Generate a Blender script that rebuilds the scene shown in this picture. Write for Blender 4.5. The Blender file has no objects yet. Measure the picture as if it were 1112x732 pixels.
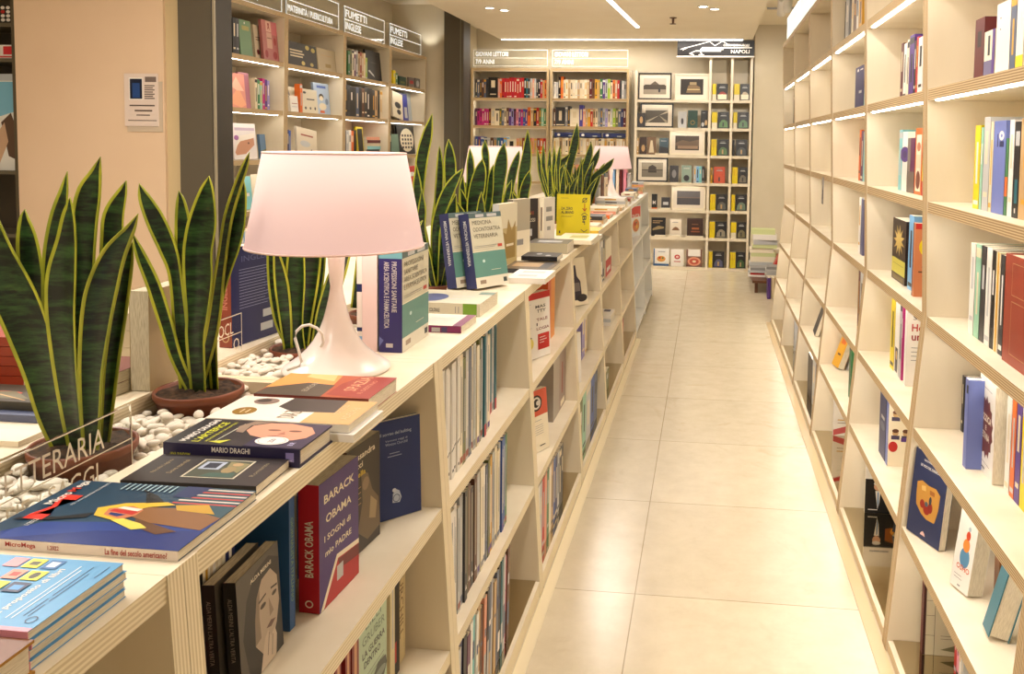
import bpy, bmesh, math, random
from mathutils import Vector, Matrix

SC = bpy.context.scene
COL = SC.collection
PI = math.pi
R = math.radians

# ------------------------------------------------------------------ camera model (photo frame 1112 x 732)
F, PX, PY = 950.0, 661.85, 217.26
CX = Vector((0.99359906, 0.02186271, -0.11082834))
CD = Vector((0.11200661, -0.06319731, 0.99169583))
CU = Vector((0.0146771, -0.99776156, -0.06524156))
EYE = Vector((0, 0, 1.45))


def ray(x, y):
    r = Vector(((x - PX) / F, (y - PY) / F, 1.0))
    return Vector((r.dot(CX), r.dot(CD), r.dot(CU)))


def at(x, y, axis, v):
    w = ray(x, y)
    return EYE + w * ((v - EYE[axis]) / w[axis])


def at_z(x, y, z): return at(x, y, 2, z)
def at_y(x, y, Y): return at(x, y, 1, Y)
def at_x(x, y, X): return at(x, y, 0, X)


def px_of(p):
    q = Vector(p) - EYE
    c = Vector([q.x * CX[i] + q.y * CD[i] + q.z * CU[i] for i in range(3)])
    return PX + F * c.x / c.z, PY + F * c.y / c.z


def y_for(px, X, z):
    """depth Y at which the line (X, *, z) crosses the image column px"""
    lo, hi = 0.3, 14.0
    f0 = px_of((X, lo, z))[0] - px
    for _ in range(50):
        m = (lo + hi) / 2
        fm = px_of((X, m, z))[0] - px
        if (fm > 0) == (f0 > 0): lo, f0 = m, fm
        else: hi = m
    return (lo + hi) / 2


# ------------------------------------------------------------------ materials
MATS = {}


def S(c):
    """sRGB 0-255 -> linear"""
    return tuple((v / 255 / 12.92) if v / 255 <= 0.04045 else ((v / 255 + 0.055) / 1.055) ** 2.4 for v in c)


def new_mat(name):
    m = bpy.data.materials.new(name)
    m.use_nodes = True
    nt = m.node_tree
    b = nt.nodes['Principled BSDF']
    return m, nt, b


PAL = dict(white=(236, 230, 222), cream=(226, 210, 178), ivory=(238, 226, 200), black=(22, 20, 22), charcoal=(52, 50, 54),
           grey=(140, 138, 138), silver=(190, 190, 190), navy=(28, 38, 92), blue=(44, 82, 160), sky=(120, 175, 220), periwinkle=(110, 124, 190),
           teal=(28, 104, 118), aqua=(130, 196, 200), green=(60, 120, 72), mint=(150, 200, 172), lime=(160, 190, 50), olive=(110, 112, 60),
           yellow=(232, 206, 20), mustard=(214, 160, 40), orange=(226, 110, 40), red=(190, 34, 32), maroon=(92, 16, 22), pink=(232, 150, 170),
           magenta=(190, 30, 120), purple=(84, 50, 130), lavender=(150, 140, 200), brown=(98, 60, 38), tan=(196, 160, 112), salmon=(228, 158, 130),
           rust=(150, 62, 40), plum=(96, 34, 80), slate=(88, 98, 122), pistachio=(208, 214, 156))


def paint(c, rough=0.42, metal=0.0):
    if isinstance(c, str): key, rgb = c, PAL[c]
    else: key, rgb = 'c%d_%d_%d' % tuple(c), c
    k = '%s_%.2f_%.1f' % (key, rough, metal)
    if k in MATS: return MATS[k]
    m, nt, b = new_mat('paint_' + k)
    b.inputs['Base Color'].default_value = (*S(rgb), 1)
    b.inputs['Roughness'].default_value = rough
    b.inputs['Metallic'].default_value = metal
    MATS[k] = m
    return m


def emit(name, rgb, strength):
    if name in MATS: return MATS[name]
    m, nt, b = new_mat(name)
    b.inputs['Base Color'].default_value = (*rgb, 1)
    b.inputs['Emission Color'].default_value = (*rgb, 1)
    b.inputs['Emission Strength'].default_value = strength
    MATS[name] = m
    return m


def noise_mat(name, c1, c2, scale, rough=0.5, stretch=(1, 1, 1), detail=3, bump=0.0, lo=0.35, hi=0.65):
    m, nt, b = new_mat(name)
    N = nt.nodes.new; L = nt.links.new
    tc = N('ShaderNodeTexCoord'); mp = N('ShaderNodeMapping'); mp.inputs['Scale'].default_value = stretch
    nz = N('ShaderNodeTexNoise'); nz.inputs['Scale'].default_value = scale; nz.inputs['Detail'].default_value = detail
    cr = N('ShaderNodeValToRGB')
    cr.color_ramp.elements[0].position = lo; cr.color_ramp.elements[1].position = hi
    cr.color_ramp.elements[0].color = (*S(c1), 1); cr.color_ramp.elements[1].color = (*S(c2), 1)
    L(tc.outputs['Object'], mp.inputs[0]); L(mp.outputs[0], nz.inputs[0]); L(nz.outputs[0], cr.inputs[0]); L(cr.outputs[0], b.inputs['Base Color'])
    b.inputs['Roughness'].default_value = rough
    if bump:
        bp = N('ShaderNodeBump'); bp.inputs['Strength'].default_value = bump; bp.inputs['Distance'].default_value = 0.002
        L(nz.outputs[0], bp.inputs['Height']); L(bp.outputs[0], b.inputs['Normal'])
    MATS[name] = m
    return m


def band_mat(name, c1, c2, axis, scale, rough=0.55, distort=0.6):
    """layered plywood / page edges: bands across one axis of the object"""
    m, nt, b = new_mat(name)
    N = nt.nodes.new; L = nt.links.new
    tc = N('ShaderNodeTexCoord'); w = N('ShaderNodeTexWave'); w.wave_type = 'BANDS'; w.bands_direction = axis
    w.inputs['Scale'].default_value = scale; w.inputs['Distortion'].default_value = distort; w.inputs['Detail'].default_value = 2
    w.inputs['Detail Scale'].default_value = 0.6
    cr = N('ShaderNodeValToRGB'); cr.color_ramp.elements[0].position = 0.25; cr.color_ramp.elements[1].position = 0.75
    cr.color_ramp.elements[0].color = (*S(c1), 1); cr.color_ramp.elements[1].color = (*S(c2), 1)
    L(tc.outputs['Object'], w.inputs[0]); L(w.outputs[0], cr.inputs[0]); L(cr.outputs[0], b.inputs['Base Color'])
    b.inputs['Roughness'].default_value = rough
    MATS[name] = m
    return m


LAM = noise_mat('birch_laminate', (228, 214, 188), (237, 225, 202), 5, 0.42, (1.5, 1.5, .25), 4)
EDGE_H = band_mat('ply_edge_horizontal', (158, 126, 84), (214, 190, 148), 'Z', 55, .6)
EDGE_V = band_mat('ply_edge_vertical', (158, 126, 84), (214, 190, 148), 'Y', 55, .6)
EDGE_VX = band_mat('ply_edge_vertical_x', (176, 146, 104), (220, 196, 152), 'X', 55, .6)
EDGE_HP = band_mat('ply_edge_pale_horizontal', (214, 196, 158), (240, 226, 196), 'Z', 52, .55)
EDGE_VP = band_mat('ply_edge_pale_vertical', (214, 196, 158), (240, 226, 196), 'Y', 52, .55)
PAGES = noise_mat('page_edges', (214, 202, 178), (238, 228, 206), 60, 0.8, (14, 1, 1), 2)
PAGES_G = noise_mat('page_edges_grey', (176, 164, 138), (206, 196, 170), 60, 0.8, (14, 1, 1), 2)

# mirror-polished bottom panel
mm, _nt, _b = new_mat('polished_panel')
_b.inputs['Base Color'].default_value = (*S((206, 194, 168)), 1); _b.inputs['Metallic'].default_value = 1; _b.inputs['Roughness'].default_value = 0.05
MIRROR = mm


# ------------------------------------------------------------------ mesh builder
class MB:
    def __init__(self):
        self.v, self.f, self.m, self.s, self.mats = [], [], [], [], []

    def mi(self, m):
        if isinstance(m, (str, tuple)): m = paint(m)
        if m not in self.mats: self.mats.append(m)
        return self.mats.index(m)

    def face(self, pts, m, smooth=False):
        i = len(self.v)
        self.v += [tuple(p) for p in pts]
        self.f.append(tuple(range(i, i + len(pts)))); self.m.append(self.mi(m)); self.s.append(smooth)

    def mesh(self, verts, faces, m, smooth=False, M=None):
        i = len(self.v)
        self.v += [tuple(M @ Vector(p)) if M else tuple(p) for p in verts]
        k = self.mi(m)
        for f in faces:
            self.f.append(tuple(a + i for a in f)); self.m.append(k); self.s.append(smooth)

    def box(self, x0, x1, y0, y1, z0, z1, m, faces=None, M=None):
        """faces: optional dict like {'x+': mat}"""
        if x0 > x1: x0, x1 = x1, x0
        if y0 > y1: y0, y1 = y1, y0
        if z0 > z1: z0, z1 = z1, z0
        V = [(x0, y0, z0), (x1, y0, z0), (x1, y1, z0), (x0, y1, z0), (x0, y0, z1), (x1, y0, z1), (x1, y1, z1), (x0, y1, z1)]
        if M: V = [tuple(M @ Vector(p)) for p in V]
        i = len(self.v); self.v += V
        for k, q in (('z-', (0, 3, 2, 1)), ('z+', (4, 5, 6, 7)), ('y-', (0, 1, 5, 4)), ('y+', (2, 3, 7, 6)), ('x-', (3, 0, 4, 7)), ('x+', (1, 2, 6, 5))):
            self.f.append(tuple(a + i for a in q)); self.m.append(self.mi((faces or {}).get(k, m))); self.s.append(False)

    def prism_y(self, prof, y0, y1, m, edge=None):
        """(x,z) profile extruded along Y; edge(i) gives the material of side i"""
        n = len(prof)
        a = sum(prof[i][0] * prof[(i + 1) % n][1] - prof[(i + 1) % n][0] * prof[i][1] for i in range(n))
        if a < 0: prof = prof[::-1]
        i = len(self.v)
        self.v += [(x, y0, z) for x, z in prof] + [(x, y1, z) for x, z in prof]
        self.f.append(tuple(i + k for k in range(n))); self.m.append(self.mi(m)); self.s.append(False)
        self.f.append(tuple(i + n + k for k in reversed(range(n)))); self.m.append(self.mi(m)); self.s.append(False)
        for k in range(n):
            a_, b_ = prof[k], prof[(k + 1) % n]
            nx, nz = (b_[1] - a_[1]), -(b_[0] - a_[0])
            mm_ = m
            if edge:
                r = edge(nx / (math.hypot(nx, nz) + 1e-9), nz, a_, b_)
                if r: mm_ = r
            self.f.append((i + (k + 1) % n, i + k, i + n + k, i + n + (k + 1) % n)); self.m.append(self.mi(mm_)); self.s.append(False)

    def lathe(self, prof, m, n=32, c=(0, 0, 0), smooth=True, closed=False):
        i = len(self.v)
        for r, z in prof:
            for k in range(n):
                a = 2 * PI * k / n
                self.v.append((c[0] + r * math.cos(a), c[1] + r * math.sin(a), c[2] + z))
        kk = self.mi(m)
        P = len(prof)
        for j in range(P if closed else P - 1):
            for k in range(n):
                j2 = (j + 1) % P
                self.f.append((i + j * n + k, i + j * n + (k + 1) % n, i + j2 * n + (k + 1) % n, i + j2 * n + k)); self.m.append(kk); self.s.append(smooth)

    def disc(self, r, z, m, n=32, c=(0, 0, 0), down=False):
        pts = [(c[0] + r * math.cos(2 * PI * k / n), c[1] + r * math.sin(2 * PI * k / n), c[2] + z) for k in range(n)]
        self.face(pts[::-1] if down else pts, m)

    def tube(self, pts, r, m, n=8, caps=True):
        pts = [Vector(p) for p in pts]
        rs = r if isinstance(r, (list, tuple)) else [r] * len(pts)
        rings = []
        up = Vector((0, 0, 1))
        for k, p in enumerate(pts):
            d = (pts[min(k + 1, len(pts) - 1)] - pts[max(k - 1, 0)]).normalized()
            a = d.cross(up)
            if a.length < 1e-3: a = d.cross(Vector((1, 0, 0)))
            a.normalize(); b = d.cross(a)
            rings.append([p + (a * math.cos(2 * PI * j / n) + b * math.sin(2 * PI * j / n)) * rs[k] for j in range(n)])
        i = len(self.v); kk = self.mi(m)
        for rg in rings: self.v += [tuple(q) for q in rg]
        for k in range(len(pts) - 1):
            for j in range(n):
                self.f.append((i + k * n + j, i + k * n + (j + 1) % n, i + (k + 1) * n + (j + 1) % n, i + (k + 1) * n + j)); self.m.append(kk); self.s.append(True)
        if caps:
            self.f.append(tuple(i + j for j in range(n))); self.m.append(kk); self.s.append(False)
            e = i + (len(pts) - 1) * n
            self.f.append(tuple(e + j for j in reversed(range(n)))); self.m.append(kk); self.s.append(False)

    def data(self, name):
        me = bpy.data.meshes.new(name)
        me.from_pydata(self.v, [], self.f)
        for m in self.mats: me.materials.append(m)
        me.polygons.foreach_set('material_index', self.m)
        me.polygons.foreach_set('use_smooth', self.s)
        me.validate(); me.update()
        return me

    def build(self, name, parent=None, M=None, bevel=0):
        me = self.data(name)
        bm = bmesh.new(); bm.from_mesh(me)
        bmesh.ops.remove_doubles(bm, verts=bm.verts, dist=1e-6)
        bmesh.ops.recalc_face_normals(bm, faces=bm.faces) if bevel >= 0 and not getattr(self, 'keep', False) else None
        bm.to_mesh(me); bm.free()
        o = bpy.data.objects.new(name, me); COL.objects.link(o)
        if M: o.matrix_world = M
        if parent: o.parent = parent
        if bevel > 0:
            b = o.modifiers.new('bevel', 'BEVEL'); b.width = bevel; b.segments = 2; b.limit_method = 'ANGLE'
        return o


LABELS = {}


def tag(o, label=None, cat=None, group=None, kind=None):
    if label:
        o['label'] = label
        n = len(label.split())
        if cat and (n < 4 or n > 16): print('LABEL WORDS', n, label)
        if cat:
            if label in LABELS and not (group and LABELS[label] == group and group.startswith('loose')): print('DUP LABEL', label)
            LABELS[label] = group
    if cat: o['category'] = cat
    if group: o['group'] = group
    if kind: o['kind'] = kind
    return o


def thing(name, label, cat, loc=(0, 0, 0), rz=0, group=None, M=None):
    o = bpy.data.objects.new(name, None); COL.objects.link(o)
    o.empty_display_size = 0.05
    if M: o.matrix_world = M
    else: o.location = loc; o.rotation_euler = (0, 0, rz)
    return tag(o, label, cat, group)


def struct(name, mb, bevel=0):
    o = mb.build(name, bevel=bevel); o['kind'] = 'structure'
    return o


# ------------------------------------------------------------------ lettering
TXT = {}


def text_mesh(s, bold=False):
    k = (s, bold)
    if k in TXT: return TXT[k]
    cu = bpy.data.curves.new('t', 'FONT'); cu.body = s; cu.resolution_u = 2
    if bold: cu.offset = 0.018
    o = bpy.data.objects.new('t', cu); COL.objects.link(o)
    dg = bpy.context.evaluated_depsgraph_get(); dg.update()
    me = o.evaluated_get(dg).to_mesh()
    vs = [tuple(v.co) for v in me.vertices]; fs = [tuple(p.vertices) for p in me.polygons]
    o.evaluated_get(dg).to_mesh_clear()
    bpy.data.objects.remove(o); bpy.data.curves.remove(cu)
    x0 = min(v[0] for v in vs); x1 = max(v[0] for v in vs); y0 = min(v[1] for v in vs); y1 = max(v[1] for v in vs)
    vs = [((v[0] - x0) / (x1 - x0), (v[1] - y0) / (y1 - y0)) for v in vs]
    TXT[k] = (vs, fs)
    return TXT[k]


def draw(mb, art, O, U, V, W, H, lift=0.00004):
    """flat art on the plane O + u*U + v*V; u in 0..W, v in 0..H; art in fractions.
    rect x0 y0 x1 y1 col | poly pts col | ell cx cy rx ry col | text s x y w h col [rot deg] [bold]"""
    N = U.cross(V).normalized()
    lv = 0.0

    def P(u, v): return tuple(O + U * (u * W) + V * (v * H) + N * (0.00025 + lv))
    for a in art:
        k = a[0]
        if k == 'rect':
            _, x0, y0, x1, y1, c = a
            mb.face([P(x0, y0), P(x1, y0), P(x1, y1), P(x0, y1)], c)
        elif k == 'poly':
            pts = a[1]
            ar = sum(pts[i][0] * pts[(i + 1) % len(pts)][1] - pts[(i + 1) % len(pts)][0] * pts[i][1] for i in range(len(pts)))
            if ar < 0: pts = pts[::-1]
            mb.face([P(*p) for p in pts], a[2])
        elif k == 'ell':
            _, cx, cy, rx, ry, c = a[:6]
            n = 20
            mb.face([P(cx + rx * math.cos(2 * PI * i / n), cy + ry * math.sin(2 * PI * i / n)) for i in range(n)], c)
        elif k == 'ring':
            _, cx, cy, rx, ry, w, c = a
            n = 20
            for i in range(n):
                t0, t1 = 2 * PI * i / n, 2 * PI * (i + 1) / n
                mb.face([P(cx + rx * math.cos(t0), cy + ry * math.sin(t0)), P(cx + rx * math.cos(t1), cy + ry * math.sin(t1)),
                         P(cx + (rx - w) * math.cos(t1), cy + (ry - w * W / H) * math.sin(t1)), P(cx + (rx - w) * math.cos(t0), cy + (ry - w * W / H) * math.sin(t0))], c)
        elif k == 'line':
            _, x0, y0, x1, y1, w, c = a
            dx, dy = (x1 - x0) * W, (y1 - y0) * H
            l = math.hypot(dx, dy); nx, ny = -dy / l * w / 2, dx / l * w / 2
            mb.face([P(x0 - nx / W, y0 - ny / H), P(x1 - nx / W, y1 - ny / H), P(x1 + nx / W, y1 + ny / H), P(x0 + nx / W, y0 + ny / H)], c)
        elif k == 'text':
            _, s, x, y, w, h, c = a[:7]
            rot = a[7] if len(a) > 7 else 0
            bold = a[8] if len(a) > 8 else False
            vs, fs = text_mesh(s, bold)
            if rot == 90:
                # reads upwards; w = extent along v, h = extent along u ; x,y = lower-left corner of the box
                q = [P(x + h * (1 - b), y + w * a_) for a_, b in vs]
            elif rot == -90:
                q = [P(x + h * b, y + w * (1 - a_)) for a_, b in vs]
            else:
                q = [P(x + w * a_, y + h * b) for a_, b in vs]
            i = len(mb.v); mb.v += q; kk = mb.mi(c)
            for f in fs:
                # keep the winding outwards
                mb.f.append(tuple(i + j for j in f)); mb.m.append(kk); mb.s.append(False)
        lv += lift


# ------------------------------------------------------------------ books
KINDS = [('journals in', 'journal'), ('magazine', 'magazine'), ('back shelf', 'storybook'), ('comic', 'comic book'), ('left wall', 'picture book'), ('narrow columns', 'guidebook'), ('Naples', 'guidebook'),
         ('cookbook', 'cookbook'), ('exam manuals', 'manual'), ('paperback', 'paperback')]


def book(label, t, h, d, col, M, group='books', spine_col=None, back_col=None, front=(), spine=(), back=(), hard=False,
         simple=False, cat='book', pages=None, name='book'):
    """local frame: spine at y=0 facing -Y, fore edge at y=d, front cover at x=+t/2, foot at z=0"""
    pages = pages or PAGES
    for key, kind in KINDS:
        if cat == 'book' and (key in group or key in label): name, cat = kind.replace(' ', '_'), kind; break
    fc = paint(col) if not hasattr(col, 'node_tree') else col
    sc = paint(spine_col) if spine_col is not None else fc
    bc = paint(back_col) if back_col is not None else fc
    b = 0.0025 if hard else 0.0006
    ins = 0.003 if hard else 0.0008
    b = min(b, t * .25)
    cv = MB(); cv.keep = True
    cv.box(t / 2 - b, t / 2, 0, d, 0, h, fc)
    cv.box(-t / 2, -t / 2 + b, 0, d, 0, h, bc)
    cv.box(-t / 2, t / 2, -b * .3, b, 0, h, sc)
    if front: draw(cv, front, Vector((t / 2, 0, 0)), Vector((0, 1, 0)), Vector((0, 0, 1)), d, h)
    if back: draw(cv, back, Vector((-t / 2, d, 0)), Vector((0, -1, 0)), Vector((0, 0, 1)), d, h)
    if spine: draw(cv, spine, Vector((-t / 2, -b * .3, 0)), Vector((1, 0, 0)), Vector((0, 0, 1)), t, h)
    if simple:
        cv.box(-t / 2 + b, t / 2 - b, b, d - ins, ins, h - ins, pages)
        o = cv.build(name, M=M)
        return tag(o, label, cat, group)
    e = thing(name, label, cat, M=M, group=group)
    cv.build('cover', e)
    pg = MB(); pg.box(-t / 2 + b, t / 2 - b, b, d - ins, ins, h - ins, pages)
    pg.build('page_block', e)
    return e


def T(x, y, z): return Matrix.Translation((x, y, z))
def RZ(a): return Matrix.Rotation(R(a), 4, 'Z')
def RY(a): return Matrix.Rotation(R(a), 4, 'Y')
def RX(a): return Matrix.Rotation(R(a), 4, 'X')


ORD = ['first', 'second', 'third', 'fourth', 'fifth', 'sixth', 'seventh', 'eighth', 'ninth', 'tenth', 'eleventh', 'twelfth', 'thirteenth',
       'fourteenth', 'fifteenth', 'sixteenth', 'seventeenth', 'eighteenth', 'nineteenth', 'twentieth', 'twenty-first', 'twenty-second',
       'twenty-third', 'twenty-fourth', 'twenty-fifth', 'twenty-sixth', 'twenty-seventh', 'twenty-eighth', 'twenty-ninth', 'thirtieth',
       'thirty-first', 'thirty-second', 'thirty-third', 'thirty-fourth', 'thirty-fifth']


def lab_spine(col, h, rng):
    """plain unreadable spine furniture: a label block and rules"""
    alt = rng.choice(['white', 'cream', 'black', 'mustard', 'silver'])
    if alt == col: alt = 'charcoal'
    k = rng.random()
    if k < .3: return [('rect', .2, .15, .8, .2, alt), ('rect', .3, .5, .7, .85, alt)]
    if k < .6: return [('rect', .35, .3, .65, .8, alt), ('rect', .1, .05, .9, .1, alt)]
    if k < .8: return [('rect', 0, .86, 1, .96, alt), ('rect', .35, .25, .65, .7, alt)]
    return [('rect', .3, .55, .7, .8, alt)]
# ================================================================== ROOM
# floor of large pale stone tiles 1.3 x 0.735 m
m, nt, b = new_mat('stone_tiles')
N = nt.nodes.new; L = nt.links.new
tc = N('ShaderNodeTexCoord'); mp = N('ShaderNodeMapping')
mp.inputs['Location'].default_value = (0.203, -2.726 + .735 * 4, 0)
L(tc.outputs['Object'], mp.inputs[0])
br = N('ShaderNodeTexBrick'); br.offset = 0; br.squash = 1; br.inputs['Scale'].default_value = 1
br.inputs['Brick Width'].default_value = 1.3; br.inputs['Row Height'].default_value = 0.735
br.inputs['Mortar Size'].default_value = 0.0022; br.inputs['Mortar Smooth'].default_value = 0.3
br.inputs['Color1'].default_value = (1, 1, 1, 1); br.inputs['Color2'].default_value = (.93, .93, .93, 1); br.inputs['Mortar'].default_value = (.55, .5, .42, 1)
L(mp.outputs[0], br.inputs['Vector'])
nz = N('ShaderNodeTexNoise'); nz.inputs['Scale'].default_value = 9; nz.inputs['Detail'].default_value = 8; nz.inputs['Roughness'].default_value = .7
L(tc.outputs['Object'], nz.inputs[0])
cr = N('ShaderNodeValToRGB'); cr.color_ramp.elements[0].position = .3; cr.color_ramp.elements[1].position = .7
cr.color_ramp.elements[0].color = (*S((212, 198, 170)), 1); cr.color_ramp.elements[1].color = (*S((226, 213, 187)), 1)
L(nz.outputs[0], cr.inputs[0])
n2 = N('ShaderNodeTexNoise'); n2.inputs['Scale'].default_value = 2.6; n2.inputs['Detail'].default_value = 12; n2.inputs['Distortion'].default_value = 2.5
L(tc.outputs['Object'], n2.inputs[0])
c2 = N('ShaderNodeValToRGB'); c2.color_ramp.elements[0].position = .62; c2.color_ramp.elements[1].position = .74
c2.color_ramp.elements[0].color = (1, 1, 1, 1); c2.color_ramp.elements[1].color = (.9, .86, .8, 1)
L(n2.outputs[0], c2.inputs[0])
mx = N('ShaderNodeMix'); mx.data_type = 'RGBA'; mx.blend_type = 'MULTIPLY'; mx.inputs[0].default_value = 1
L(cr.outputs[0], mx.inputs[6]); L(br.outputs[0], mx.inputs[7])
mx2 = N('ShaderNodeMix'); mx2.data_type = 'RGBA'; mx2.blend_type = 'MULTIPLY'; mx2.inputs[0].default_value = 1
L(mx.outputs[2], mx2.inputs[6]); L(c2.outputs[0], mx2.inputs[7]); L(mx2.outputs[2], b.inputs['Base Color'])
b.inputs['Roughness'].default_value = 0.24
TILE = m
WALL = noise_mat('warm_wall_paint', (214, 202, 176), (220, 208, 184), 3, .8)
PINKW = noise_mat('warm_pillar_paint', (226, 196, 164), (230, 201, 170), 2, .8)
CEIL = noise_mat('ceiling_paint', (240, 228, 206), (243, 232, 211), 3, .85)
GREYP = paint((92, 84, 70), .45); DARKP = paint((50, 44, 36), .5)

mb = MB(); mb.box(-5.5, 2.2, -1.5, 10.6, -.05, 0, TILE); struct('floor', mb)
ZC = 2.63
mb = MB(); mb.box(-2.42, .47, -1.5, 10.06, ZC, ZC + .22, CEIL); struct('ceiling', mb)
mb = MB(); mb.box(-5.5, -2.42, -1.5, 10.6, 2.80, 2.88, CEIL); mb.box(.47, 2.2, -1.5, 10.6, 2.80, 2.88, CEIL); mb.box(-2.42, .47, 10.06, 10.6, 2.80, 2.88, CEIL)
struct('ceiling_upper', mb)
mb = MB(); mb.box(-5.5, 2.2, 10.40, 10.55, 0, 2.8, WALL); struct('wall_back', mb)
mb = MB(); mb.box(.50, 1.2, 10.08, 10.40, 0, 2.8, WALL); struct('wall_back_return', mb)
mb = MB(); mb.box(.905, 1.05, -1.5, 10.08, 0, 2.8, WALL); struct('wall_right', mb)
mb = MB(); mb.box(-3.25, -3.17, 4.5, 8.56, 0, 2.8, WALL); struct('wall_left', mb)
# wall return past the left wall bookcases, with the second grey pillar
a = at_y(484.3, 60, 8.56).x
mb = MB(); mb.box(-3.25, a, 8.56, 8.74, 0, 2.8, WALL); mb.box(-3.25, -2.80, 8.74, 10.4, 0, 2.8, WALL); struct('wall_left_return', mb)
c0 = at_y(505, 60, 8.55).x
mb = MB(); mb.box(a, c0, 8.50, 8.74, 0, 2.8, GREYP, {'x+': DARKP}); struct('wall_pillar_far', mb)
mb = MB(); mb.box(c0 - .035, c0 - .028, 8.492, 8.502, 0, 2.8, paint((130, 122, 104))); struct('trim_1', mb)
# near pillar: pinkish wall, beige strip, grey panel, dark side
y0 = 4.35
xa, xb, xc, xd = (at_y(v, 100, y0).x for v in (17.5, 178.3, 195.6, 231.5))
mb = MB(); mb.box(xa, xb, y0, y0 + .3, 0, 2.8, PINKW); struct('wall_pillar_near', mb)
mb = MB(); mb.box(xb, xc, y0 + .02, y0 + .3, 0, 2.8, paint((206, 184, 142), .7)); struct('trim_2', mb)
ye = y_for(252.5, xd, 1.7)
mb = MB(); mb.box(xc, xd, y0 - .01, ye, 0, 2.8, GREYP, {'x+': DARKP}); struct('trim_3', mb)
mb = MB(); mb.box(xd, xd + .012, y0 + .0, y0 + .012, 0, 2.8, paint((160, 148, 124))); struct('trim_4', mb)
# base strips beside the bookcases
mb = MB(); mb.box(-.498, -.465, -.5, 6.4, 0, .004, paint((236, 222, 190), .3)); struct('baseboard_left', mb)
mb = MB(); mb.box(.50, .538, -.5, 7.2, 0, .004, paint((214, 190, 148), .3)); struct('baseboard_right', mb)
# wall behind and beside the camera closes the shop
mb = MB(); mb.box(-5.5, 2.2, -1.6, -1.5, 0, 2.8, WALL); struct('wall_front', mb)
mb = MB(); mb.box(-5.5, -5.42, -1.5, 10.4, 0, 2.8, WALL); struct('wall_far_left', mb)

# ---- ceiling fittings
LEDW = emit('led_white', (1.0, .95, .87), 9)


def led_bar(label, p, q, w, s=9, z=ZC):
    p, q = Vector(p), Vector(q); c = (p + q) / 2; l = (q - p).length; ang = math.atan2(q.y - p.y, q.x - p.x)
    e = thing('ceiling_light', label, 'ceiling light', (c.x, c.y, z), ang, 'linear lights in the ceiling')
    mb = MB(); mb.box(-l / 2 - .012, l / 2 + .012, -w / 2 - .012, w / 2 + .012, -.004, 0, 'white'); mb.build('frame', e)
    mb = MB(); mb.box(-l / 2, l / 2, -w / 2, w / 2, -.008, -.003, LEDW); mb.build('diffuser', e)


led_bar('slanting white linear light recessed in the ceiling above the far aisle', (-.90, 6.2, 0), (-.74, 8.95, 0), .035)
led_bar('long white light slot where the ceiling meets the back wall', (-2.40, 10.02, 0), (.36, 10.02, 0), .05)
for i, (x, y, w_) in enumerate(((-1.25, 4.6, 'nearest'), (-.15, 2.4, 'middle'), (-1.25, .4, 'rearmost'))):  # out-of-view bars added to light the shop
    led_bar('added unseen linear light above the shop, %s of the three overhead' % w_, (x - .02, y - .9, 0), (x + .02, y + .9, 0), .06)
led_bar('added unseen linear light over the counters left of the camera', (-2.25, 1.6, 0), (-2.25, 3.0, 0), .06)  # another unseen bar, added to brighten the left side


def downlight(label, x, y, n=2):
    e = thing('ceiling_spotlight', label, 'spotlight', (x, y, ZC), 0, 'recessed twin spotlights')
    for k in range(n):
        mb = MB(); dx = -.05 + .1 * k; dy = -.07 + .14 * k
        mb.lathe([(.048, 0), (.05, -.006), (.04, -.008), (.036, 0)], 'white', 20, (dx, dy, 0)); mb.build('trim_ring', e)
        mb = MB(); mb.disc(.037, -.004, emit('spot_face', (1, .95, .85), 12), 20, (dx, dy, 0), True); mb.build('lamp_face', e)


downlight('twin recessed spotlight above the potted snake plants', -1.9, 7.74)
downlight('twin recessed spotlight near the middle of the far ceiling', -.02, 7.7)
e = thing('fire_sprinkler', 'small dark sprinkler head hanging from the ceiling', 'sprinkler', (-.353, 8.3, ZC))
mb = MB(); mb.lathe([(.035, 0), (.035, -.006), (.012, -.01), (.01, -.05), (.004, -.055)], 'brown', 16); mb.build('body', e)
mb = MB(); mb.lathe([(.002, -.056), (.03, -.058), (.03, -.062), (.002, -.064)], 'brown', 12); mb.build('deflector', e)
e = thing('air_vent', 'dark slotted air vent set in the ceiling above the snake plants', 'vent', (-2.2, 6.95, ZC))
mb = MB(); mb.box(-.14, .14, -.06, .06, -.006, 0, 'brown'); mb.build('frame', e)
mb = MB()
for k in range(8): mb.box(-.125 + k * .033, -.108 + k * .033, -.045, .045, -.011, -.005, 'black')
mb.build('slats', e)


def track_spot(label, x, y, z, aim):
    e = thing('track_spotlight', label, 'spotlight', (x, y, z), 0, 'spotlights on the wall rail')
    d = Vector(aim).normalized()
    mb = MB(); mb.tube([(0, 0, .16), (0, 0, .06)], .006, 'white'); mb.build('stem', e)
    mb = MB(); mb.tube([d * -.09, d * .09], .036, 'white', 16); mb.build('housing', e)
    mb = MB(); mb.tube([d * .088, d * .093], .03, emit('spot_face', (1, .95, .85), 12), 16); mb.build('lamp_face', e)


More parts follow.
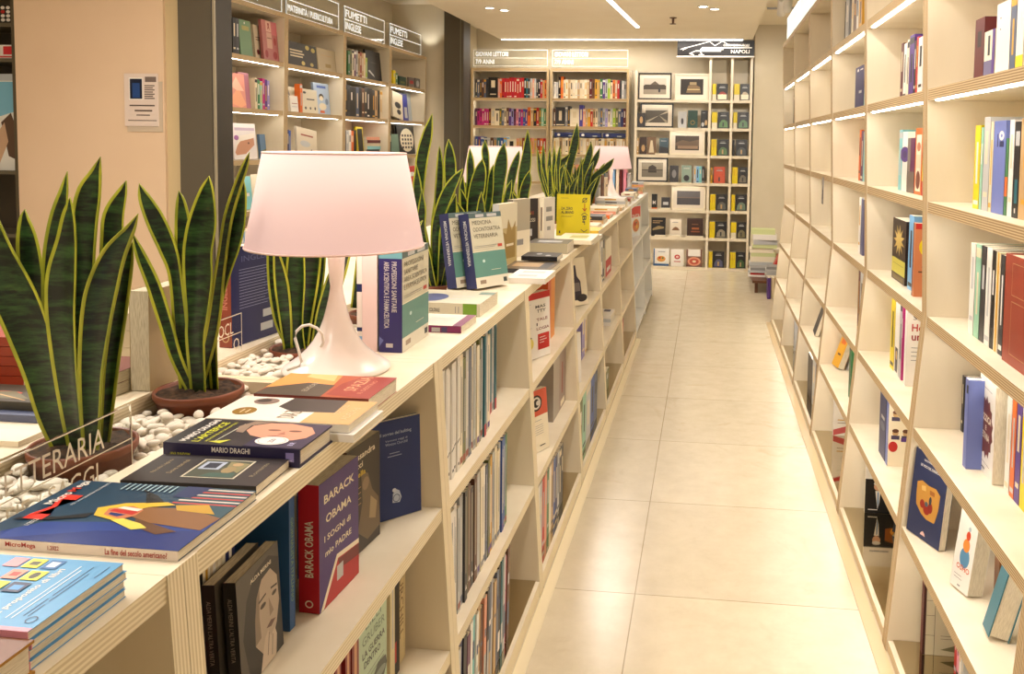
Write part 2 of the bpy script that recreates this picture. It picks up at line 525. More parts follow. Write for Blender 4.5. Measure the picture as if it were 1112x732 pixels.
track_spot('white cylinder spotlight beside the right bookcase top, nearer one', .60, 7.1, 2.58, (.03, .9, -.6))
track_spot('white cylinder spotlight beside the right bookcase top, farther one', .58, 7.45, 2.60, (.03, .9, -.6))
for (x_, y_) in ((.60, 7.1), (.58, 7.45)):
    sp = bpy.data.lights.new('track_light', 'SPOT'); sp.energy = 42; sp.spot_size = R(75); sp.spot_blend = .6; sp.color = (1, .95, .86); sp.shadow_soft_size = .03
    o = bpy.data.objects.new('track_light', sp); COL.objects.link(o); o.location = (x_ + .02, y_ + .03, 2.48); o.rotation_euler = (R(62), 0, R(-4))
mb = MB(); mb.box(.47, .75, 7.6, 7.62, 2.60, 2.615, 'grey'); tag(mb.build('ceiling_rail'), 'thin grey rail from the ceiling edge to the spotlights', 'rail')
# spotlight washing the wall return at the far left
sp = bpy.data.lights.new('wash', 'SPOT'); sp.energy = 2.2; sp.spot_size = R(70); sp.spot_blend = .4; sp.color = (1, .97, .88); sp.shadow_soft_size = .03
o = bpy.data.objects.new('wash_light', sp); COL.objects.link(o); o.location = (-2.78, 8.42, 2.3); o.rotation_euler = (R(160), 0, 0)

# ---- poster on the pink pillar wall
P0 = at_y(137, 141.5, y0).x; P1 = at_y(173.5, 141.5, y0).x; Zt = at_y(155, 80, y0).z; Zb = at_y(155, 137, y0).z
W_, H_ = P1 - P0, Zt - Zb
e = thing('notice', 'white notice with a small dark blue picture pinned to the pinkish pillar', 'notice', (P0, y0 - .0085, Zb))
mb = MB(); mb.keep = True; mb.box(0, W_, .0, .004, 0, H_, (226, 208, 196))
tx = (90, 74, 66)
art = [('rect', .14, .5, .56, .92, 'white'), ('rect', .17, .52, .53, .9, (12, 26, 52)), ('rect', .24, .54, .46, .82, (34, 70, 130)), ('rect', .62, .84, .95, .94, (120, 104, 96))]
art += [('rect', .6, .76 - .04 * k, .9 - .05 * (k % 2), .78 - .04 * k, tx) for k in range(7)]
art += [('rect', .15, .38, .9, .405, tx), ('rect', .3, .28, .82, .31, tx), ('rect', .35, .2, .75, .22, tx), ('rect', .1, .1, .95, .115, tx)]
draw(mb, art, Vector((0, 0, 0)), Vector((1, 0, 0)), Vector((0, 0, 1)), W_, H_); mb.build('sheet', e)
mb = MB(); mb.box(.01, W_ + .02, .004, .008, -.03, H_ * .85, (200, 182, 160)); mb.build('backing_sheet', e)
# ---- world and camera
w = bpy.data.worlds.new('shop'); SC.world = w; w.use_nodes = True
w.node_tree.nodes['Background'].inputs[0].default_value = (1, .92, .84, 1); w.node_tree.nodes['Background'].inputs[1].default_value = .3
cam = bpy.data.cameras.new('cam'); co = bpy.data.objects.new('cam', cam); COL.objects.link(co)
cam.sensor_fit = 'HORIZONTAL'; cam.sensor_width = 36; cam.lens = F / 1112 * 36
cam.shift_x = (556 - PX) / 1112; cam.shift_y = (PY - 366) / 1112; cam.clip_start = .02
Mx = Matrix(((CX.x, -CX.y, -CX.z, 0), (CD.x, -CD.y, -CD.z, 0), (CU.x, -CU.y, -CU.z, 0), (0, 0, 0, 1)))
co.matrix_world = Matrix.Translation(EYE) @ Mx
SC.camera = co
SC.view_settings.view_transform = 'Standard'; SC.view_settings.look = 'None'
SC.view_settings.exposure = 0.34; SC.view_settings.gamma = 1; SC.view_settings.use_curve_mapping = False


def area(name, loc, size, energy, color=(1, .925, .845), rot=(0, 0, 0)):
    a = bpy.data.lights.new(name, 'AREA'); a.energy = energy; a.color = color; a.shape = 'RECTANGLE'; a.size, a.size_y = size
    o = bpy.data.objects.new(name, a); COL.objects.link(o); o.location = loc; o.rotation_euler = rot
    return o


# light of the visible ceiling fittings, plus fill at the added unseen bars
for i, (x, y) in enumerate(((-.15, 2.4), (-1.25, 4.6), (-1.25, .4), (-.82, 7.6))):
    area('ceiling_and_fill_light', (x, y, ZC - .02), (.12, 1.8), 19)
area('left_zone_fill', (-2.25, 2.3, ZC - .02), (.2, 1.4), 40)  # fill added to lift the near pillar wall
area('slot_light', (-1.0, 9.9, ZC - .03), (2.7, .08), 14)
# ================================================================== BOOKCASES
LED = emit('shelf_led', (1.0, .95, .86), 20)


def xfl(z): return -.500 - .061 * z               # leaning front of the low bookcases along the left of the aisle


LZ = [.055, .364, .676, .985]                      # tops of the boards of the low bookcase
LY = [-.02, .870, 1.778, 2.688, 3.612, 4.515, 5.47, 6.42]
XB = -.81                                          # its back
TH = .028


def low_bookcase(k, y0, y1, label, grp):
    e = thing('low_bookcase', label, 'bookcase', (0, 0, 0), 0, grp)
    for ya, yb in ((y0, y0 + TH), (y1 - TH, y1)):
        mb = MB(); mb.prism_y([(XB, 0), (xfl(0), 0), (xfl(.985), .985), (XB, .985)], ya + .0005, yb - .0005, LAM,
                              lambda nx, nz, a, b: EDGE_VP if nx > .9 else None)
        mb.build('side_panel', e)
    mb = MB(); mb.box(XB, XB + .008, y0 + TH, y1 - TH, 0, .957, LAM); mb.build('back_panel', e)
    for j, z in enumerate(LZ):
        mb = MB(); xf = xfl(z) - (.001 if j else 0)
        if j == 0:
            mb.box(XB + .008, xf, y0 + TH, y1 - TH, 0, z - .003, LAM, {'x+': paint((232, 216, 180), .4)}); mb.build('bottom_board', e)
            mb = MB(); mb.box(XB + .008, xf - .012, y0 + TH, y1 - TH, z - .003, z, MIRROR); tag(mb.build('polished_panel', e), 'mirror polished bottom panel')
        else:
            th = TH if j < 3 else .030
            mb.box(XB + .008, xf, y0 + TH, y1 - TH, z - th, z, LAM, {'x+': EDGE_HP}); mb.build('top_board' if j == 3 else 'shelf', e)


NEAR = ['open low bookcase at the bottom left corner under the light blue books', 'low birch bookcase holding the purple and red memoir',
        'low birch bookcase filled with three rows of thin journals', 'low birch bookcase with the red banded white book on its upper shelf',
        'low birch bookcase with a wine bottle book on its upper shelf', 'low birch bookcase with a flat pile on its middle shelf',
        'low birch bookcase with a bare upper shelf, before the far end one']
for k in range(7):
    low_bookcase(k, LY[k], LY[k + 1], NEAR[k], 'low bookcases left of the aisle')

# the brighter white end bookcase of the left row
WHT = paint((238, 236, 230), .4)
EY0, EY1 = 6.44, 8.3
e = thing('low_bookcase', 'white low bookcase at the far end of the left row', 'bookcase', (0, 0, 0), 0, 'low bookcases left of the aisle')
for ya in (EY0, (EY0 + EY1) / 2 - .014, EY1 - TH):
    mb = MB(); mb.prism_y([(XB, 0), (xfl(0) + .0, 0), (xfl(.985), .985), (XB, .985)], ya, ya + TH, WHT); mb.build('side_panel', e)
for z in (.05, .364, .676, .985):
    mb = MB(); mb.box(XB, xfl(z) - .001, EY0 + TH, EY1 - TH, z - TH, z, WHT); mb.build('shelf', e)
mb = MB(); mb.box(XB - .008, XB, EY0, EY1, 0, .985, WHT); mb.build('back_panel', e)

# counters on the far side of the planter trough
XF0, XF1 = -1.50, -.997
for k, (ya, yb, lb) in enumerate(((.35, 1.66, 'low bookcase behind the two near snake plants, its back to the trough'),
                                  (1.66, 4.2, 'low bookcase across the trough behind the lit lamp'),
                                  (4.2, 8.3, 'far low bookcase across the trough toward the back wall'))):
    e = thing('low_bookcase', lb, 'bookcase', (0, 0, 0), 0, 'low bookcases across the planter trough')
    mb = MB(); mb.box(XF0, XF1, ya + .001, yb - .001, .957, .985, LAM, {'y-': EDGE_VX, 'x+': EDGE_HP}); mb.build('top_board', e)
    mb = MB(); mb.box(XF1 - .02, XF1 - .002, ya + .03, yb - .03, 0, .957, LAM); mb.build('back_panel', e)
    for yy in (ya + .001, yb - .029):
        mb = MB(); mb.box(XF0 + .02, XF1, yy, yy + .028, 0, .957, LAM); mb.build('side_panel', e)
    for z in (.05, .364, .676):
        mb = MB(); mb.box(XF0 + .02, XF1 - .02, ya + .03, yb - .03, z - .028, z, LAM); mb.build('shelf', e)
# planter boxes between the two rows
TY = [.40, 1.585, 3.1, 4.9, 7.1]
for k in range(4):
    e = thing('planter_box', ['birch planter box holding the two nearest snake plants', 'birch planter box behind the lit table lamp',
                              'birch planter box with snake plants in front of the second lamp', 'farthest birch planter box of the trough'][k],
              'planter', (0, 0, 0), 0, 'planter boxes in the trough')
    ya, yb = TY[k] + .001, TY[k + 1] - .001
    mb = MB(); mb.box(XF1 + .002, XB - .010, ya, yb, 0, .90, LAM); mb.build('base', e)
    for yy in (ya, yb - .018):
        mb = MB(); mb.box(XF1 + .002, XB - .010, yy, yy + .018, .90, .982, LAM, {'z+': EDGE_VP}); mb.build('end_board', e)

# ---- tall bookcase right of the aisle
RZs = [.035, .372, .660, .978, 1.300, 1.610, 1.926, 2.255]
RY_ = [.665, 1.600, 2.535, 3.465, 4.395, 5.325, 6.255, 7.185]


def xfr(z): return .540 + .0796 * z if z < .98 else .618 - .033 * (z - .98)


XBR = .900
RL = ['birch bookcase side panel cut off at the right picture edge', 'nearest tall birch bookcase, with the tilted dark blue mosaic book',
      'second tall right bookcase, with the politician book on its bottom shelf', 'third tall right bookcase, with a leaning yellow book low down',
      'fourth tall right bookcase, with a grey tag hanging from a shelf', 'fifth tall right bookcase, nearly empty, with one dark red book',
      'farthest tall birch bookcase right of the aisle']
for k in range(7):
    ya, yb = RY_[k] - (0 if k else 0), RY_[k + 1]
    e = thing('tall_bookcase', RL[k], 'bookcase', (0, 0, 0), 0, 'tall bookcases right of the aisle')
    prof = [(XBR, 0), (xfr(0), 0), (xfr(.979), .979), (xfr(2.255), 2.255), (XBR, 2.255)]
    for y_, yy in ((ya, ya + TH), (yb - TH, yb)):
        mb = MB(); mb.prism_y(prof, y_ + .001, yy - .001, LAM, lambda nx, nz, a, b: EDGE_V if nx < -.9 else None)
        mb.build('side_panel', e)
    mb = MB(); mb.box(XBR - .008, XBR, ya + TH, yb - TH, 0, 2.255, LAM); mb.build('back_panel', e)
    for j, z in enumerate(RZs):
        xf = xfr(z) + .002
        if j == 0:
            mb = MB(); mb.box(xf, XBR - .008, ya + TH, yb - TH, 0, z - .003, LAM, {'x-': paint((214, 192, 152), .4)}); mb.build('bottom_board', e)
            mb = MB(); mb.box(xf + .014, XBR - .008, ya + TH, yb - TH, z - .003, z, MIRROR); tag(mb.build('polished_panel', e), 'mirror polished bottom panel')
            continue
        mb = MB(); mb.box(xf, XBR - .008, ya + TH, yb - TH, z - .030, z, LAM, {'x-': EDGE_H}); mb.build('top_board' if j == 7 else 'shelf', e)
        if j < 7:
            zl = z - .034 if z > 1.45 else z - .0312
            mb = MB(); mb.box(xf + (.008 if z > 1.45 else .02), xf + (.018 if z > 1.45 else .030), ya + TH + .05, yb - TH - .05, zl, z - .0299, LED); tag(mb.build('led_strip', e), 'glowing white light strip')
# glass light sign panels on top of the far right bookcases
GLS, nt, b = new_mat('clear_acrylic')
b.inputs['Base Color'].default_value = (.95, .97, .96, 1); b.inputs['Roughness'].default_value = .02; b.inputs['Transmission Weight'].default_value = 1.0; b.inputs['IOR'].default_value = 1.1
b.inputs['Alpha'].default_value = 1
ETCH = emit('lit_etching', (.96, 1, .97), .85)
EDGL = emit('lit_outline', (1, .97, .88), .30)
for k in range(3):
    y_ = RY_[4 + k] + .04
    e = thing('lit_sign', 'lit acrylic header panel on the right bookcases, %s of three' % ['nearest', 'middle one', 'farthest'][k], 'sign', (xfr(2.25) + .03, y_, 2.258), 0, 'lit headers on the right bookcases')
    mb = MB(); mb.box(0, .006, 0, .85, 0, .2, emit('lit_panel', (.86, 1, .98), .5)); mb.build('panel', e)
    mb = MB()
    for z in (0, .1, .192): mb.box(-.002, 0, 0, .85, z, z + .008, ETCH)
    mb.box(-.002, 0, 0, .008, 0, .2, ETCH); mb.box(-.002, 0, .842, .85, 0, .2, ETCH)
    mb.build('etched_lines', e)

# ---- tall bookcases on the left wall
WZ = [.04, .37, .68, .99, 1.31, 1.63, 1.95, 2.275]
WY = [4.70, 5.60, 6.545, 7.52, 8.515]


def xfw(z): return -2.845 + .06 * z if z < .99 else -2.835 + .027 * (z - .99)


WL = ['tall left wall bookcase half hidden by the near grey pillar', 'tall left wall bookcase under the maternity sign',
      'tall left wall bookcase full of dark comic books', 'tall left wall bookcase beside the far grey pillar']
for k in range(4):
    e = thing('tall_bookcase', WL[k], 'bookcase', (0, 0, 0), 0, 'tall bookcases on the left wall')
    ya, yb = WY[k], WY[k + 1]
    for y_, yy in ((ya, ya + TH), (yb - TH, yb)):
        mb = MB(); mb.prism_y([(-3.16, 0), (xfw(0), 0), (xfw(2.275), 2.275), (-3.16, 2.275)], y_ + .001, yy - .001, LAM, lambda nx, nz, a, b: EDGE_V if nx > .9 else None); mb.build('side_panel', e)
    mb = MB(); mb.box(-3.16, -3.15, ya + TH, yb - TH, 0, 2.275, LAM); mb.build('back_panel', e)
    for j, z in enumerate(WZ):
        mb = MB(); xf = xfw(z) - .002
        mb.box(-3.15, xf, ya + TH, yb - TH, z - .03, z, LAM, {'x+': EDGE_H}); mb.build('top_board' if j == 7 else 'shelf', e)
        if 0 < j < 7:
            mb = MB(); mb.box(xf - .026, xf - .019, ya + TH + .06, yb - TH - .03, z - .0310, z - .0299, LED); tag(mb.build('led_strip', e), 'glowing white light strip')


def header(label, M, w, h, lines, lit=1.5, grp='lit headers', edge=None):
    """edge-lit acrylic header: outline, rules and lettering; local x along, z up, faces -y"""
    e = thing('lit_sign', label, 'sign', M=M, group=grp)
    mb = MB(); mb.box(0, w, 0, .005, 0, h, GLS); mb.build('acrylic_panel', e)
    mb = MB(); t = .004
    for z in (0, h / 2 - t / 2, h - t): mb.box(0, w, -.0012, -.0002, z, z + t, edge or EDGL)
    mb.box(0, t, -.0012, -.0002, 0, h, edge or EDGL); mb.box(w - t, w, -.0012, -.0002, 0, h, edge or EDGL)
    mb.build('outline', e)
    for i, (s, ww) in enumerate(lines):
        if not s: continue
        mb = MB(); mb.keep = True
        draw(mb, [('text', s, .03, (.60 if i == 0 else .13), ww, .28, ETCH, 0, False)], Vector((0, -.0002, 0)), Vector((1, 0, 0)), Vector((0, 0, 1)), w, h)
        mb.build('lettering', e)


WS = [('lit acrylic sign at the top left, cut off by the frame', '', 'PRIMA INFANZIA'), ('lit acrylic sign reading maternity and childcare', '', "MATERNITÀ / PUERICULTURA"),
      ('lit acrylic sign above the dark comic books', 'FUMETTI', 'INGLESE'), ('lit acrylic sign next to the far grey pillar', 'FUMETTI', 'INGLESE')]
for k in range(4):
    y_ = WY[k] + .03
    header(WS[k][0], T(xfw(2.27) - .02, y_, 2.278) @ RZ(90), .84, .2, [(WS[k][1], .5), (WS[k][2], [.6, .84, .36, .36][k])], grp='lit signs over the left wall bookcases', edge=ETCH)

# ---- tall bookcases on the back wall (young readers)
YB = 10.06
GZ = [.04, .37, .68, .99, 1.31, 1.635, 1.957, 2.30]
GX = [-2.775, -1.838, -.905]
for k in range(2):
    e = thing('tall_bookcase', ['back wall bookcase under the left young readers sign', 'back wall bookcase under the right young readers sign'][k], 'bookcase', (0, 0, 0), 0, 'tall bookcases on the back wall')
    xa_, xb_ = GX[k], GX[k + 1] - .012
    for x0, x1 in ((xa_, xa_ + TH), (xb_ - TH, xb_)):
        mb = MB(); mb.box(x0, x1, YB, YB + .31, 0, 2.30, LAM, {'y-': EDGE_VX}); mb.build('side_panel', e)
    mb = MB(); mb.box(xa_ + TH, xb_ - TH, YB + .30, YB + .31, 0, 2.30, LAM); mb.build('back_panel', e)
    for j, z in enumerate(GZ):
        mb = MB(); mb.box(xa_ + TH, xb_ - TH, YB + .002, YB + .30, z - .03, z, LAM, {'y-': EDGE_H}); mb.box(xa_ + TH, xb_ - TH, YB + .002, YB + .012, z - .036, z - .03, LAM); mb.build('top_board' if j == 7 else 'shelf', e)
        if 0 < j < 7:
            mb = MB(); mb.box(xa_ + TH + .03, xb_ - TH - .06, YB + .030, YB + .038, z - .0310, z - .0299, LED); tag(mb.build('led_strip', e), 'glowing white light strip')
    header(['lit acrylic young readers sign, the one nearer the grey pillar', 'lit acrylic young readers sign, the one nearer the framed pictures'][k],
           T(xa_ + .02, YB + .03, 2.325), .88, .19, [('GIOVANI LETTORI', .44), ('7/9 ANNI', .25)], grp='lit signs over the back bookcases')

# ---- Naples bookcase
NZ = [.03, .376, .693, 1.006, 1.322, 1.633, 1.953]
NX = [-.850, -.006, .238, .484]
NAP = LAM
e = thing('tall_bookcase', 'back wall bookcase of framed pictures and black books under the black sign', 'bookcase', (0, 0, 0), 0, 'tall bookcases on the back wall')
for i, x in enumerate(NX):
    top = 2.28 if i == 0 else 2.428
    x0 = x if i < 3 else x - TH
    mb = MB(); mb.box(x0, x0 + TH, YB, YB + .29, 0, top, LAM, {'y-': LAM}); mb.build('side_panel', e)
mb = MB(); mb.box(NX[0] + TH, NX[3] - TH, YB + .28, YB + .29, 0, 2.28, LAM); mb.build('back_panel', e)
for z in NZ:
    for i in range(3):
        mb = MB(); mb.box(NX[i] + TH, NX[i + 1] - (TH if i == 2 else 0), YB + .002, YB + .28, z - .026, z, LAM); mb.box(NX[i] + TH, NX[i + 1] - (TH if i == 2 else 0), YB + .002, YB + .012, z - .032, z - .026, LAM); mb.build('shelf', e)
for i, z in enumerate(NZ[1:]):
    mb = MB(); mb.box(NX[0] + .06, NX[1] - .05, YB + .030, YB + .036, z - .0270, z - .0259, LED); mb.build('led_strip', e)
e = thing('hanging_sign', 'black Napoli sign with a white line drawing of the bay', 'sign', (-.372, YB - .02, 2.447))
w_, h_ = .862, .175
mb = MB(); mb.keep = True; mb.box(0, w_, 0, .03, 0, h_, 'black'); wl = paint('white')
pts = [(.04, .42), (.42, .92), (.49, .66), (.59, .95), (.66, .74), (.93, .62)]
art = [('line', *pts[i], *pts[i + 1], .008, wl) for i in range(5)]
art += [('line', .04, .42, .12, .55, .006, wl), ('line', .07, .36, .13, .52, .006, wl), ('line', .32, .53, .97, .53, .012, wl), ('line', .3, .42, .6, .42, .01, wl), ('line', .3, .42, .34, .55, .006, wl),
        ('line', .57, .32, .24, .32, .014, wl), ('line', .24, .32, .16, .15, .01, wl), ('line', .16, .15, .22, .06, .012, wl), ('line', .3, .3, .33, .04, .012, wl), ('line', .28, .08, .35, .08, .008, wl),
        ('text', "COMUNE D'AUTORE", .6, .62, .34, .15, wl, 0, True), ('text', 'NAPOLI', .7, .17, .24, .24, wl, 0, True)]
draw(mb, art, Vector((0, 0, 0)), Vector((1, 0, 0)), Vector((0, 0, 1)), w_, h_); mb.build('panel', e)
mb = MB(); mb.box(-.008, w_ + .008, -.006, .03, -.014, 0, 'white'); mb.build('bottom_trim', e)
# ================================================================== BOOKS ON THE RIGHT BOOKCASES
rng = random.Random(7)
BAYN = ['nearest', 'second', 'third', 'fourth', 'fifth', 'farthest']
ROWN = ['bottom', 'second', 'third', 'fourth', 'fifth', 'sixth', 'top']


def shelf_of(row, bay): return 'on the %s shelf of the %s right bookcase' % (ROWN[row], BAYN[bay])


def rspine(row, bay, x0, x1, ytop, col, desc, X=None, d=.17, art=None, lean=0, hard=False, simple=None, dz=0, back=(), t=None, h=None, **kw):
    z = RZs[row] + .0005 + dz
    X = X or (xfr(z) + .055)
    ya, yb = y_for(x0, X, z), y_for(x1, X, z)          # ya farther
    lo, hi = RY_[bay + 1] + TH + .0015, RY_[bay + 2] - TH - .0015
    if t: yb = ya - t
    ya, yb = min(ya, hi), min(yb, hi - .006)
    if yb < lo:
        if ya - lo < .012: ya = ya + (lo - yb)
        yb = lo
    t = max(ya - yb - .0006, .004)
    ym = (ya + yb) / 2
    if h is None: h = at_y(x0 + 1, ytop, ym).z - z
    h = max(.08, min(h, (RZs[row + 1] - RZs[row] - .040) if row < 7 else .3))
    d = min(d, XBR - .012 - X)
    if art is None: art = lab_spine(col, h, rng) if isinstance(col, str) else []
    M = T(X, ym, z) @ RZ(-90)
    if lean: M = T(X, yb if lean > 0 else ya, z + abs(0)) @ RZ(-90) @ RY(lean) @ T(-t / 2 if lean > 0 else t / 2, 0, 0)
    if simple is None: simple = (x1 - x0) < 5 and bay > 0
    return book('%s %s' % (desc, shelf_of(row, bay)), t, h, d, col, M, 'books on the right bookcases', spine=art, hard=hard, simple=simple, back=back, **kw)


def faceout(label, p0, p1, t, h, col, lean=0, art=(), spine=(), spine_col=None, group='books on the right bookcases', hard=False, pages=None, dz=.0006, back_col=None, cat='book', simple=False):
    dx, dy = p1[0] - p0[0], p1[1] - p0[1]
    d = math.hypot(dx, dy); th = math.degrees(math.atan2(-dx, dy))
    M = T(p0[0], p0[1], p0[2] + dz + t * math.sin(R(lean)) * 0) @ RZ(th) @ T(-t, 0, 0) @ RY(-lean) @ T(t / 2, 0, 0)
    return book(label, t, h, d, col, M, group, spine_col=spine_col, front=art, spine=spine, hard=hard, pages=pages, back_col=back_col, cat=cat, simple=simple)


RB = 0
# -- nearest bookcase
for a in ((5, 1057, 1067, 20, 'maroon', 'maroon hardback'), (5, 1067.5, 1079, 33, 'ivory', 'short white book with violet foot'), (5, 1080, 1095, 2, 'white', 'thick plain white book'),
          (5, 1095.5, 1101.5, -6, 'slate', 'slate grey book'), (5, 1102, 1110, -10, 'white', 'white book with a yellow foot'), (5, 1111, 1126, -8, 'cream', 'cream book cut by the frame'),
          (4, 1056, 1062, 136, 'yellow', 'slim yellow book'), (4, 1062.5, 1065, 138, 'mint', 'very thin pale green book'), (4, 1065.5, 1072, 127, 'silver', 'tall silver grey book'),
          (4, 1072.5, 1075.7, 132, 'cream', 'thin cream book beside the blue one'), (4, 1076, 1089, 131, 'periwinkle', 'blue book with a flower mark'), (4, 1089.5, 1092.5, 150, 'green', 'thin green and orange book'),
          (4, 1093, 1098, 130, 'white', 'white book right of the green one'), (4, 1098.5, 1104.5, 132, 'black', 'black book with a teal mark'), (4, 1105, 1118, 128, 'tan', 'tan book at the picture edge'),
          (3, 1051, 1056, 264, 'white', 'white book farthest left'), (3, 1056.5, 1062, 265, 'mint', 'book with pale green leaf spine'), (3, 1062.5, 1067.5, 267, 'charcoal', 'charcoal book'),
          (3, 1068, 1073.5, 269, 'white', 'white book right of the charcoal one'), (3, 1074, 1077.5, 272, 'black', 'thin black book'), (3, 1078, 1082.5, 274, 'cream', 'cream and yellow book'), (3, 1083, 1087.5, 277, 'charcoal', 'dark book touching the brick red one')):
    art = None
    d_ = a[5]
    if 'violet foot' in d_: art = [('rect', 0, 0, 1, .4, (110, 104, 140)), ('rect', .75, 0, 1, 1, 'purple'), ('rect', .35, .5, .55, .9, 'charcoal')]
    if 'yellow foot' in d_: art = [('rect', 0, 0, 1, .22, 'yellow')]
    if 'thick plain' in d_: art = [('ell', .3, .8, .05, .01, 'charcoal'), ('ell', .3, .65, .05, .01, 'charcoal'), ('rect', .25, .02, .35, .06, 'charcoal')]
    if 'flower' in d_: art = [('rect', .3, .72, .38, .86, 'navy'), ('ell', .65, .84, .2, .05, 'white'), ('ell', .65, .84, .08, .02, 'periwinkle'), ('rect', .5, .72, .85, .78, 'navy')]
    if 'green and orange' in d_: art = [('rect', 0, 0, 1, .25, 'green'), ('rect', 0, .25, 1, .5, 'orange')]
    if 'teal mark' in d_: art = [('rect', .3, .15, .8, .4, 'teal'), ('rect', .2, .75, .9, .9, 'silver'), ('rect', .4, .05, .6, .1, 'white')]
    if 'cream and yellow' in d_: art = [('rect', .3, 0, .7, 1, 'mustard')]
    rspine(a[0], RB, *a[1:4], a[4], a[5], art=art, d=.2, X=None)
rspine(3, RB, 1088, 1121, 280, (150, 58, 38), 'thick brick red book with ruled frames', X=.665, hard=True,
       art=[('line', .25, .1, .25, .58, .0012, 'tan'), ('line', .95, .1, .95, .58, .0012, 'tan'), ('line', .25, .58, .95, .58, .0012, 'tan'), ('line', .25, .1, .95, .1, .0012, 'tan'), ('line', .25, .64, .25, .93, .0012, 'tan'), ('line', .95, .64, .95, .93, .0012, 'tan'), ('line', .25, .64, .95, .64, .0012, 'tan'), ('line', .25, .93, .95, .93, .0012, 'tan')])
rspine(2, RB, 1043, 1045, 408, 'charcoal', 'thin dark book behind the periwinkle one', X=.72)
rspine(2, RB, 1045, 1048.5, 411, 'periwinkle', 'periwinkle blue book with a black square', d=.04, art=[('rect', .4, .84, .9, .93, 'black')])
p0, p1 = at_z(1061, 504, .66), at_z(1077, 527, .66)
star = []
for i in range(28):
    a = 2 * PI * i / 28; r_ = 1 if i % 2 else .84
    star.append((.5 + .43 * r_ * math.cos(a), .5 + .33 * r_ * math.sin(a)))
faceout('thick white book with a brown starburst on the third shelf of the nearest right bookcase', p0, p1, .042, .232, 'white', hard=False,
        art=[('poly', star, (110, 52, 36)), ('text', 'PIZZICA', .2, .56, .6, .07, 'ivory', 0, True), ('text', 'E', .45, .47, .08, .05, 'ivory', 0, True), ('text', 'ETNIA', .28, .37, .44, .07, 'ivory', 0, True), ('rect', .1, .12, .8, .125, 'brown'), ('rect', .3, .05, .5, .065, 'charcoal'), ('rect', .3, .9, .8, .905, 'charcoal')])
for x0, x1, yt, c, dsc in ((1090, 1095, 428, 'white', 'white book with a brown spot'), (1095.5, 1100, 432, 'orange', 'white and orange book'), (1100.5, 1106, 434, 'purple', 'dark purple book'), (1106.5, 1112, 438, 'yellow', 'yellow book')):
    rspine(2, RB, x0, x1, yt, c, dsc, X=.70)
# tilted dark blue book, second shelf
p0, p1 = at_z(984, 575, .372), at_z(1019, 600, .372)
faceout('dark blue book with a golden mosaic picture, tilted on the second shelf', p0, p1, .022, .235, (40, 50, 88), lean=6, hard=False,
        art=[('text', 'GIOVANNI JERVIS', .28, .885, .55, .03, 'white', 0, True), ('text', 'LE VOCI DEL DISINCANTO', .2, .82, .68, .03, 'white', 0, True),
             ('poly', [(.16, .62), (.3, .66), (.5, .64), (.72, .65), (.86, .6), (.85, .42), (.8, .3), (.78, .26), (.55, .25), (.38, .28), (.2, .36), (.17, .48)], (196, 142, 62)),
             ('poly', [(.3, .6), (.42, .62), (.44, .56), (.32, .55)], (226, 186, 110)), ('poly', [(.55, .6), (.7, .6), (.7, .55), (.56, .55)], (160, 96, 40)),
             ('ell', .38, .4, .07, .05, (150, 36, 26)), ('ell', .52, .36, .1, .06, (150, 36, 26)), ('ell', .62, .4, .07, .06, (140, 34, 28)), ('ell', .5, .42, .05, .03, (80, 90, 100)), ('ell', .6, .48, .04, .05, (50, 60, 70)),
             ('poly', [(.42, .05), (.58, .05), (.55, .08), (.5, .1), (.45, .08)], (230, 190, 180))])
rspine(1, RB, 1041, 1046, 536, 'brown', 'dark brown book behind the blue one', X=.80)
rspine(1, RB, 1050, 1052.5, 533, 'silver', 'silver patterned book behind the white one', X=.80)
p0, p1 = at_z(1031, 635, .372), at_z(1050, 651, .372)
faceout('white book with stacked coloured stones on the second shelf of the nearest right bookcase', p0, p1, .042, .19, 'white', lean=8,
        art=[('ell', .55, .42, .26, .13, (86, 136, 172)), ('ell', .55, .58, .18, .085, (232, 140, 60)), ('ell', .58, .71, .11, .06, (208, 72, 40)), ('ell', .6, .8, .07, .03, (170, 186, 190)),
             ('text', 'OSHO', .2, .25, .7, .07, (208, 84, 40), 0, True), ('rect', .15, .17, .55, .175, 'charcoal'), ('rect', .15, .13, .6, .135, 'charcoal'), ('rect', .4, .04, .55, .06, 'grey')])
rspine(1, RB, 1079, 1084, 590, (150, 92, 40), 'brown orange book beside the stones book', X=.72)
p0, p1 = at_z(1066, 683, .372), at_z(1072, 697, .372)
faceout('teal hardback with a rounded spine on the second shelf of the nearest right bookcase', p0, p1, .045, .195, (60, 118, 134), lean=14, hard=True)
rspine(1, RB, 1100, 1108, 640, 'rust', 'rust brown book behind the teal hardback', X=.80)
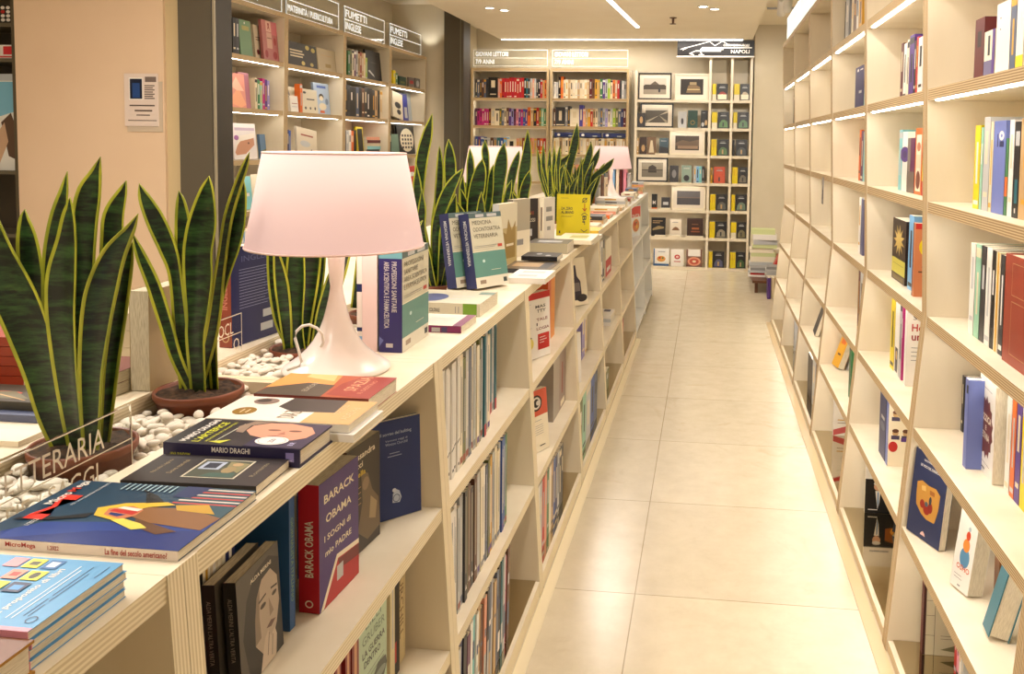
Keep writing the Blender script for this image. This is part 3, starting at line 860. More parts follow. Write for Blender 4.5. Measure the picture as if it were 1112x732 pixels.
# bottom shelf of the nearest bookcase
rspine(0, 0, 999, 1003, 600, (198, 190, 160), 'large beige sketchbook with a dark spine', t=.024, d=.24, h=.285, X=.625, simple=False, spine_col='maroon', art=[],
       front=[('rect', .0, 0, .03, 1, (60, 30, 30)), ('line', .13, 0, .13, 1, .0012, 'charcoal')] + [('line', .03, q, .13, q, .001, 'charcoal') for q in (.2, .4, .55, .8)] +
             [('ring', .45, .42, .16, .14, .02, 'charcoal'), ('ell', .45, .42, .1, .08, (130, 124, 90)), ('line', .2, .2, .6, .2, .001, 'charcoal'), ('line', .2, .17, .5, .17, .001, 'charcoal'), ('poly', [(.2, .06), (.6, .02), (.7, .08), (.4, .12)], (120, 116, 84))])
p1 = Vector((0, 2.37, 0))
for i, (c, dd) in enumerate((('red', 'red'), ('pink', 'pink'), ('white', 'white'), ('silver', 'silver'))):
    M = T(.69, p1.y - .012 - i * .022, .0355) @ RZ(-90)
    book('%s book right of the sketchbook %s' % (dd, 'on the bottom right shelf'), .02, .23 - .01 * i, .17, c, M, 'books on the right bookcases', spine=lab_spine(c, .2, rng))

# -- second bookcase
B = 1
for a in ((5, 977, 979.5, 47, 'maroon', 'thin maroon book'), (5, 980, 983.3, 47, 'white', 'white book left of the violet one'), (5, 983.6, 985.8, 43, 'ivory', 'narrow ivory book'), (5, 986.1, 991.2, 38, 'purple', 'violet book'),
          (5, 991.5, 993.2, 44, 'black', 'thin black book'), (5, 993.5, 995.4, 40, 'red', 'thin red book'), (5, 995.7, 1001, 40, 'white', 'wide white book'), (5, 1001.3, 1003.5, 36, 'silver', 'grey leaning book'), (5, 1003.8, 1006, 35, 'tan', 'tan leaning book'),
          (4, 975, 978.2, 141, 'aqua', 'pale teal book'), (4, 978.5, 984, 143, 'white', 'white book with a purple splash'), (4, 984.3, 992, 143, 'plum', 'grey and plum book'), (4, 992.4, 1000, 139, 'orange', 'orange and white picture book'), (4, 1000.3, 1006.5, 140, 'yellow', 'yellow book with a red foot'),
          (3, 968, 982, 238, (48, 30, 22), 'dark brown book with a golden flower'), (3, 985, 990, 234, 'sky', 'pale blue tall book'),
          (2, 966, 970, 322, 'yellow', 'slim bright yellow book'), (2, 970.5, 975, 324, 'white', 'white book with a small photo'), (2, 975.4, 977.4, 326, 'silver', 'grey thin book'), (2, 977.6, 978.6, 329, 'magenta', 'thin pink violet book')):
    art = None; dd = a[5]
    if 'purple splash' in dd: art = [('ell', .5, .62, .9, .13, 'purple'), ('ell', .5, .62, .4, .06, (60, 40, 100))]
    if 'plum' in dd: art = [('rect', 0, 0, 1, .35, (110, 96, 88)), ('rect', 0, .35, .4, .9, (130, 120, 110)), ('rect', 0, .9, 1, 1, 'ivory')]
    if 'orange and white' in dd: art = [('rect', .15, .05, .85, .9, 'ivory'), ('ell', .5, .72, .25, .07, (190, 110, 70)), ('rect', .2, .4, .8, .6, 'cream'), ('ell', .5, .22, .3, .14, (120, 60, 40))]
    if 'red foot' in dd: art = [('rect', 0, 0, 1, .22, 'red'), ('rect', .4, .05, .6, .17, 'yellow')]
    if 'golden flower' in dd:
        art = [('poly', [(.5 + .42 * (1 if i % 2 else .45) * math.cos(2 * PI * i / 22), .66 + .26 * (1 if i % 2 else .45) * math.sin(2 * PI * i / 22)) for i in range(22)], (200, 170, 90)), ('rect', 0, .12, 1, .36, (206, 196, 80)), ('line', .1, .27, .9, .27, .001, 'charcoal'), ('rect', .1, .02, .9, .1, (110, 90, 40))]
    if 'small photo' in dd: art = [('rect', .2, .03, .8, .35, 'charcoal'), ('ell', .5, .25, .2, .06, 'tan')]
    rspine(a[0], B, *a[1:4], a[4], a[5], art=art, d=.2, X=.667 if a[0] == 2 and a[1] > 960 else None)
p0, p1 = at_z(1000.0, 303, .978), at_z(986, 298, .978)
# large white and orange books whose covers face the aisle
rspine(3, 1, 989.5, 991, 242, (206, 128, 84), 'orange book with a blue drop', t=.03, d=.15, X=.655, simple=False, art=[('rect', 0, 0, .3, 1, 'maroon')],
       front=[('rect', 0, .92, 1, 1, 'red'), ('ell', .28, .68, .2, .14, 'yellow'), ('ell', .33, .68, .1, .09, (50, 60, 130)), ('rect', .4, .84, .9, .85, 'brown'), ('rect', .15, .4, .3, .42, 'brown'), ('rect', .08, .33, .3, .35, 'brown'), ('rect', .3, .15, .8, .155, 'brown')])
rspine(2, 1, 980.6, 983, 327, 'white', 'white book with bold red words', t=.03, d=.19, X=.665, simple=False, art=[],
       front=[('text', 'Ho', .08, .66, .2, .09, 'red', 0, True), ('text', 'un', .08, .55, .17, .065, (150, 30, 40), 0, True), ('text', 'Sull', .1, .8, .2, .05, 'charcoal')] + [('rect', .08, .46 - .05 * k, .5, .468 - .05 * k, 'grey') for k in range(4)])
rspine(1, B, 954, 960.5, 421, 'navy', 'dark navy book', d=.2, art=[('ell', .5, .45, .35, .06, 'slate'), ('rect', .3, .55, .8, .6, 'silver')])
faces = []
for i in range(3):
    for j in range(3):
        if (i, j) in ((0, 0), (1, 0)): continue
        cx, cy = .14 + .2 * i, .2 + .28 * j
        faces += [('ell', cx, cy + .03, .06, .05, 'tan'), ('ell', cx, cy + .06, .065, .03, 'brown'), ('rect', cx - .08, cy - .07, cx + .08, cy - .01, (70, 60, 90))]
rspine(1, 1, 961, 966, 433, 'ivory', 'white book with rows of small portraits', t=.035, d=.17, simple=False, spine_col='periwinkle', art=[], front=faces + [('ell', .1, .3, .09, .08, 'red'), ('rect', .25, .38, .6, .44, 'purple')])
rspine(0, 1, 938, 940, 505, (24, 20, 20), 'book showing a grey haired man', t=.014, d=.16, h=.21, X=.632, simple=False, spine_col='ivory', art=[],
       front=[('rect', 0, .64, 1, 1, 'white'), ('rect', .15, .70, .6, .72, 'slate'), ('poly', [(.5, .28), (1, .2), (1, .5), (.75, .56), (.5, .5)], (150, 84, 24)), ('ell', .8, .33, .18, .09, (232, 160, 50)), ('poly', [(.35, .05), (1, .05), (1, .22), (.8, .28), (.4, .22)], (26, 24, 22)),
              ('poly', [(.04, .0), (.52, .0), (.5, .34), (.38, .44), (.18, .42), (.06, .34)], (16, 16, 20)), ('poly', [(.24, .42), (.36, .42), (.34, .2), (.3, .08), (.28, .2)], 'white'), ('poly', [(.29, .4), (.32, .4), (.33, .2), (.305, .1), (.29, .2)], (110, 140, 180)),
              ('ell', .3, .5, .095, .075, (214, 164, 130)), ('ell', .3, .555, .1, .035, (220, 214, 206)), ('rect', .08, .06, .3, .075, 'white')])
q0 = Vector((.70, 3.22, .0355)); q1 = Vector((.80, 3.14, .0355))
faceout('black edged book leaning on the bottom shelf of the second right bookcase', q0, q1, .02, .17, 'black', lean=20, art=[('poly', [(0, .4), (.5, .5), (.4, .9), (0, .95)], (220, 214, 30)), ('poly', [(0, .7), (.3, .8), (.2, 1), (0, 1)], 'green')])

# -- third bookcase
B = 2
for a in ((6, 914, 917, 2, 'black', 'black book'), (6, 917.3, 921, -2, 'silver', 'wide silver patterned book'), (6, 921.3, 923.6, -4, 'charcoal', 'charcoal book'), (6, 923.9, 926, -5, 'cream', 'cream book'), (6, 926.3, 929, -6, 'brown', 'brown book'), (6, 929.3, 931.6, -7, 'white', 'white book'), (6, 932, 935.5, -8, 'mustard', 'mustard book'),
          (5, 928, 937.5, 72, (26, 30, 92), 'deep blue wide book'), (5, 937.8, 940, 65, 'aqua', 'aqua striped book'), (5, 940.2, 942, 66, 'red', 'thin red book'),
          (4, 932, 933.8, 141, 'orange', 'thin orange book'), (4, 934, 936.4, 142, 'plum', 'plum book'), (4, 936.6, 941.8, 143, 'aqua', 'pale blue book with a yellow spot'),
          (3, 931.5, 933.5, 214, 'white', 'thin white book'), (3, 933.8, 936.5, 216, (92, 92, 130), 'blue grey book with a white disc'),
          (2, 930.5, 932.2, 290, 'maroon', 'thin maroon book'), (2, 932.4, 936.4, 289, 'silver', 'silver book'), (2, 936.6, 939.4, 291, 'teal', 'teal book'),
          ):
    art = None; dd = a[5]
    if 'deep blue' in dd: art = [('ell', .3, .92, .1, .035, 'white'), ('rect', .55, .90, .85, .93, 'white'), ('rect', .45, .38, .75, .44, 'silver')]
    if 'yellow spot' in dd: art = [('ell', .6, .2, .3, .07, 'yellow'), ('rect', .5, .4, .6, .5, 'charcoal')]
    if 'round white' in dd: art = [('ell', .7, .4, .5, .2, 'ivory'), ('rect', .2, .85, .8, .9, 'white'), ('ell', .5, .15, .3, .08, 'slate')]
    rspine(a[0], B, *a[1:4], a[4], a[5], art=art, d=.19)
faceout('yellow orange book leaning back on the second shelf of the third right bookcase', Vector((.625, 4.34, .372)), Vector((.642, 4.25, .372)), .03, .19, (224, 166, 36), lean=20,
        art=[('rect', .2, .6, .8, .8, 'orange'), ('rect', .3, .3, .7, .35, 'brown')])
faceout('grey book leaning behind the yellow orange one on the second shelf', Vector((.675, 4.345, .372)), Vector((.69, 4.24, .372)), .012, .19, 'silver', lean=17)
rspine(1, B, 921, 923, 372, 'green', 'green striped book', simple=False)
rspine(0, 2, 904, 906, 440, 'white', 'white book with red corners', t=.02, d=.2, h=.235, X=.639, simple=False, art=[],
       front=[('poly', [(0, 1), (.5, .9), (.9, .72), (.8, .68), (.2, .86), (0, .92)], 'red'), ('rect', .1, .32, .8, .34, 'mustard'), ('rect', .1, .26, .8, .27, 'brown'), ('line', .1, .75, .9, .55, .001, 'grey'), ('line', .3, .4, .6, .8, .001, 'grey'), ('ring', .5, .5, .3, .15, .01, 'silver'), ('poly', [(0, 0), (.45, .1), (.3, .2), (0, .12)], (200, 90, 90))])
# -- fourth bookcase
B = 3
for a in ((4, 903, 905, 142, 'ivory', 'ivory book with black glyphs'), (3, 902.6, 905, 208, 'charcoal', 'dark patterned book'), (2, 900.6, 902.5, 276, 'brown', 'thin brown book'),
          (0, 876.5, 881, 386, (40, 24, 22), 'very dark brown book'), (0, 881.3, 884.5, 390, 'silver', 'pale grey book'), (0, 884.8, 887.5, 392, 'brown', 'brown book'), (0, 887.8, 890, 394, 'black', 'black book'), (0, 890.3, 892.5, 396, 'slate', 'slate book')):
    rspine(a[0], B, *a[1:4], a[4], a[5], d=.2)
faceout('dark book leaning back on the second shelf of the fourth right bookcase', at_z(882.5, 360, .372), at_z(884.5, 366, .372), .022, .2, 'charcoal', lean=18)
faceout('ivory book leaning back beside the dark one in the fourth right bookcase', at_z(890, 362, .372), at_z(891, 366, .372), .02, .19, 'ivory', lean=16)
# hanging tag
e = thing('shelf_tag', 'small grey tag hanging below the fifth shelf of the fourth right bookcase', 'tag', (xfr(1.27) - .001, y_for(893.5, .606, 1.2), 1.20))
mb = MB(); mb.box(-.003, -.001, -.028, .028, -.055, .085, (150, 140, 132)); mb.build('card', e)
mb = MB(); mb.box(-.0036, -.003, -.018, .006, -.03, .02, 'charcoal'); mb.build('print', e)
# -- fifth to farthest
rspine(1, 4, 878, 880, 312, 'maroon', 'dark red book', d=.2)
rspine(0, 4, 861.5, 864, 372, 'silver', 'grey patterned book', t=.05, d=.2, X=.62, h=.25)
rspine(5, 5, 861.2, 864.5, 103, 'black', 'black book with pale marks', d=.16)
faceout('ivory book leaning back high in the farthest right bookcase', at_z(860, 175, 1.3005), at_z(861, 176, 1.3005), .01, .19, 'ivory', lean=20) if False else None
for i, (c, z) in enumerate((('cream', 0), ('grey', .03), ('ivory', .055), ('white', .08))):
    book('%s flat book, %s from the bottom in the farthest right bookcase' % (c, ORD[i]), .024, .2, .14, c, T(.645, 6.55 + .006 * i, RZs[0] + .013 + z) @ RZ(-90) @ RY(-90), 'flat books in the farthest right bookcase', simple=True)
# ---- piles of books on the floor by the back wall
mb = MB()
e = thing('low_table', 'low dark display table under the book piles by the back wall', 'table', (.62, 9.15, 0))
mb = MB(); mb.box(-.16, .26, -.55, .55, .10, .125, 'brown'); mb.build('tabletop', e)
for sx in (-.12, .2):
    for sy in (-.5, .5):
        mb = MB(); mb.box(sx - .015, sx + .015, sy - .015, sy + .015, 0, .10, 'brown'); mb.build('leg', e)


def pile(x, y, z, n, cols, w, d, t, rz, what, seed, jit=.012):
    r_ = random.Random(seed); zz = z
    for i in range(n):
        tt = t * r_.uniform(.8, 1.2); c = cols[i % len(cols)] if isinstance(cols, list) else cols
        M = T(x + r_.uniform(-jit, jit), y + r_.uniform(-jit, jit), zz + tt / 2 + .0004) @ RZ(rz + r_.uniform(-4, 4)) @ RY(-90) @ T(0, -d / 2, -w / 2)
        lb = '%s book, %s from the bottom of %s' % (c, ORD[i], what)
        book(lb, tt, w * r_.uniform(.94, 1), d, c, M, 'books in ' + what, simple=True)
        zz += tt + .0006
    return zz


zz = pile(.60, 9.45, .125, 9, ['pistachio', 'silver', 'ivory', 'pistachio', 'ivory', 'pistachio', 'silver', 'white', 'pistachio'], .26, .18, .047, 0, 'the tall pale green pile by the back wall', 3, .02)
zz = pile(.56, 8.95, .125, 4, ['white', 'red', 'silver', 'grey'], .27, .2, .022, 0, 'the low pile before the green one', 4)
zz = pile(.72, 8.72, .125, 5, ['grey', 'ivory', 'silver', 'silver', 'grey'], .24, .19, .024, 0, 'the grey pile nearest the right bookcases', 5)
pile(.815, 9.80, .0006, 7, ['cream', 'ivory', 'tan', 'cream', 'white', 'tan', 'ivory'], .2, .14, .04, 0, 'the cream pile against the right wall', 6)
for i in range(3):
    book('red leaning book, %s of three propped on the floor table piles' % ORD[i], .025, .21, .15, 'red' if i != 1 else (170, 60, 60), T(.70 + .035 * i, 8.92, .228) @ RY(24) @ T(0, 0, 0), 'red books leaning on the piles', simple=True)
for i, (c, zc) in enumerate((('purple', 0), ('cream', 1), ('mustard', 2), ('tan', 3))):
    book('%s book standing in front of the floor table, %s of four' % (c, ORD[i]), .03, .2, .14, c, T(.60 + .036 * i, 8.30 + .02 * i, .0005), 'books standing on the floor', simple=True)
# ================================================================== THINGS ON AND IN THE LEFT BOOKCASES
H = .985
LG = 'books in the low bookcases'
LBAY = ['corner', 'memoir', 'journal', 'fourth', 'fifth', 'sixth', 'seventh']


def lspines(bay, row, y0, items, X=None, d=.17, grp=LG, name='', lean=0):
    """spines toward the aisle (+X); items (thickness, height, colour, description)"""
    z = LZ[row] + .0005; y = y0
    X = X or (xfl(z) - .035)
    out = []
    for it in items:
        t, h, c, ds = it[:4]; art = it[4] if len(it) > 4 else None
        if art is None: art = lab_spine(c, h, rng) if isinstance(c, str) else []
        dd = min(d, X - XB - .010)
        M = T(X, y + t / 2, z) @ RZ(90)
        out.append(book(ds, t, h, dd, c, M, grp, spine=art, simple=(bay > 3)))
        y += t + .0006
    return y


# ---------- memoir bay, top row (floor z = LZ[2])
zf = LZ[2] + .0006
# face of a woman in black and white: two copies
def face_art():
    return [('rect', 0, 0, 1, 1, (84, 76, 66)), ('poly', [(.18, .1), (.08, .45), (.2, .75), (.42, .92), (.75, .95), (1, .85), (1, 0), (.2, 0)], (44, 38, 34)),
            ('poly', [(.34, .28), (.36, .5), (.42, .68), (.56, .8), (.78, .82), (.93, .7), (.95, .46), (.86, .28), (.74, .16), (.5, .14)], (186, 168, 148)),
            ('poly', [(.34, .28), (.36, .5), (.42, .68), (.5, .74), (.46, .5), (.48, .3)], (140, 122, 104)),
            ('ell', .56, .56, .07, .022, (70, 58, 50)), ('ell', .84, .57, .06, .02, (70, 58, 50)), ('line', .46, .62, .64, .64, .003, (60, 50, 44)), ('line', .76, .64, .92, .62, .003, (60, 50, 44)),
            ('poly', [(.7, .58), (.8, .42), (.7, .4)], (150, 130, 112)), ('poly', [(.6, .33), (.72, .36), (.84, .33), (.72, .3)], (110, 84, 76)),
            ('poly', [(.42, 0), (.5, .16), (.56, .26), (.64, .3), (.7, .22), (.8, .26), (.84, .18), (.8, 0)], (206, 188, 168)), ('line', .6, .08, .66, .27, .002, (110, 94, 80)), ('line', .7, .04, .74, .22, .002, (110, 94, 80)),
            ('text', 'ALDA MERINI', .3, .86, .5, .035, 'ivory', 0, True)]


sp_m = [('text', 'ALDA MERINI', .3, .62, .24, .35, (150, 140, 126), -90), ('text', "L'ALTRA VERITA", .3, .3, .3, .35, (150, 140, 126), -90)]
for k, (a, b_) in enumerate((((.0, 0), None), ((-.036, -.03), None))):
    q1 = at_z(308 - 17 * k, 700, zf); q1.x, q1.y = at_z(308, 700, zf).x, at_z(308, 700, zf).y
    q0 = Vector((at_y(263, 700, q1.y - .13).x, q1.y - .13, zf))
    if k: q0 = q0 + Vector((-.025, -.010, 0)); q1 = q1 + Vector((-.025, -.010, 0))
    faceout(['front copy of the black and white portrait paperback, facing the aisle', 'rear copy of the black and white portrait paperback'][k], q0, q1, .018, at_y(308, 588, at_z(308, 700, zf).y).z - zf, (84, 76, 66), lean=3,
            art=face_art() if k == 0 else (), spine_col=(26, 24, 24), spine=sp_m, group='portrait paperbacks', pages=PAGES_G)
q0 = Vector((-.640, .905, zf)); q1 = q0 + Vector((.002, .085, 0))
faceout('dark book with a lavender frame at the near end of the memoir shelf', q0, q1, .03, .215, (72, 70, 66), pages=PAGES_G,
        art=[('rect', .0, 0, 1, 1, (134, 128, 176)), ('rect', .12, .06, .88, .9, (70, 66, 60)), ('line', .06, .95, .94, .95, .002, 'white')], group=LG, spine_col=(134, 128, 176))
# row of spines behind
y = .93
back = [(.024, .235, 'brown', 'brown spine left of the portrait paperbacks'), (.026, .24, 'black', 'black spine behind the portrait paperbacks'), (.03, .245, 'red', 'black and red spine behind the portrait paperbacks'),
        (.022, .245, 'black', 'black spine with white letters right of the red one'), (.018, .248, 'ivory', 'first of two narrow ivory spines'), (.018, .248, 'cream', 'second of two narrow ivory spines'), (.02, .25, 'ivory', 'ivory spine with brown letters before the blue books'),
        (.024, .25, 'navy', 'navy spine before the blue books')]
for t, h, c, ds in back:
    art = lab_spine(c, h, rng)
    book(ds + ' in the memoir bay', t, h, .10, c, T(-.682, y + t / 2 + .07, zf) @ RZ(90), LG, spine=art); y += t + .0006
q0 = Vector((-.628, 1.195, zf)); 
book('blue book standing before the memoir', .018, .225, .12, (42, 88, 142), T(-.636, 1.272, zf) @ RZ(90), LG, spine=[('text', 'GIORNALISTA ITALIANO', .3, .2, .6, .45, (150, 180, 90), -90)])
book('paler blue book next to the memoir', .016, .228, .12, (76, 120, 160), T(-.650, 1.290, zf) @ RZ(90), LG, spine=[('rect', .3, .3, .6, .85, 'sky')])
book('grey book just left of the red memoir spine', .03, .235, .10, 'grey', T(-.664, 1.314, zf) @ RZ(90), LG, spine=[('rect', .2, .03, .6, .06, 'black')])
# the memoir
q0 = Vector((-.612, 1.317, zf)); q1 = Vector((-.604, 1.458, zf))
O_ = 'ivory'
faceout('thick memoir with purple cover, red spine and white title on the upper shelf', q0, q1, .036, .214, (70, 42, 112), spine_col=(188, 24, 34), pages=PAGES_G, group=LG,
        art=[('text', 'BARACK', .12, .82, .76, .068, O_, 0, True), ('text', 'OBAMA', .16, .66, .64, .068, O_, 0, True), ('text', 'I SOGNI di', .12, .52, .66, .05, O_, 0, True), ('text', 'mio PADRE', .14, .40, .66, .05, O_, 0, True),
             ('poly', [(.02, 0), (.42, .34), (1, .30), (1, .26), (.45, .30), (.10, 0)], 'ivory'), ('poly', [(.10, 0), (.45, .30), (1, .26), (1, 0)], (180, 32, 36)), ('poly', [(.45, .29), (1, .255), (1, .16), (.5, .2)], (110, 24, 30)), ('rect', .42, .12, .58, .24, 'silver')],
        spine=[('text', 'BARACK OBAMA', .3, .28, .44, .42, 'ivory', 90, True), ('ring', .5, .07, .2, .03, .06, 'ivory')])
# dark leather-like block behind, and the paperback after it
book('black book behind the memoir', .02, .225, .09, 'black', T(-.70, 1.34, zf) @ RZ(90), LG)
book('wide brown book behind the memoir', .03, .235, .09, 'brown', T(-.70, 1.366, zf) @ RZ(90), LG)
book('yellow book behind the memoir', .022, .24, .09, 'mustard', T(-.70, 1.393, zf) @ RZ(90), LG)
book('slim ivory book behind the memoir', .014, .235, .09, 'ivory', T(-.70, 1.412, zf) @ RZ(90), LG)
book('blue book left of the brown paperback spine', .018, .24, .09, 'blue', T(-.70, 1.429, zf) @ RZ(90), LG)
q0 = Vector((-.636, 1.484, zf)); q1 = Vector((-.624, 1.612, zf))
faceout('dark photographic paperback between the purple memoir and the navy book', q0, q1, .036, .207, (58, 50, 44), spine_col=(98, 70, 52), pages=PAGES_G, group=LG,
        art=[('poly', [(.4, .75), (.62, .68), (.75, .5), (.95, .38), (1, .1), (.6, .06), (.3, .2), (.45, .45)], (116, 98, 74)), ('ell', .55, .6, .1, .06, (150, 126, 98)), ('poly', [(.7, .45), (.9, .35), (.85, .2), (.65, .25)], (170, 148, 112)),
             ('text', 'Alessandra', .04, .86, .8, .06, 'ivory', 0, True), ('text', 'Necci', .04, .78, .42, .055, 'ivory', 0, True), ('text', 'Isabella', .04, .7, .5, .05, (214, 180, 60), 0, True)] + [('rect', .05, .6 - .05 * k, .4, .607 - .05 * k, 'tan') for k in range(4)] + [('rect', .06, .08, .3, .09, 'tan')],
        spine=[('line', .1, .93, .95, .97, .002, 'black'), ('line', .1, .97, .95, .93, .002, 'black')])
for i, (c, w) in enumerate((('mustard', .02), ('yellow', .03), ('navy', .02), ('black', .03), ('plum', .02))):
    book('%s spine behind the navy paperback of the memoir bay' % c, w, .25 - .003 * i, .08, c, T(-.715, 1.53 + .03 * i, zf) @ RZ(90), LG, spine=lab_spine(c, .2, rng))
q0 = Vector((-.655, 1.645, zf)); q1 = Vector((-.580, 1.731, zf))
faceout('navy paperback with a small white bulldog emblem at the far end of the upper shelf', q0, q1, .014, .203, (30, 48, 102), lean=2, group=LG,
        art=[('text', 'Il sorriso del bulldog', .2, .84, .62, .042, (190, 200, 220)), ('text', 'Ventuno saggi di', .3, .78, .44, .025, (170, 180, 205)), ('text', 'Winston Churchill', .3, .745, .44, .028, (170, 180, 205)), ('rect', .38, .66, .58, .668, (150, 160, 190)), ('rect', .34, .63, .62, .638, (150, 160, 190)),
             ('poly', [(.42, .16), (.56, .15), (.6, .2), (.56, .27), (.5, .29), (.43, .25)], (180, 190, 210)), ('ell', .46, .285, .04, .02, (200, 206, 220)), ('ring', .5, .2, .07, .04, .012, (30, 48, 102))])
# ---------- memoir bay, middle row
z1 = LZ[1] + .0006
for i, (c, y_, t, ds) in enumerate((('red', 1.36, .022, 'dark red spine low in the memoir bay'), ('rust', 1.40, .022, 'rust red spine low in the memoir bay'), ('red', 1.432, .03, 'red spine with gold letters low in the memoir bay'))):
    book(ds, t, .235, .14, (140, 30, 28) if i < 2 else (126, 26, 24), T(-.60, y_, z1) @ RZ(90), LG, spine=[('rect', .3, .2, .7, .9, (206, 150, 110))])
q0 = Vector((-.612, 1.462, z1)); q1 = Vector((-.606, 1.60, z1))
faceout('pale green paperback with sketched helmet on the middle shelf of the memoir bay', q0, q1, .016, .222, (186, 206, 178), spine_col=(176, 196, 168), group=LG,
        art=[('text', 'LILLI', .3, .8, .5, .075, (110, 128, 108)), ('text', 'GRUBER', .2, .68, .72, .075, (110, 128, 108)), ('text', 'LA GUERRA', .2, .57, .72, .06, 'charcoal', 0, True), ('text', 'DENTRO', .25, .48, .52, .06, 'charcoal', 0, True),
             ('line', .3, .4, .9, .42, .001, 'charcoal'), ('line', .3, .36, .9, .38, .001, 'charcoal'), ('poly', [(.45, .22), (.9, .2), (1, .28), (.95, .36), (.7, .38), (.55, .32)], (84, 90, 80)), ('ell', .75, .27, .2, .04, (140, 148, 134))])
book('cream spine between the green paperback and the black one', .026, .236, .14, (222, 208, 164), T(-.604, 1.625, z1) @ RZ(90), LG, spine=[('rect', .4, .3, .7, .9, 'silver')])
book('black spine with a red foot on the middle shelf of the memoir bay', .03, .24, .14, 'black', T(-.606, 1.656, z1) @ RZ(90), LG, spine=[('rect', .1, .12, .4, .3, 'red')])
book('thick cream biography with large brown letters on the middle shelf', .048, .245, .15, (220, 200, 150), T(-.612, 1.698, z1) @ RZ(90), LG, spine=[('text', 'CHURCHILL', .3, .22, .72, .42, (120, 84, 50), -90), ('line', .85, .1, .85, .92, .001, 'brown')])
z0 = LZ[0] + .0006
lspines(1, 0, 1.30, [(.03, .24, c, '%s spine on the bottom shelf of the memoir bay, %s from its near end' % (c, ORD[i])) for i, c in enumerate(['cream', 'teal', 'maroon', 'white', 'navy', 'tan', 'red'])])

# ---------- journal bay: three rows of thin journals
JR = {2: (['white'] * 7 + ['ivory', 'olive', 'silver', 'slate', 'ivory', 'silver', 'ivory', 'olive', 'silver', 'teal', 'silver', 'ivory', 'white', 'charcoal', 'ivory', 'white', 'teal', 'teal', 'silver', 'teal'], 1.812, .0268, .268),
      1: (['silver', 'white', 'white', 'silver', 'silver', 'charcoal', 'olive', 'brown', 'charcoal', 'brown', 'silver', 'ivory', 'white', 'slate', 'olive', 'mustard', 'silver', 'ivory', 'cream', 'silver', 'blue', 'blue', 'green'], 1.812, .029, .262),
      0: (['silver', 'navy', 'charcoal', 'plum', 'white', 'aqua', 'white', 'tan', 'brown', 'salmon', 'charcoal', 'slate', 'silver', 'tan', 'slate', 'black', 'teal', 'silver', 'pink', 'brown'], 1.815, .029, .258)}
RW = {2: 'top', 1: 'middle', 0: 'bottom'}
for row, (cols, ys, pitch, hh) in JR.items():
    y = ys; z = LZ[row] + .0006; r_ = random.Random(row + 11)
    for i, c in enumerate(cols):
        t = pitch * r_.uniform(.7, 1.0)
        if y + t > LY[3] - TH - .012: break
        h = hh - (.012 if i % 5 == 3 else 0) + r_.uniform(-.004, .004)
        X = xfl(z) - .026 + r_.uniform(-.004, .002) - (.03 if row == 2 and i > 18 else 0)
        if row == 2 and i < 7: art = [('rect', .3, .3, .5, .95, (196, 190, 180)), ('poly', [(0, .2 + .008 * i), (1, .22 + .008 * i), (1, .235 + .008 * i), (0, .215 + .008 * i)], 'charcoal'), ('rect', .3, .05, .8, .075, 'charcoal')]
        elif row == 2 and c == 'teal': art = [('rect', 0, 0, 1, .12, (180, 50, 60)), ('rect', .3, .3, .7, .9, (20, 80, 96))]
        elif row == 1 and 4 < i < 10: art = [('rect', .3, .25, .6, .95, (150, 140, 120)), ('poly', [(.2, .1), (.8, .1), (.5, .15)], 'white')]
        elif row == 0: art = [('rect', .1, .1 + .1 * r_.random(), .9, .3 + .2 * r_.random(), r_.choice(['silver', 'slate', 'white', 'tan'])), ('rect', .2, .6, .8, .6 + .2 * r_.random(), r_.choice(['silver', 'slate', 'white', 'navy']))]
        else: art = [('rect', .25, .2, .45, .9, r_.choice(['silver', 'grey', 'ivory', 'slate'])), ('rect', .6, .3, .75, .8, r_.choice(['silver', 'grey', 'white'])), ('rect', .1, .03, .9, .09, r_.choice(['purple', 'slate', 'rust', 'grey']))]
        if row == 0: M = T(X - .0, y, z + t * math.sin(R(3))) @ RZ(90) @ RY(3) @ T(t / 2, 0, 0)
        else: M = T(X, y + t / 2, z) @ RZ(90)
        book('%s journal spine, %s from the near end of the %s journal row' % (c, ORD[i], RW[row]), t, h, .18, c, M, 'journals in the third low bookcase', spine=art)
        y += t + .0008
# ---------- fourth bay onward: placed from where each thing stands along the shelf
z2 = LZ[2] + .0006


def lrow(bay, row, x0, x1, items, X=None, d=.15):
    """upright spines toward the aisle, filling the run between two sight lines"""
    z = LZ[row] + .0005; X = X or xfl(z) - .022
    ya, yb = y_for(x0, X, z), y_for(x1, X, z)
    ya = max(ya, LY[bay] + TH + .002); yb = min(yb, LY[bay + 1] - TH - .002)
    tot = sum(q[0] for q in items); k = (yb - ya - .0006 * len(items)) / tot; y = ya
    for q in items:
        w_, h, c, ds = q[:4]; art = q[4] if len(q) > 4 else lab_spine(c, h, rng) if isinstance(c, str) else []
        t = w_ * k
        book(ds, t, h, min(d, X - XB - .01), c, T(X, y + t / 2, z) @ RZ(90), LG, spine=art, simple=bay > 3); y += t + .0006


def lface(label, px_, row, X1, d, yaw, t, h, col, lean=0, **kw):
    z = LZ[row] + .0006; Y1 = y_for(px_, X1, z)
    q1 = Vector((X1, Y1, z)); q0 = q1 - Vector((math.sin(R(yaw)) * d, math.cos(R(yaw)) * d, 0))
    return faceout(label, q0, q1, t, h, col, lean=lean, group=LG, **kw)


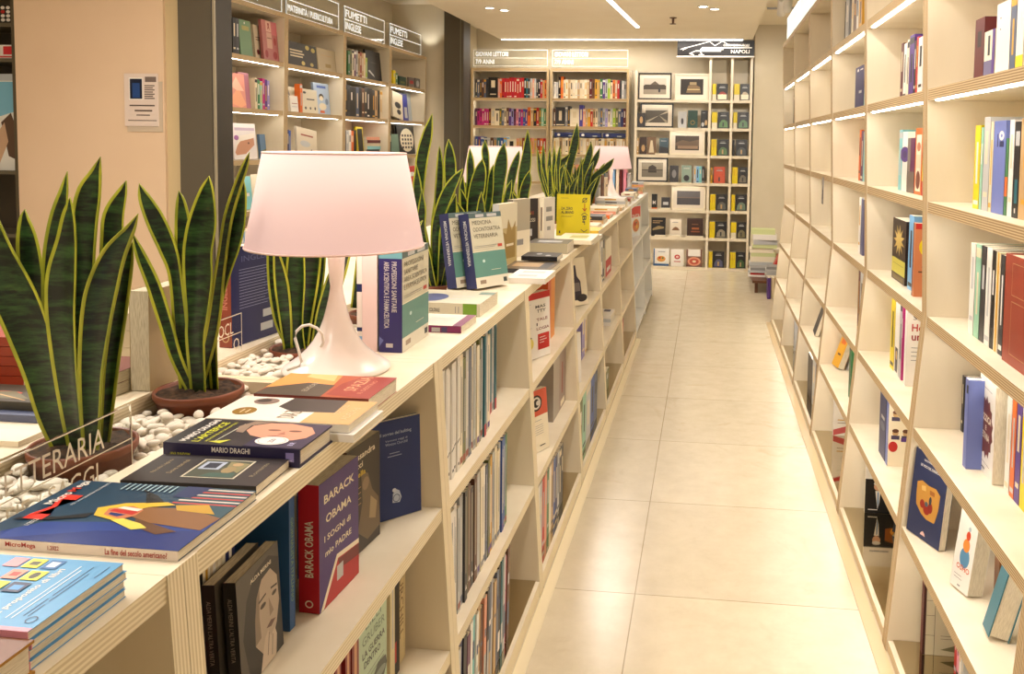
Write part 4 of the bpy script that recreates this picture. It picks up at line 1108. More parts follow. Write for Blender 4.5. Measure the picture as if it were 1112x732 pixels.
lface('white book with red bands and a pineapple on the upper shelf of the fourth bay', 598, 2, -.556, .165, 24, .03, .235, 'white', lean=2,
      spine_col='white', art=[('rect', 0, .9, 1, 1, 'red'), ('text', 'MAS', .45, .76, .38, .045, 'charcoal', 0, True), ('text', 'TTY', .5, .69, .34, .045, 'charcoal', 0, True), ('text', 'TALE', .48, .56, .42, .045, (120, 30, 40), 0, True), ('text', 'I', .48, .49, .04, .045, 'charcoal', 0, True), ('text', 'LOGIA', .48, .42, .48, .045, (120, 30, 40), 0, True),
                              ('text', 'Z', .1, .62, .1, .05, 'charcoal'), ('text', 'KA', .08, .52, .16, .05, 'charcoal'), ('line', .05, .82, .3, .84, .001, 'grey'), ('line', .05, .46, .3, .48, .001, 'grey'), ('rect', .52, .12, .95, .36, 'red'), ('rect', .58, .3, .8, .31, 'white'), ('rect', .58, .26, .85, .27, 'white'), ('rect', .58, .22, .75, .23, 'white'),
                              ('ell', .22, .24, .14, .09, (232, 214, 110)), ('poly', [(.12, .32), (.2, .36), (.3, .33), (.24, .31)], 'charcoal')])
lrow(3, 2, 594.5, 602, [(1, .255, (206, 84, 34), 'rust orange spine behind the red banded white book'), (1.3, .25, (226, 140, 40), 'amber spine at the end of the upper shelf, fourth bay')], X=-.60)
lface('white book with a red panel and black round telephone mark, fourth bay', 597, 1, -.538, .13, 24, .022, .215, 'ivory', lean=5, spine_col='silver',
      art=[('rect', 0, .58, 1, 1, (210, 92, 66)), ('ell', .5, .79, .26, .13, 'black'), ('ell', .5, .79, .2, .1, 'white'), ('ell', .5, .79, .13, .07, 'black'), ('ell', .58, .79, .09, .04, 'white'), ('rect', .2, .5, .7, .507, 'grey')] + [('rect', .3, .42 - .035 * k, .75, .426 - .035 * k, 'grey') for k in range(5)] + [('rect', .55, .08, .8, .095, 'charcoal')])
lrow(3, 1, 573, 577, [(1, .25, 'slate', 'blue grey spine behind the telephone book')], X=-.66, d=.10)
lrow(3, 1, 600.5, 614, [(1, .235, (160, 148, 136), 'shrink wrapped grey book, nearer one'), (1.1, .235, (150, 130, 118), 'shrink wrapped grey book with a red strip', [('rect', .35, .25, .5, .8, (150, 40, 40)), ('rect', .2, .04, .8, .14, 'ivory')])], X=-.575)
mg = ['white', 'silver', 'red', 'salmon', 'green', 'ivory', 'tan', 'blue', 'navy', 'silver', 'charcoal', 'charcoal']
lrow(3, 0, 583, 611, [(1, .25 - .002 * i, c, '%s magazine spine, %s on the bottom shelf of the fourth bay' % (c, ORD[i])) for i, c in enumerate(mg)], X=-.535)
# ---------- fifth bay
lface('tall book with a dark wine bottle picture on the upper shelf of the fifth bay', 639.5, 2, -.552, .15, 32, .018, .225, 'ivory', lean=9, spine_col='black',
      art=[('poly', [(.25, .12), (.7, .12), (.7, .5), (.55, .62), (.53, .85), (.42, .85), (.4, .62), (.25, .5)], (52, 44, 60)), ('rect', .3, .3, .65, .48, (120, 110, 110)), ('ell', .7, .15, .25, .08, (40, 34, 40)), ('ell', .2, .2, .12, .06, (150, 120, 60))])
lrow(4, 2, 613, 616, [(1, .16, 'silver', 'low grey spine before the bottle book')], X=-.66, d=.12)
lface('white book with a black spine title on the middle shelf of the fifth bay', 631.5, 1, -.548, .12, 22, .02, .23, 'white', lean=2, spine_col='charcoal',
      art=[('text', 'GLI ULTIMI PASTORI', .35, .1, .78, .2, 'charcoal', 90, True)])
lrow(4, 1, 631.5, 637, [(1, .24, 'lavender', 'lavender grey spine on the middle shelf, fifth bay'), (.7, .22, 'ivory', 'ivory spine on the middle shelf, fifth bay')], X=-.605, d=.14)
lrow(4, 0, 628, 648, [(1, .25, 'olive', 'olive spine on the bottom shelf, fifth bay'), (1, .255, 'mint', 'pale green spine on the bottom shelf, fifth bay'), (1.4, .26, 'silver', 'silver patterned spine on the bottom shelf, fifth bay'), (1.2, .262, 'blue', 'bright blue spine on the bottom shelf, fifth bay'), (1, .25, 'slate', 'slate spine on the bottom shelf, fifth bay')], X=-.535)
# ---------- sixth bay
lrow(5, 2, 650, 656, [(1, .22, 'silver', 'grey spine on the upper shelf, sixth bay'), (1, .235, 'white', 'white spine on the upper shelf, sixth bay'), (1, .23, 'charcoal', 'charcoal spine on the upper shelf, sixth bay')], X=-.57)
lrow(5, 2, 657.5, 663.5, [(1, .215, 'ivory', 'ivory box spine with a red foot, sixth bay', [('rect', 0, 0, 1, .45, 'red'), ('rect', .2, .1, .8, .22, 'white')])], X=-.57)


def flat(label, xr, yf, z, t, h, d, col, art=(), spine=(), spine_col=None, rz=0, group='books lying on the counter', hard=False, pages=None, simple=False, cat='book'):
    """cover up, spine toward the camera, top of the cover toward -X; (xr, yf) = near right corner"""
    M = T(xr, yf, z + t / 2 + .0005) @ RZ(rz) @ RY(-90)
    return book(label, t, h, d, col, M, group, front=art, spine=spine, spine_col=spine_col, hard=hard, pages=pages, simple=simple, cat=cat)


z1 = LZ[1] + .0006
for i in range(3):
    flat('white paperback in the flat pile of the sixth bay, %s from the bottom' % ORD[i], -.552, 5.10 + .004 * i, z1 + .02 * i, .019, .2, .22, 'white' if i != 1 else 'silver', group=LG, art=[('rect', .2, .3, .5, .6, 'salmon'), ('rect', .6, .1, .9, .3, 'navy')] if i == 2 else ())
lrow(5, 0, 654, 661, [(1, .13, 'ivory', 'short ivory book on the bottom shelf, sixth bay'), (1, .11, 'olive', 'short olive book on the bottom shelf, sixth bay')], X=-.54)
lrow(6, 0, 672, 676.5, [(1, .235, 'red', 'bright red spine on the bottom shelf, seventh bay')], X=-.535)
lrow(6, 1, 670, 673, [(1, .2, 'ivory', 'ivory spine on the middle shelf, seventh bay')], X=-.56)
# white end bookcase
for zrow, yy, its in ((2, 6.52, [(.05, .22, 'charcoal'), (.07, .2, 'silver'), (.05, .21, 'white')]), (1, 6.52, [(.06, .23, 'black'), (.05, .2, 'plum'), (.07, .22, 'ivory')]), (0, 6.55, [(.06, .24, 'navy'), (.05, .22, 'white')]),
                      (2, 7.45, [(.08, .25, 'green'), (.05, .24, 'mint')]), (1, 7.45, [(.07, .25, 'brown'), (.06, .22, 'charcoal'), (.06, .24, 'slate')])):
    lspines(7, zrow, yy, [(t, h, c, '%s spine, %s shelf of the %s half, white end bookcase' % (c, ['bottom', 'middle', 'upper'][zrow], 'near' if yy < 7 else 'far')) for t, h, c in its], X=-.60, grp='books in the white end bookcase')
faceout('cookbook with a red top and a bowl of pasta facing the aisle', Vector((-.578, 6.50, .80)), Vector((-.553, 6.86, .80)), .02, .2, 'white', lean=0, group='cookbooks facing the aisle', dz=0) if False else None
q0 = Vector((-.574, 6.72, z2)); q1 = Vector((-.570, 6.95, z2))
faceout('pasta cookbook with a red top and a round plate on the white end bookcase', Vector((-.615, 7.165, z2)), Vector((-.556, 7.335, z2)), .02, .255, (236, 238, 240), lean=0, group=LG,
        art=[('rect', 0, .62, 1, .97, (214, 66, 62)), ('text', 'PASTA', .08, .6, .84, .12, 'white', 0, True), ('ell', .5, .35, .4, .22, (214, 130, 84)), ('ring', .5, .35, .42, .24, .05, 'ivory'), ('ell', .4, .4, .12, .06, (190, 60, 40)), ('ell', .6, .3, .12, .06, (230, 180, 80)), ('ell', .55, .44, .06, .03, 'green')])

# ================================================================== COUNTER TOP
e = flat('large blue magazine with a painted horned figure on the cover', -.567, .872, H, .0115, .245, .168, (28, 62, 88), spine_col=(226, 212, 198), group='books lying on the counter',
     spine=[('text', 'MicroMega', .18, .69, .15, .62, (170, 34, 30), -90, True), ('text', '1.2022', .25, .575, .055, .42, (150, 30, 28), -90, True), ('text', 'La fine del secolo americano?', .2, .05, .30, .6, (160, 40, 32), -90, True)],
     art=[('poly', [(0, 0), (.55, 0), (.35, .45), (.28, .8), (0, 1)], (26, 58, 136)), ('poly', [(0, 0), (.3, 0), (.2, .5), (0, .9)], (22, 44, 116)), ('poly', [(.5, 0), (1, 0), (1, .32), (.72, .34), (.6, .2)], (44, 78, 92))] +
         [('rect', .70 + .05 * k, 0, .72 + .05 * k, .34 - .012 * k, (196, 70, 64) if k % 2 == 0 else (220, 206, 196)) for k in range(6)] + [('poly', [(.8, .28), (1, .24), (1, .38), (.8, .38)], (30, 44, 92))] +
         [('poly', [(.30, .02), (.50, 0), (.62, .22), (.60, .42), (.46, .47), (.36, .30)], (134, 92, 56)), ('poly', [(.26, .12), (.36, .3), (.42, .4), (.3, .36), (.2, .2)], (96, 62, 40)), ('poly', [(.55, .05), (.7, .14), (.66, .3), (.58, .26)], (190, 150, 50)),
          ('poly', [(.34, .44), (.42, .62), (.54, .66), (.64, .56), (.7, .36), (.66, .30), (.60, .42), (.48, .48)], (216, 180, 56)), ('poly', [(.38, .46), (.44, .58), (.54, .6), (.60, .5), (.55, .42), (.46, .42)], (196, 120, 84)),
          ('poly', [(.46, .44), (.5, .58), (.54, .57), (.52, .43)], (186, 40, 40)), ('poly', [(.52, .44), (.555, .56), (.585, .54), (.56, .43)], (228, 220, 210)), ('poly', [(.42, .5), (.45, .56), (.48, .56), (.46, .47)], (30, 50, 110)),
          ('poly', [(.24, .34), (.36, .5), (.4, .46), (.34, .34), (.28, .28)], (220, 206, 90)), ('poly', [(.28, .97), (.3, .8), (.38, .64), (.46, .64), (.36, .78), (.32, .95)], (16, 18, 26)), ('poly', [(.66, .46), (.84, .54), (.92, .62), (.80, .46), (.7, .38)], (18, 22, 30))] +
         [('text', 'M', .30, .83, .42, .10, (214, 50, 38), 0, True), ('text', 'Micro', .54, .905, .22, .05, 'white', 0, True), ('text', 'M', .775, .905, .07, .05, (214, 60, 50), 0, True), ('text', 'ega', .855, .905, .12, .045, 'white', 0, True), ('text', 'PER UNA SINISTRA ILLUMINISTA', .55, .80, .43, .016, (210, 216, 220)), ('text', '1/2022', .2, .84, .1, .025, 'white')] +
         [('rect', .86, .42 + .03 * k, .98, .43 + .03 * k, (150, 180, 190)) for k in range(10)])
# pale blue paperbacks: a pile of four
PB, PF = at_z(136, 613, H + .034), at_z(42, 689, H + .034)
for i in range(4):
    a = () if i < 3 else [('rect', 0, 0, .045, 1, (226, 150, 172)), ('text', 'a proposito di libri', .18, .205, .66, .04, 'white', 0, True), ('line', .14, .165, .90, .165, .0014, (214, 228, 240)), ('line', .14, .14, .84, .14, .0014, (214, 228, 240)),
        ('line', .18, .105, .42, .105, .0009, (30, 60, 100)), ('line', .46, .105, .90, .105, .0009, (30, 60, 100)), ('line', .18, .085, .34, .085, .0009, (30, 60, 100)), ('line', .38, .085, .80, .085, .0009, (30, 60, 100)), ('line', .74, .035, .92, .035, .0009, (30, 60, 100)), ('ring', .14, .05, .045, .022, .008, (30, 60, 100)),
        ('rect', .82, .26, .96, .335, (52, 110, 170)), ('rect', .85, .275, .93, .32, (210, 220, 230)), ('rect', .82, .35, .96, .43, (240, 222, 60)), ('rect', .86, .365, .92, .41, (90, 90, 60)), ('rect', .82, .445, .96, .52, (236, 150, 160)),
        ('rect', .64, .265, .78, .35, (240, 222, 60)), ('ell', .71, .305, .05, .02, (60, 60, 40)), ('rect', .64, .365, .78, .44, (240, 150, 130)), ('rect', .68, .38, .74, .42, (190, 60, 50)), ('rect', .46, .265, .6, .35, (30, 44, 84)), ('rect', .49, .28, .56, .33, (80, 150, 210)), ('rect', .46, .365, .6, .44, (240, 222, 60))]
    flat('pale blue paperback with pink spine, %s' % (['at the bottom of the corner pile', 'second from the bottom of the corner pile', 'third from the bottom of the corner pile', 'on top of the corner pile'][i]),
         PB.x - .0015 * (i % 2), PF.y + .0012 * (i % 3), H + .0088 * i, .0083, .22, PB.y - PF.y, (92, 158, 206), art=a, spine_col=(232, 158, 178), group='pale blue paperbacks in the corner pile')
flat('golden brown hardback at the very bottom left corner of the picture', at_z(42, 692, H + .030).x, at_z(42, 692, H + .03).y - .160, H, .030, .24, .155, (176, 122, 30), hard=True, group='books lying on the counter', art=[('rect', 0, 0, 1, .3, (110, 60, 20)), ('rect', .3, 0, .34, 1, (214, 160, 50))])
# dark picture book
flat('flat black book with a small framed room picture on its cover', -.574, 1.052, H, .0125, .155 + .03, .098, (44, 38, 40), spine_col=(40, 36, 36), rz=2,
     art=[('rect', .20, .22, .86, .62, (206, 198, 176)), ('rect', .22, .235, .84, .605, (70, 74, 60)), ('rect', .5, .42, .78, .58, (170, 180, 200)), ('rect', .54, .45, .74, .55, (40, 44, 60)), ('poly', [(.4, .25), (.75, .24), (.8, .4), (.6, .38)], (134, 128, 90)), ('ell', .5, .34, .12, .05, (150, 130, 90)), ('poly', [(.24, .25), (.4, .26), (.38, .45), (.24, .5)], (60, 90, 80)), ('ell', .7, .32, .06, .04, (180, 150, 110)),
          ('text', 'Nicola Lagioia', .3, .84, .5, .04, (170, 150, 110)), ('text', 'Dove non mai', .3, .72, .5, .04, (170, 150, 110)), ('text', 'Romanzo', .3, .1, .5, .035, (150, 140, 110))])
# the navy hardback
flat('thick navy hardback with yellow title and a man\'s face, lying on the counter', -.563, 1.152, H, .0265, .205, .108, (38, 32, 66), spine_col=(34, 28, 68), hard=True,
     spine=[('text', 'JANA RANDOW', .2, .80, .15, .3, (200, 196, 60), -90, True), ('text', 'MARIO DRAGHI', .6, .36, .28, .3, 'white', -90, True), ('rect', .3, .04, .8, .1, (140, 130, 190)), ('text', 'IBS', .35, .05, .05, .3, (220, 220, 240), 0, True)],
     art=[('rect', 0, .42, 1, 1, (38, 34, 38)), ('text', 'MARIO DRAGHI', .08, .86, .88, .055, 'white', 0, True), ('text', "L'ARTEFICE", .08, .765, .8, .06, (206, 210, 40), 0, True), ('text', 'LA VERA STORIA DELL UOMO CHE HA SALVATO EURO', .1, .71, .8, .022, (190, 196, 60), 0, True),
          ('line', .12, .66, .85, .64, .0016, (190, 196, 170)), ('poly', [(.3, .14), (.42, .06), (.62, .04), (.85, .12), (.96, .3), (.94, .46), (.8, .56), (.6, .56), (.42, .48), (.32, .34)], (206, 148, 122)), ('poly', [(.5, .56), (.8, .58), (.98, .46), (.98, .6), (.75, .66), (.52, .62)], (140, 120, 104)),
          ('ell', .66, .36, .035, .05, (120, 80, 66)), ('ell', .66, .2, .035, .05, (120, 80, 66)), ('poly', [(.5, .24), (.62, .27), (.5, .3)], (170, 110, 92)), ('poly', [(.42, .2), (.45, .3), (.42, .36), (.4, .28)], (150, 76, 70)),
          ('ell', .25, .27, .16, .12, 'white'), ('ring', .25, .27, .135, .1, .008, (120, 120, 140)), ('text', '250', .18, .25, .14, .04, (70, 70, 100), 0, True), ('text', 'BUR', .1, .08, .12, .04, (190, 190, 230), 0, True), ('poly', [(.05, .6), (.2, .56), (.1, .7)], (200, 200, 60))])
# three white flat books beyond
flat('lower white paperback under the white portrait book', -.530, 1.262, H, .012, .23, .125, 'white')
flat('white and gold paperback with a dark hat portrait lying on another', -.540, 1.268, H + .0132, .012, .235, .12, (232, 226, 214), rz=0,
     art=[('rect', 0, 0, 1, .34, (200, 160, 104)), ('poly', [(.45, .2), (1, .22), (1, .62), (.6, .64), (.42, .5)], (52, 46, 42)), ('ell', .35, .82, .16, .08, (140, 106, 34)), ('rect', .28, .79, .42, .8, 'cream'), ('rect', .28, .83, .42, .84, 'cream'), ('ell', .8, .78, .14, .09, (130, 110, 100)), ('ell', .82, .8, .08, .05, (60, 50, 46)),
          ('text', 'DIAZ', .14, .42, .3, .12, (140, 120, 100)), ('text', 'ADELPHI', .2, .06, .5, .05, (226, 196, 150)), ('text', 'romanzo', .4, .16, .4, .04, (226, 196, 150))])
flat('orange and maroon sunset paperback in front of the lamp base', -.562, 1.402, H, .0255, .205, .135, (176, 84, 50), spine_col=(120, 50, 40),
     art=[('poly', [(.45, .45), (1, .5), (1, 1), (.3, 1)], (232, 156, 84)), ('poly', [(.7, .5), (1, .55), (1, .8), (.85, .8)], (244, 196, 130)), ('poly', [(0, .42), (.52, .44), (.58, .7), (.3, .98), (0, 1)], (78, 68, 56)), ('poly', [(0, 0), (1, 0), (1, .3), (.6, .4), (.1, .4)], (150, 50, 38)),
          ('text', 'SPAZIA', .3, .2, .66, .11, (226, 170, 130)), ('text', 'IL DESTINO', .2, .12, .6, .04, (210, 150, 120)), ('text', 'EDITORE', .2, .6, .4, .05, (190, 180, 160))])
# exam manuals
q0 = Vector((-.654, 1.822, H)); q1 = Vector((-.656, 2.008, H))
TB = [('rect', 0, .93, 1, 1, (84, 104, 104)), ('rect', 0, .48, 1, .93, (206, 200, 176)), ('rect', 0, .14, 1, .48, (96, 144, 134)), ('rect', 0, 0, 1, .14, (224, 218, 200)), ('line', 0, .48, 1, .48, .002, 'ivory'), ('rect', .12, .05, .3, .1, (150, 130, 110)), ('rect', .84, .04, .95, .1, (60, 70, 70)), ('rect', .5, .22, .8, .225, 'ivory'),
      ('rect', .2, .94, .45, .98, 'silver'), ('rect', .55, .94, .85, .98, 'silver'), ('ell', .3, .35, .04, .02, (200, 224, 220)), ('rect', .78, .52, .92, .56, (190, 70, 54)), ('rect', .06, .53, .7, .535, 'grey'), ('rect', .06, .55, .74, .555, 'grey')]
tc_ = (84, 78, 66)
faceout('thick navy spined manual with green and cream cover, upright beside the lamp', q0, q1, .052, .222, (96, 144, 134), spine_col=(40, 36, 100), group='exam manuals on the counter', dz=.0006,
        art=TB + [('text', 'PROFESSIONI', .06, .84, .72, .05, tc_), ('text', 'SANITARIE', .06, .765, .5, .05, tc_), ('text', 'AREA SCIENTIFICA', .06, .69, .86, .05, tc_), ('text', 'E FARMACEUTICA', .06, .615, .84, .05, tc_)],
        spine=[('rect', 0, .93, 1, 1, (100, 160, 170)), ('text', 'PROFESSIONI SANITARIE', .55, .4, .5, .22, 'silver', -90, True), ('text', 'AREA SCIENTIFICA E FARMACEUTICA', .22, .24, .66, .22, 'silver', -90, True), ('rect', .3, .05, .6, .09, 'silver'), ('poly', [(0, .05), (.2, .12), (0, .16)], (100, 110, 170))])
M = T(-.740 + .012, 1.824, H + .0006)
book('thick white page block of a manual between the lamp stem and the navy spine', .034, .218, .16, (230, 206, 200), M, 'exam manuals on the counter', spine_col=(232, 210, 206))
book('thin white book with blue marks squeezed behind the lamp stem', .012, .218, .16, 'white', T(-.752, 1.826, H + .0006), 'exam manuals on the counter', spine=[('rect', 0, .6, 1, .68, 'navy'), ('rect', 0, .2, 1, .24, 'navy'), ('rect', 0, 0, 1, .15, 'sky')])
flat('flat white manual with a purple spine near the counter edge', -.583, 2.035, H, .017, .175, .14, (214, 206, 190), spine_col=(128, 30, 92), art=[('rect', 0, 0, 1, .13, (120, 40, 84)), ('rect', 0, .75, 1, 1, (140, 130, 90))] + [('rect', .2 + .15 * k, .25, .24 + .15 * k, .6, 'silver') for k in range(4)], spine=[('rect', .1, .3, .7, .42, 'silver'), ('rect', .1, .2, .8, .28, (70, 60, 110))])
flat('thick flat manual with a green label on its spine', -.590, 2.235, H, .034, .21, .20, (196, 188, 166), spine_col=(204, 196, 176), art=[('ell', .4, .75, .3, .22, (76, 84, 128)), ('rect', .3, .2, .34, .5, 'silver'), ('rect', .5, .2, .54, .5, 'silver'), ('rect', .7, 0, .9, .2, (110, 130, 120))],
     spine=[('rect', 0, .04, 1, .22, (110, 150, 40)), ('text', 'FONDAMENTALE COLORALE', .3, .52, .35, .3, 'charcoal', -90, True), ('rect', .25, .27, .75, .28, 'grey'), ('rect', .25, .31, .75, .32, 'grey')])
for i in range(2):
    q0 = Vector((-.700 - .064 * i, 2.62 - .0 * i, H)); q1 = q0 + Vector((.072, .125, 0))
    faceout(['cream and green manual leaning over at the front of the pair', 'navy spined manual leaning behind the front one'][i], q0, q1, (.045 if i == 0 else .042), .235, (96, 144, 134), lean=10, spine_col=(34, 40, 88), group='exam manuals on the counter', dz=.0006,
            art=TB + [('text', 'MEDICINA', .08, .84, .58, .055, tc_), ('text', 'ODONTOIATRIA', .08, .75, .84, .055, tc_), ('text', 'VETERINARIA', .08, .66, .74, .055, tc_)], spine=[('text', 'MEDICINA VETERINARIA', .4, .3, .6, .3, 'silver', -90, True)])
# things further along the counter
def stand(label, xp0, xp1, yb, yt, t, col, spine_col=None, art=(), spine=(), z=H, dth=.13, yaw=0, group='books standing on the counter'):
    p = at_z(xp0, yb, z); Y = p.y
    h = at_y(xp0, yt, Y).z - z
    q0 = Vector((p.x + t, Y, z)); q1 = q0 + Vector((math.sin(R(yaw)) * dth, math.cos(R(yaw)) * dth, 0))
    return faceout(label, q0, q1, t, h, col, spine_col=spine_col, art=art, spine=spine, group=group, dz=.0006)


stand('tall book with a sepia castle picture on its cover, standing on the counter', 534, 541, 290, 222, .026, (198, 178, 126), 'silver', yaw=14, dth=.15,
      art=[('rect', 0, .6, 1, 1, (222, 212, 184)), ('poly', [(.2, .1), (.9, .1), (.9, .7), (.7, .55), (.5, .75), (.4, .5), (.2, .55)], (160, 132, 70)), ('rect', .4, .3, .8, .34, 'ivory')], spine=[('text', 'IL PALAZZO', .3, .3, .4, .4, 'charcoal', -90)])
stand('grey book with a white band standing second on the counter', 550, 557, 280, 217, .025, (178, 168, 146), (120, 110, 96), yaw=20, dth=.13, art=[('rect', 0, 0, 1, .45, 'ivory'), ('rect', .2, .2, .6, .3, 'grey')])
stand('black book with white and red lettering standing on the counter', 564, 567, 267, 216, .016, (48, 40, 40), 'black', yaw=40, dth=.085, art=[('text', 'ANNI', .3, .65, .4, .08, 'rust', 0, True), ('text', 'RUSSI', .3, .5, .5, .08, 'ivory'), ('rect', .3, .2, .6, .35, 'silver')])
stand('first white paperback of the pair right of the black book', 576, 581, 264, 215, .02, (220, 206, 190), 'ivory', yaw=12, dth=.12, spine=[('rect', .3, .3, .6, .8, 'brown')])
stand('second white paperback of the pair, with grey lettering', 585, 590, 266, 215, .022, (222, 214, 204), 'ivory', yaw=20, dth=.10, art=[('rect', .2, .7, .7, .8, 'grey'), ('rect', .2, .5, .8, .6, 'grey'), ('rect', .3, .3, .6, .38, 'grey')], spine=[('rect', .3, .3, .6, .8, 'brown')])
# yellow book facing the camera
p = at_z(604, 256, H + .02); pr_ = at_z(640, 256, H + .02)
Yy = p.y; xr_ = at_y(640, 252, Yy).x; xl_ = at_y(604, 252, Yy).x
h_ = at_y(620, 211, Yy).z - (H + .0205); w_ = xr_ - xl_
book('bright yellow book with large black symbols standing on the counter', .02, h_, w_, (206, 188, 18), T(xl_, Yy, H + .021) @ RZ(-90) @ RY(-4) @ T(-.01, 0, 0), 'books standing on the counter',
     front=[('text', 'DA ZERO', .14, .62, .34, .07, 'charcoal', 0, True), ('text', 'AL BRAND', .14, .53, .38, .07, 'charcoal', 0, True), ('rect', .14, .48, .5, .485, 'charcoal'), ('rect', .14, .455, .45, .46, 'charcoal'), ('rect', .12, .9, .35, .907, 'charcoal'), ('rect', .08, .06, .12, .12, 'charcoal'),
            ('ring', .84, .86, .07, .06, .02, 'charcoal'), ('line', .76, .8, .92, .92, .003, 'charcoal'), ('line', .84, .78, .84, .62, .004, (160, 60, 30)), ('line', .84, .6, .78, .67, .004, (160, 60, 30)), ('line', .84, .6, .9, .67, .004, (160, 60, 30)),
            ('line', .74, .5, .84, .56, .003, 'charcoal'), ('line', .84, .56, .94, .5, .003, 'charcoal'), ('text', 'Br', .78, .27, .22, .12, 'charcoal', -90, True), ('line', .74, .16, .84, .1, .003, 'charcoal'), ('line', .84, .1, .94, .16, .003, 'charcoal')])


def flatpx(label, x0, x1, y, z, t, d, col, **kw):
    """flat pile member: near edge spans image columns x0..x1 at image row y (height z)"""
    a, b_ = at_z(x0, y, z), at_z(x1, y, z)
    return flat(label, b_.x, b_.y, z, t, b_.x - at_y(x0, y, b_.y).x, d, col, **kw)


FG = 'books lying on the counter'
flatpx('white shrink wrapped book lying nearest the row of standing books', 550, 592, 309, H, .018, .20, 'white', art=[('rect', .2, .3, .4, .8, 'silver'), ('rect', .6, .2, .8, .8, 'silver')], group=FG)
flatpx('flat brown and black book with a golden strip picture', 546, 598, 298, H, .016, .20, (96, 80, 60), art=[('rect', .1, .1, .9, .3, 'charcoal'), ('rect', .3, .3, .8, .9, (170, 140, 100))], spine_col='charcoal', group=FG)
for i, (zz_, t_) in enumerate(((0, .012), (.0126, .006), (.019, .016))):
    flatpx(['lower black paperback of the small dark pile', 'white sheet between the two black paperbacks', 'upper black paperback with silver spots'][i], 566, 605, 284, H + zz_, t_, .13, 'black' if i != 1 else 'ivory', group=FG, art=[('ell', .3, .3, .12, .08, 'silver'), ('ell', .6, .6, .14, .08, 'silver')] if i == 2 else ())
flatpx('thick grey book with a dark cover behind the black pile', 572, 616, 276, H, .042, .18, (92, 86, 76), spine_col=(176, 166, 140), art=[('rect', .3, .2, .6, .8, 'silver')], group=FG)
flatpx('wide white book lying before the yellow one, upper', 602, 642, 266, H + .0185, .018, .30, 'ivory', art=[('rect', .3, .2, .7, .7, (190, 184, 120))], group=FG)
flatpx('wide white book lying before the yellow one, lower', 603, 645, 266, H, .018, .31, 'white', group=FG)
flatpx('yellow paperback lying at the foot of the bright yellow book', 616, 650, 255, H, .019, .20, (226, 184, 50), group=FG)
rr = random.Random(21)
FC = [(4.62, 1, 'cream'), (4.95, 2, 'charcoal'), (5.3, 1, 'orange'), (5.62, 2, 'ivory'), (5.95, 1, 'tan'), (6.3, 3, 'white'), (6.62, 2, 'rust'), (6.95, 3, 'ivory'), (7.25, 4, 'slate'), (8.02, 5, 'silver')]
for i, (yy, n_, c) in enumerate(FC):
    wl_ = .10 if 6.5 < yy < 7.4 else .16 if yy > 7.5 else .21
    for k in range(n_):
        cc = c if k == n_ - 1 else rr.choice(['white', 'ivory', 'tan', 'silver', 'salmon'])
        flat('%s book, %s from the bottom of the %s flat pile along the far counter' % (cc, ORD[k], ORD[i]), -.578 - rr.uniform(0, .015), yy, H + .0215 * k, .021, wl_, .2, cc, group='books lying on the far counter', simple=True, spine=[('rect', .3, .3, .7, .7, rr.choice(['charcoal', 'rust', 'white', 'mustard']))])
# upright books on the far counter
for i, (x0, yb, yt, c, t_) in enumerate(((648, 222, 192, 'silver', .026), (652, 220, 190, 'brown', .026), (656, 218, 193, 'cream', .026), (664, 214, 180, 'sky', .04), (670.5, 211, 181, 'ivory', .026), (674.5, 209, 182, 'maroon', .026), (678.5, 207, 184, 'pink', .026), (683, 205, 188, 'silver', .026))):
    stand('%s book standing upright on the far counter, %s from the near end' % (c, ORD[i]), x0 - 2, x0 + 2, max(yb, 214), yt, t_, c, art=[('ell', .5, .5, .3, .2, 'blue')] if c == 'sky' else [('rect', .2, .6, .8, .7, 'charcoal')], yaw=2, dth=.11, group='books standing on the far counter')
for i, (x0, yb, yt, c) in enumerate(((594, 215, 184, 'tan'), (600, 213, 186, 'black'), (633, 214, 196, 'orange'))):
    stand('%s book glimpsed among the snake plants, %s from the left' % (c, ORD[i]), x0, x0 + 4, yb + 8, yt, .03, c, yaw=20, group='books glimpsed among the plants')
p = at_z(619, 222, H)
e = thing('glass', 'upturned clear glass standing behind the bright yellow book', 'glass', (p.x, p.y, H + .0005))
mb = MB(); mb.lathe([(.03, 0), (.036, .09), (.033, .09), (.027, .004)], paint((206, 210, 212), .1), 20, closed=True); mb.build('bowl', e)
mb = MB(); mb.disc(.036, .0905, paint((206, 210, 212), .1), 20); mb.build('foot', e)

# ================================================================== FAR SIDE OF THE TROUGH
OG = 'books on the counter across the trough'
for i in range(6):
    c = (150, 52, 26)
    x_, y_, z_ = at_z(26, 430, H).x, at_z(26, 430, H).y, H + .0175 * i
    flat('orange covered copy, %s from the bottom of the pile at the left edge' % ORD[i], x_, y_, z_, .0165, .17, .16, c, group='orange copies piled at the left edge', simple=True)
flat('large floral patterned book lying in front of the orange pile', at_z(39, 447, H + .012).x, at_z(39, 447, H + .012).y, H + .012, .014, .27, .09, (60, 56, 44), art=[('ell', .5, .35, .1, .12, (190, 80, 60)), ('poly', [(.2, .1), (.6, .3), (.5, .6), (.1, .5)], (110, 106, 80)), ('ell', .3, .75, .08, .1, (120, 120, 90)), ('line', .1, .1, .9, .8, .003, 'tan')], group=OG)
flat('blue grey book under the floral patterned one', at_z(40, 460, H).x, at_z(40, 460, H).y, H, .0115, .28, .09, (84, 92, 120), group=OG)
flat('white open booklet near the left picture edge', at_z(20, 486, H).x, at_z(20, 486, H).y, H, .008, .2, .05, 'ivory', group=OG)
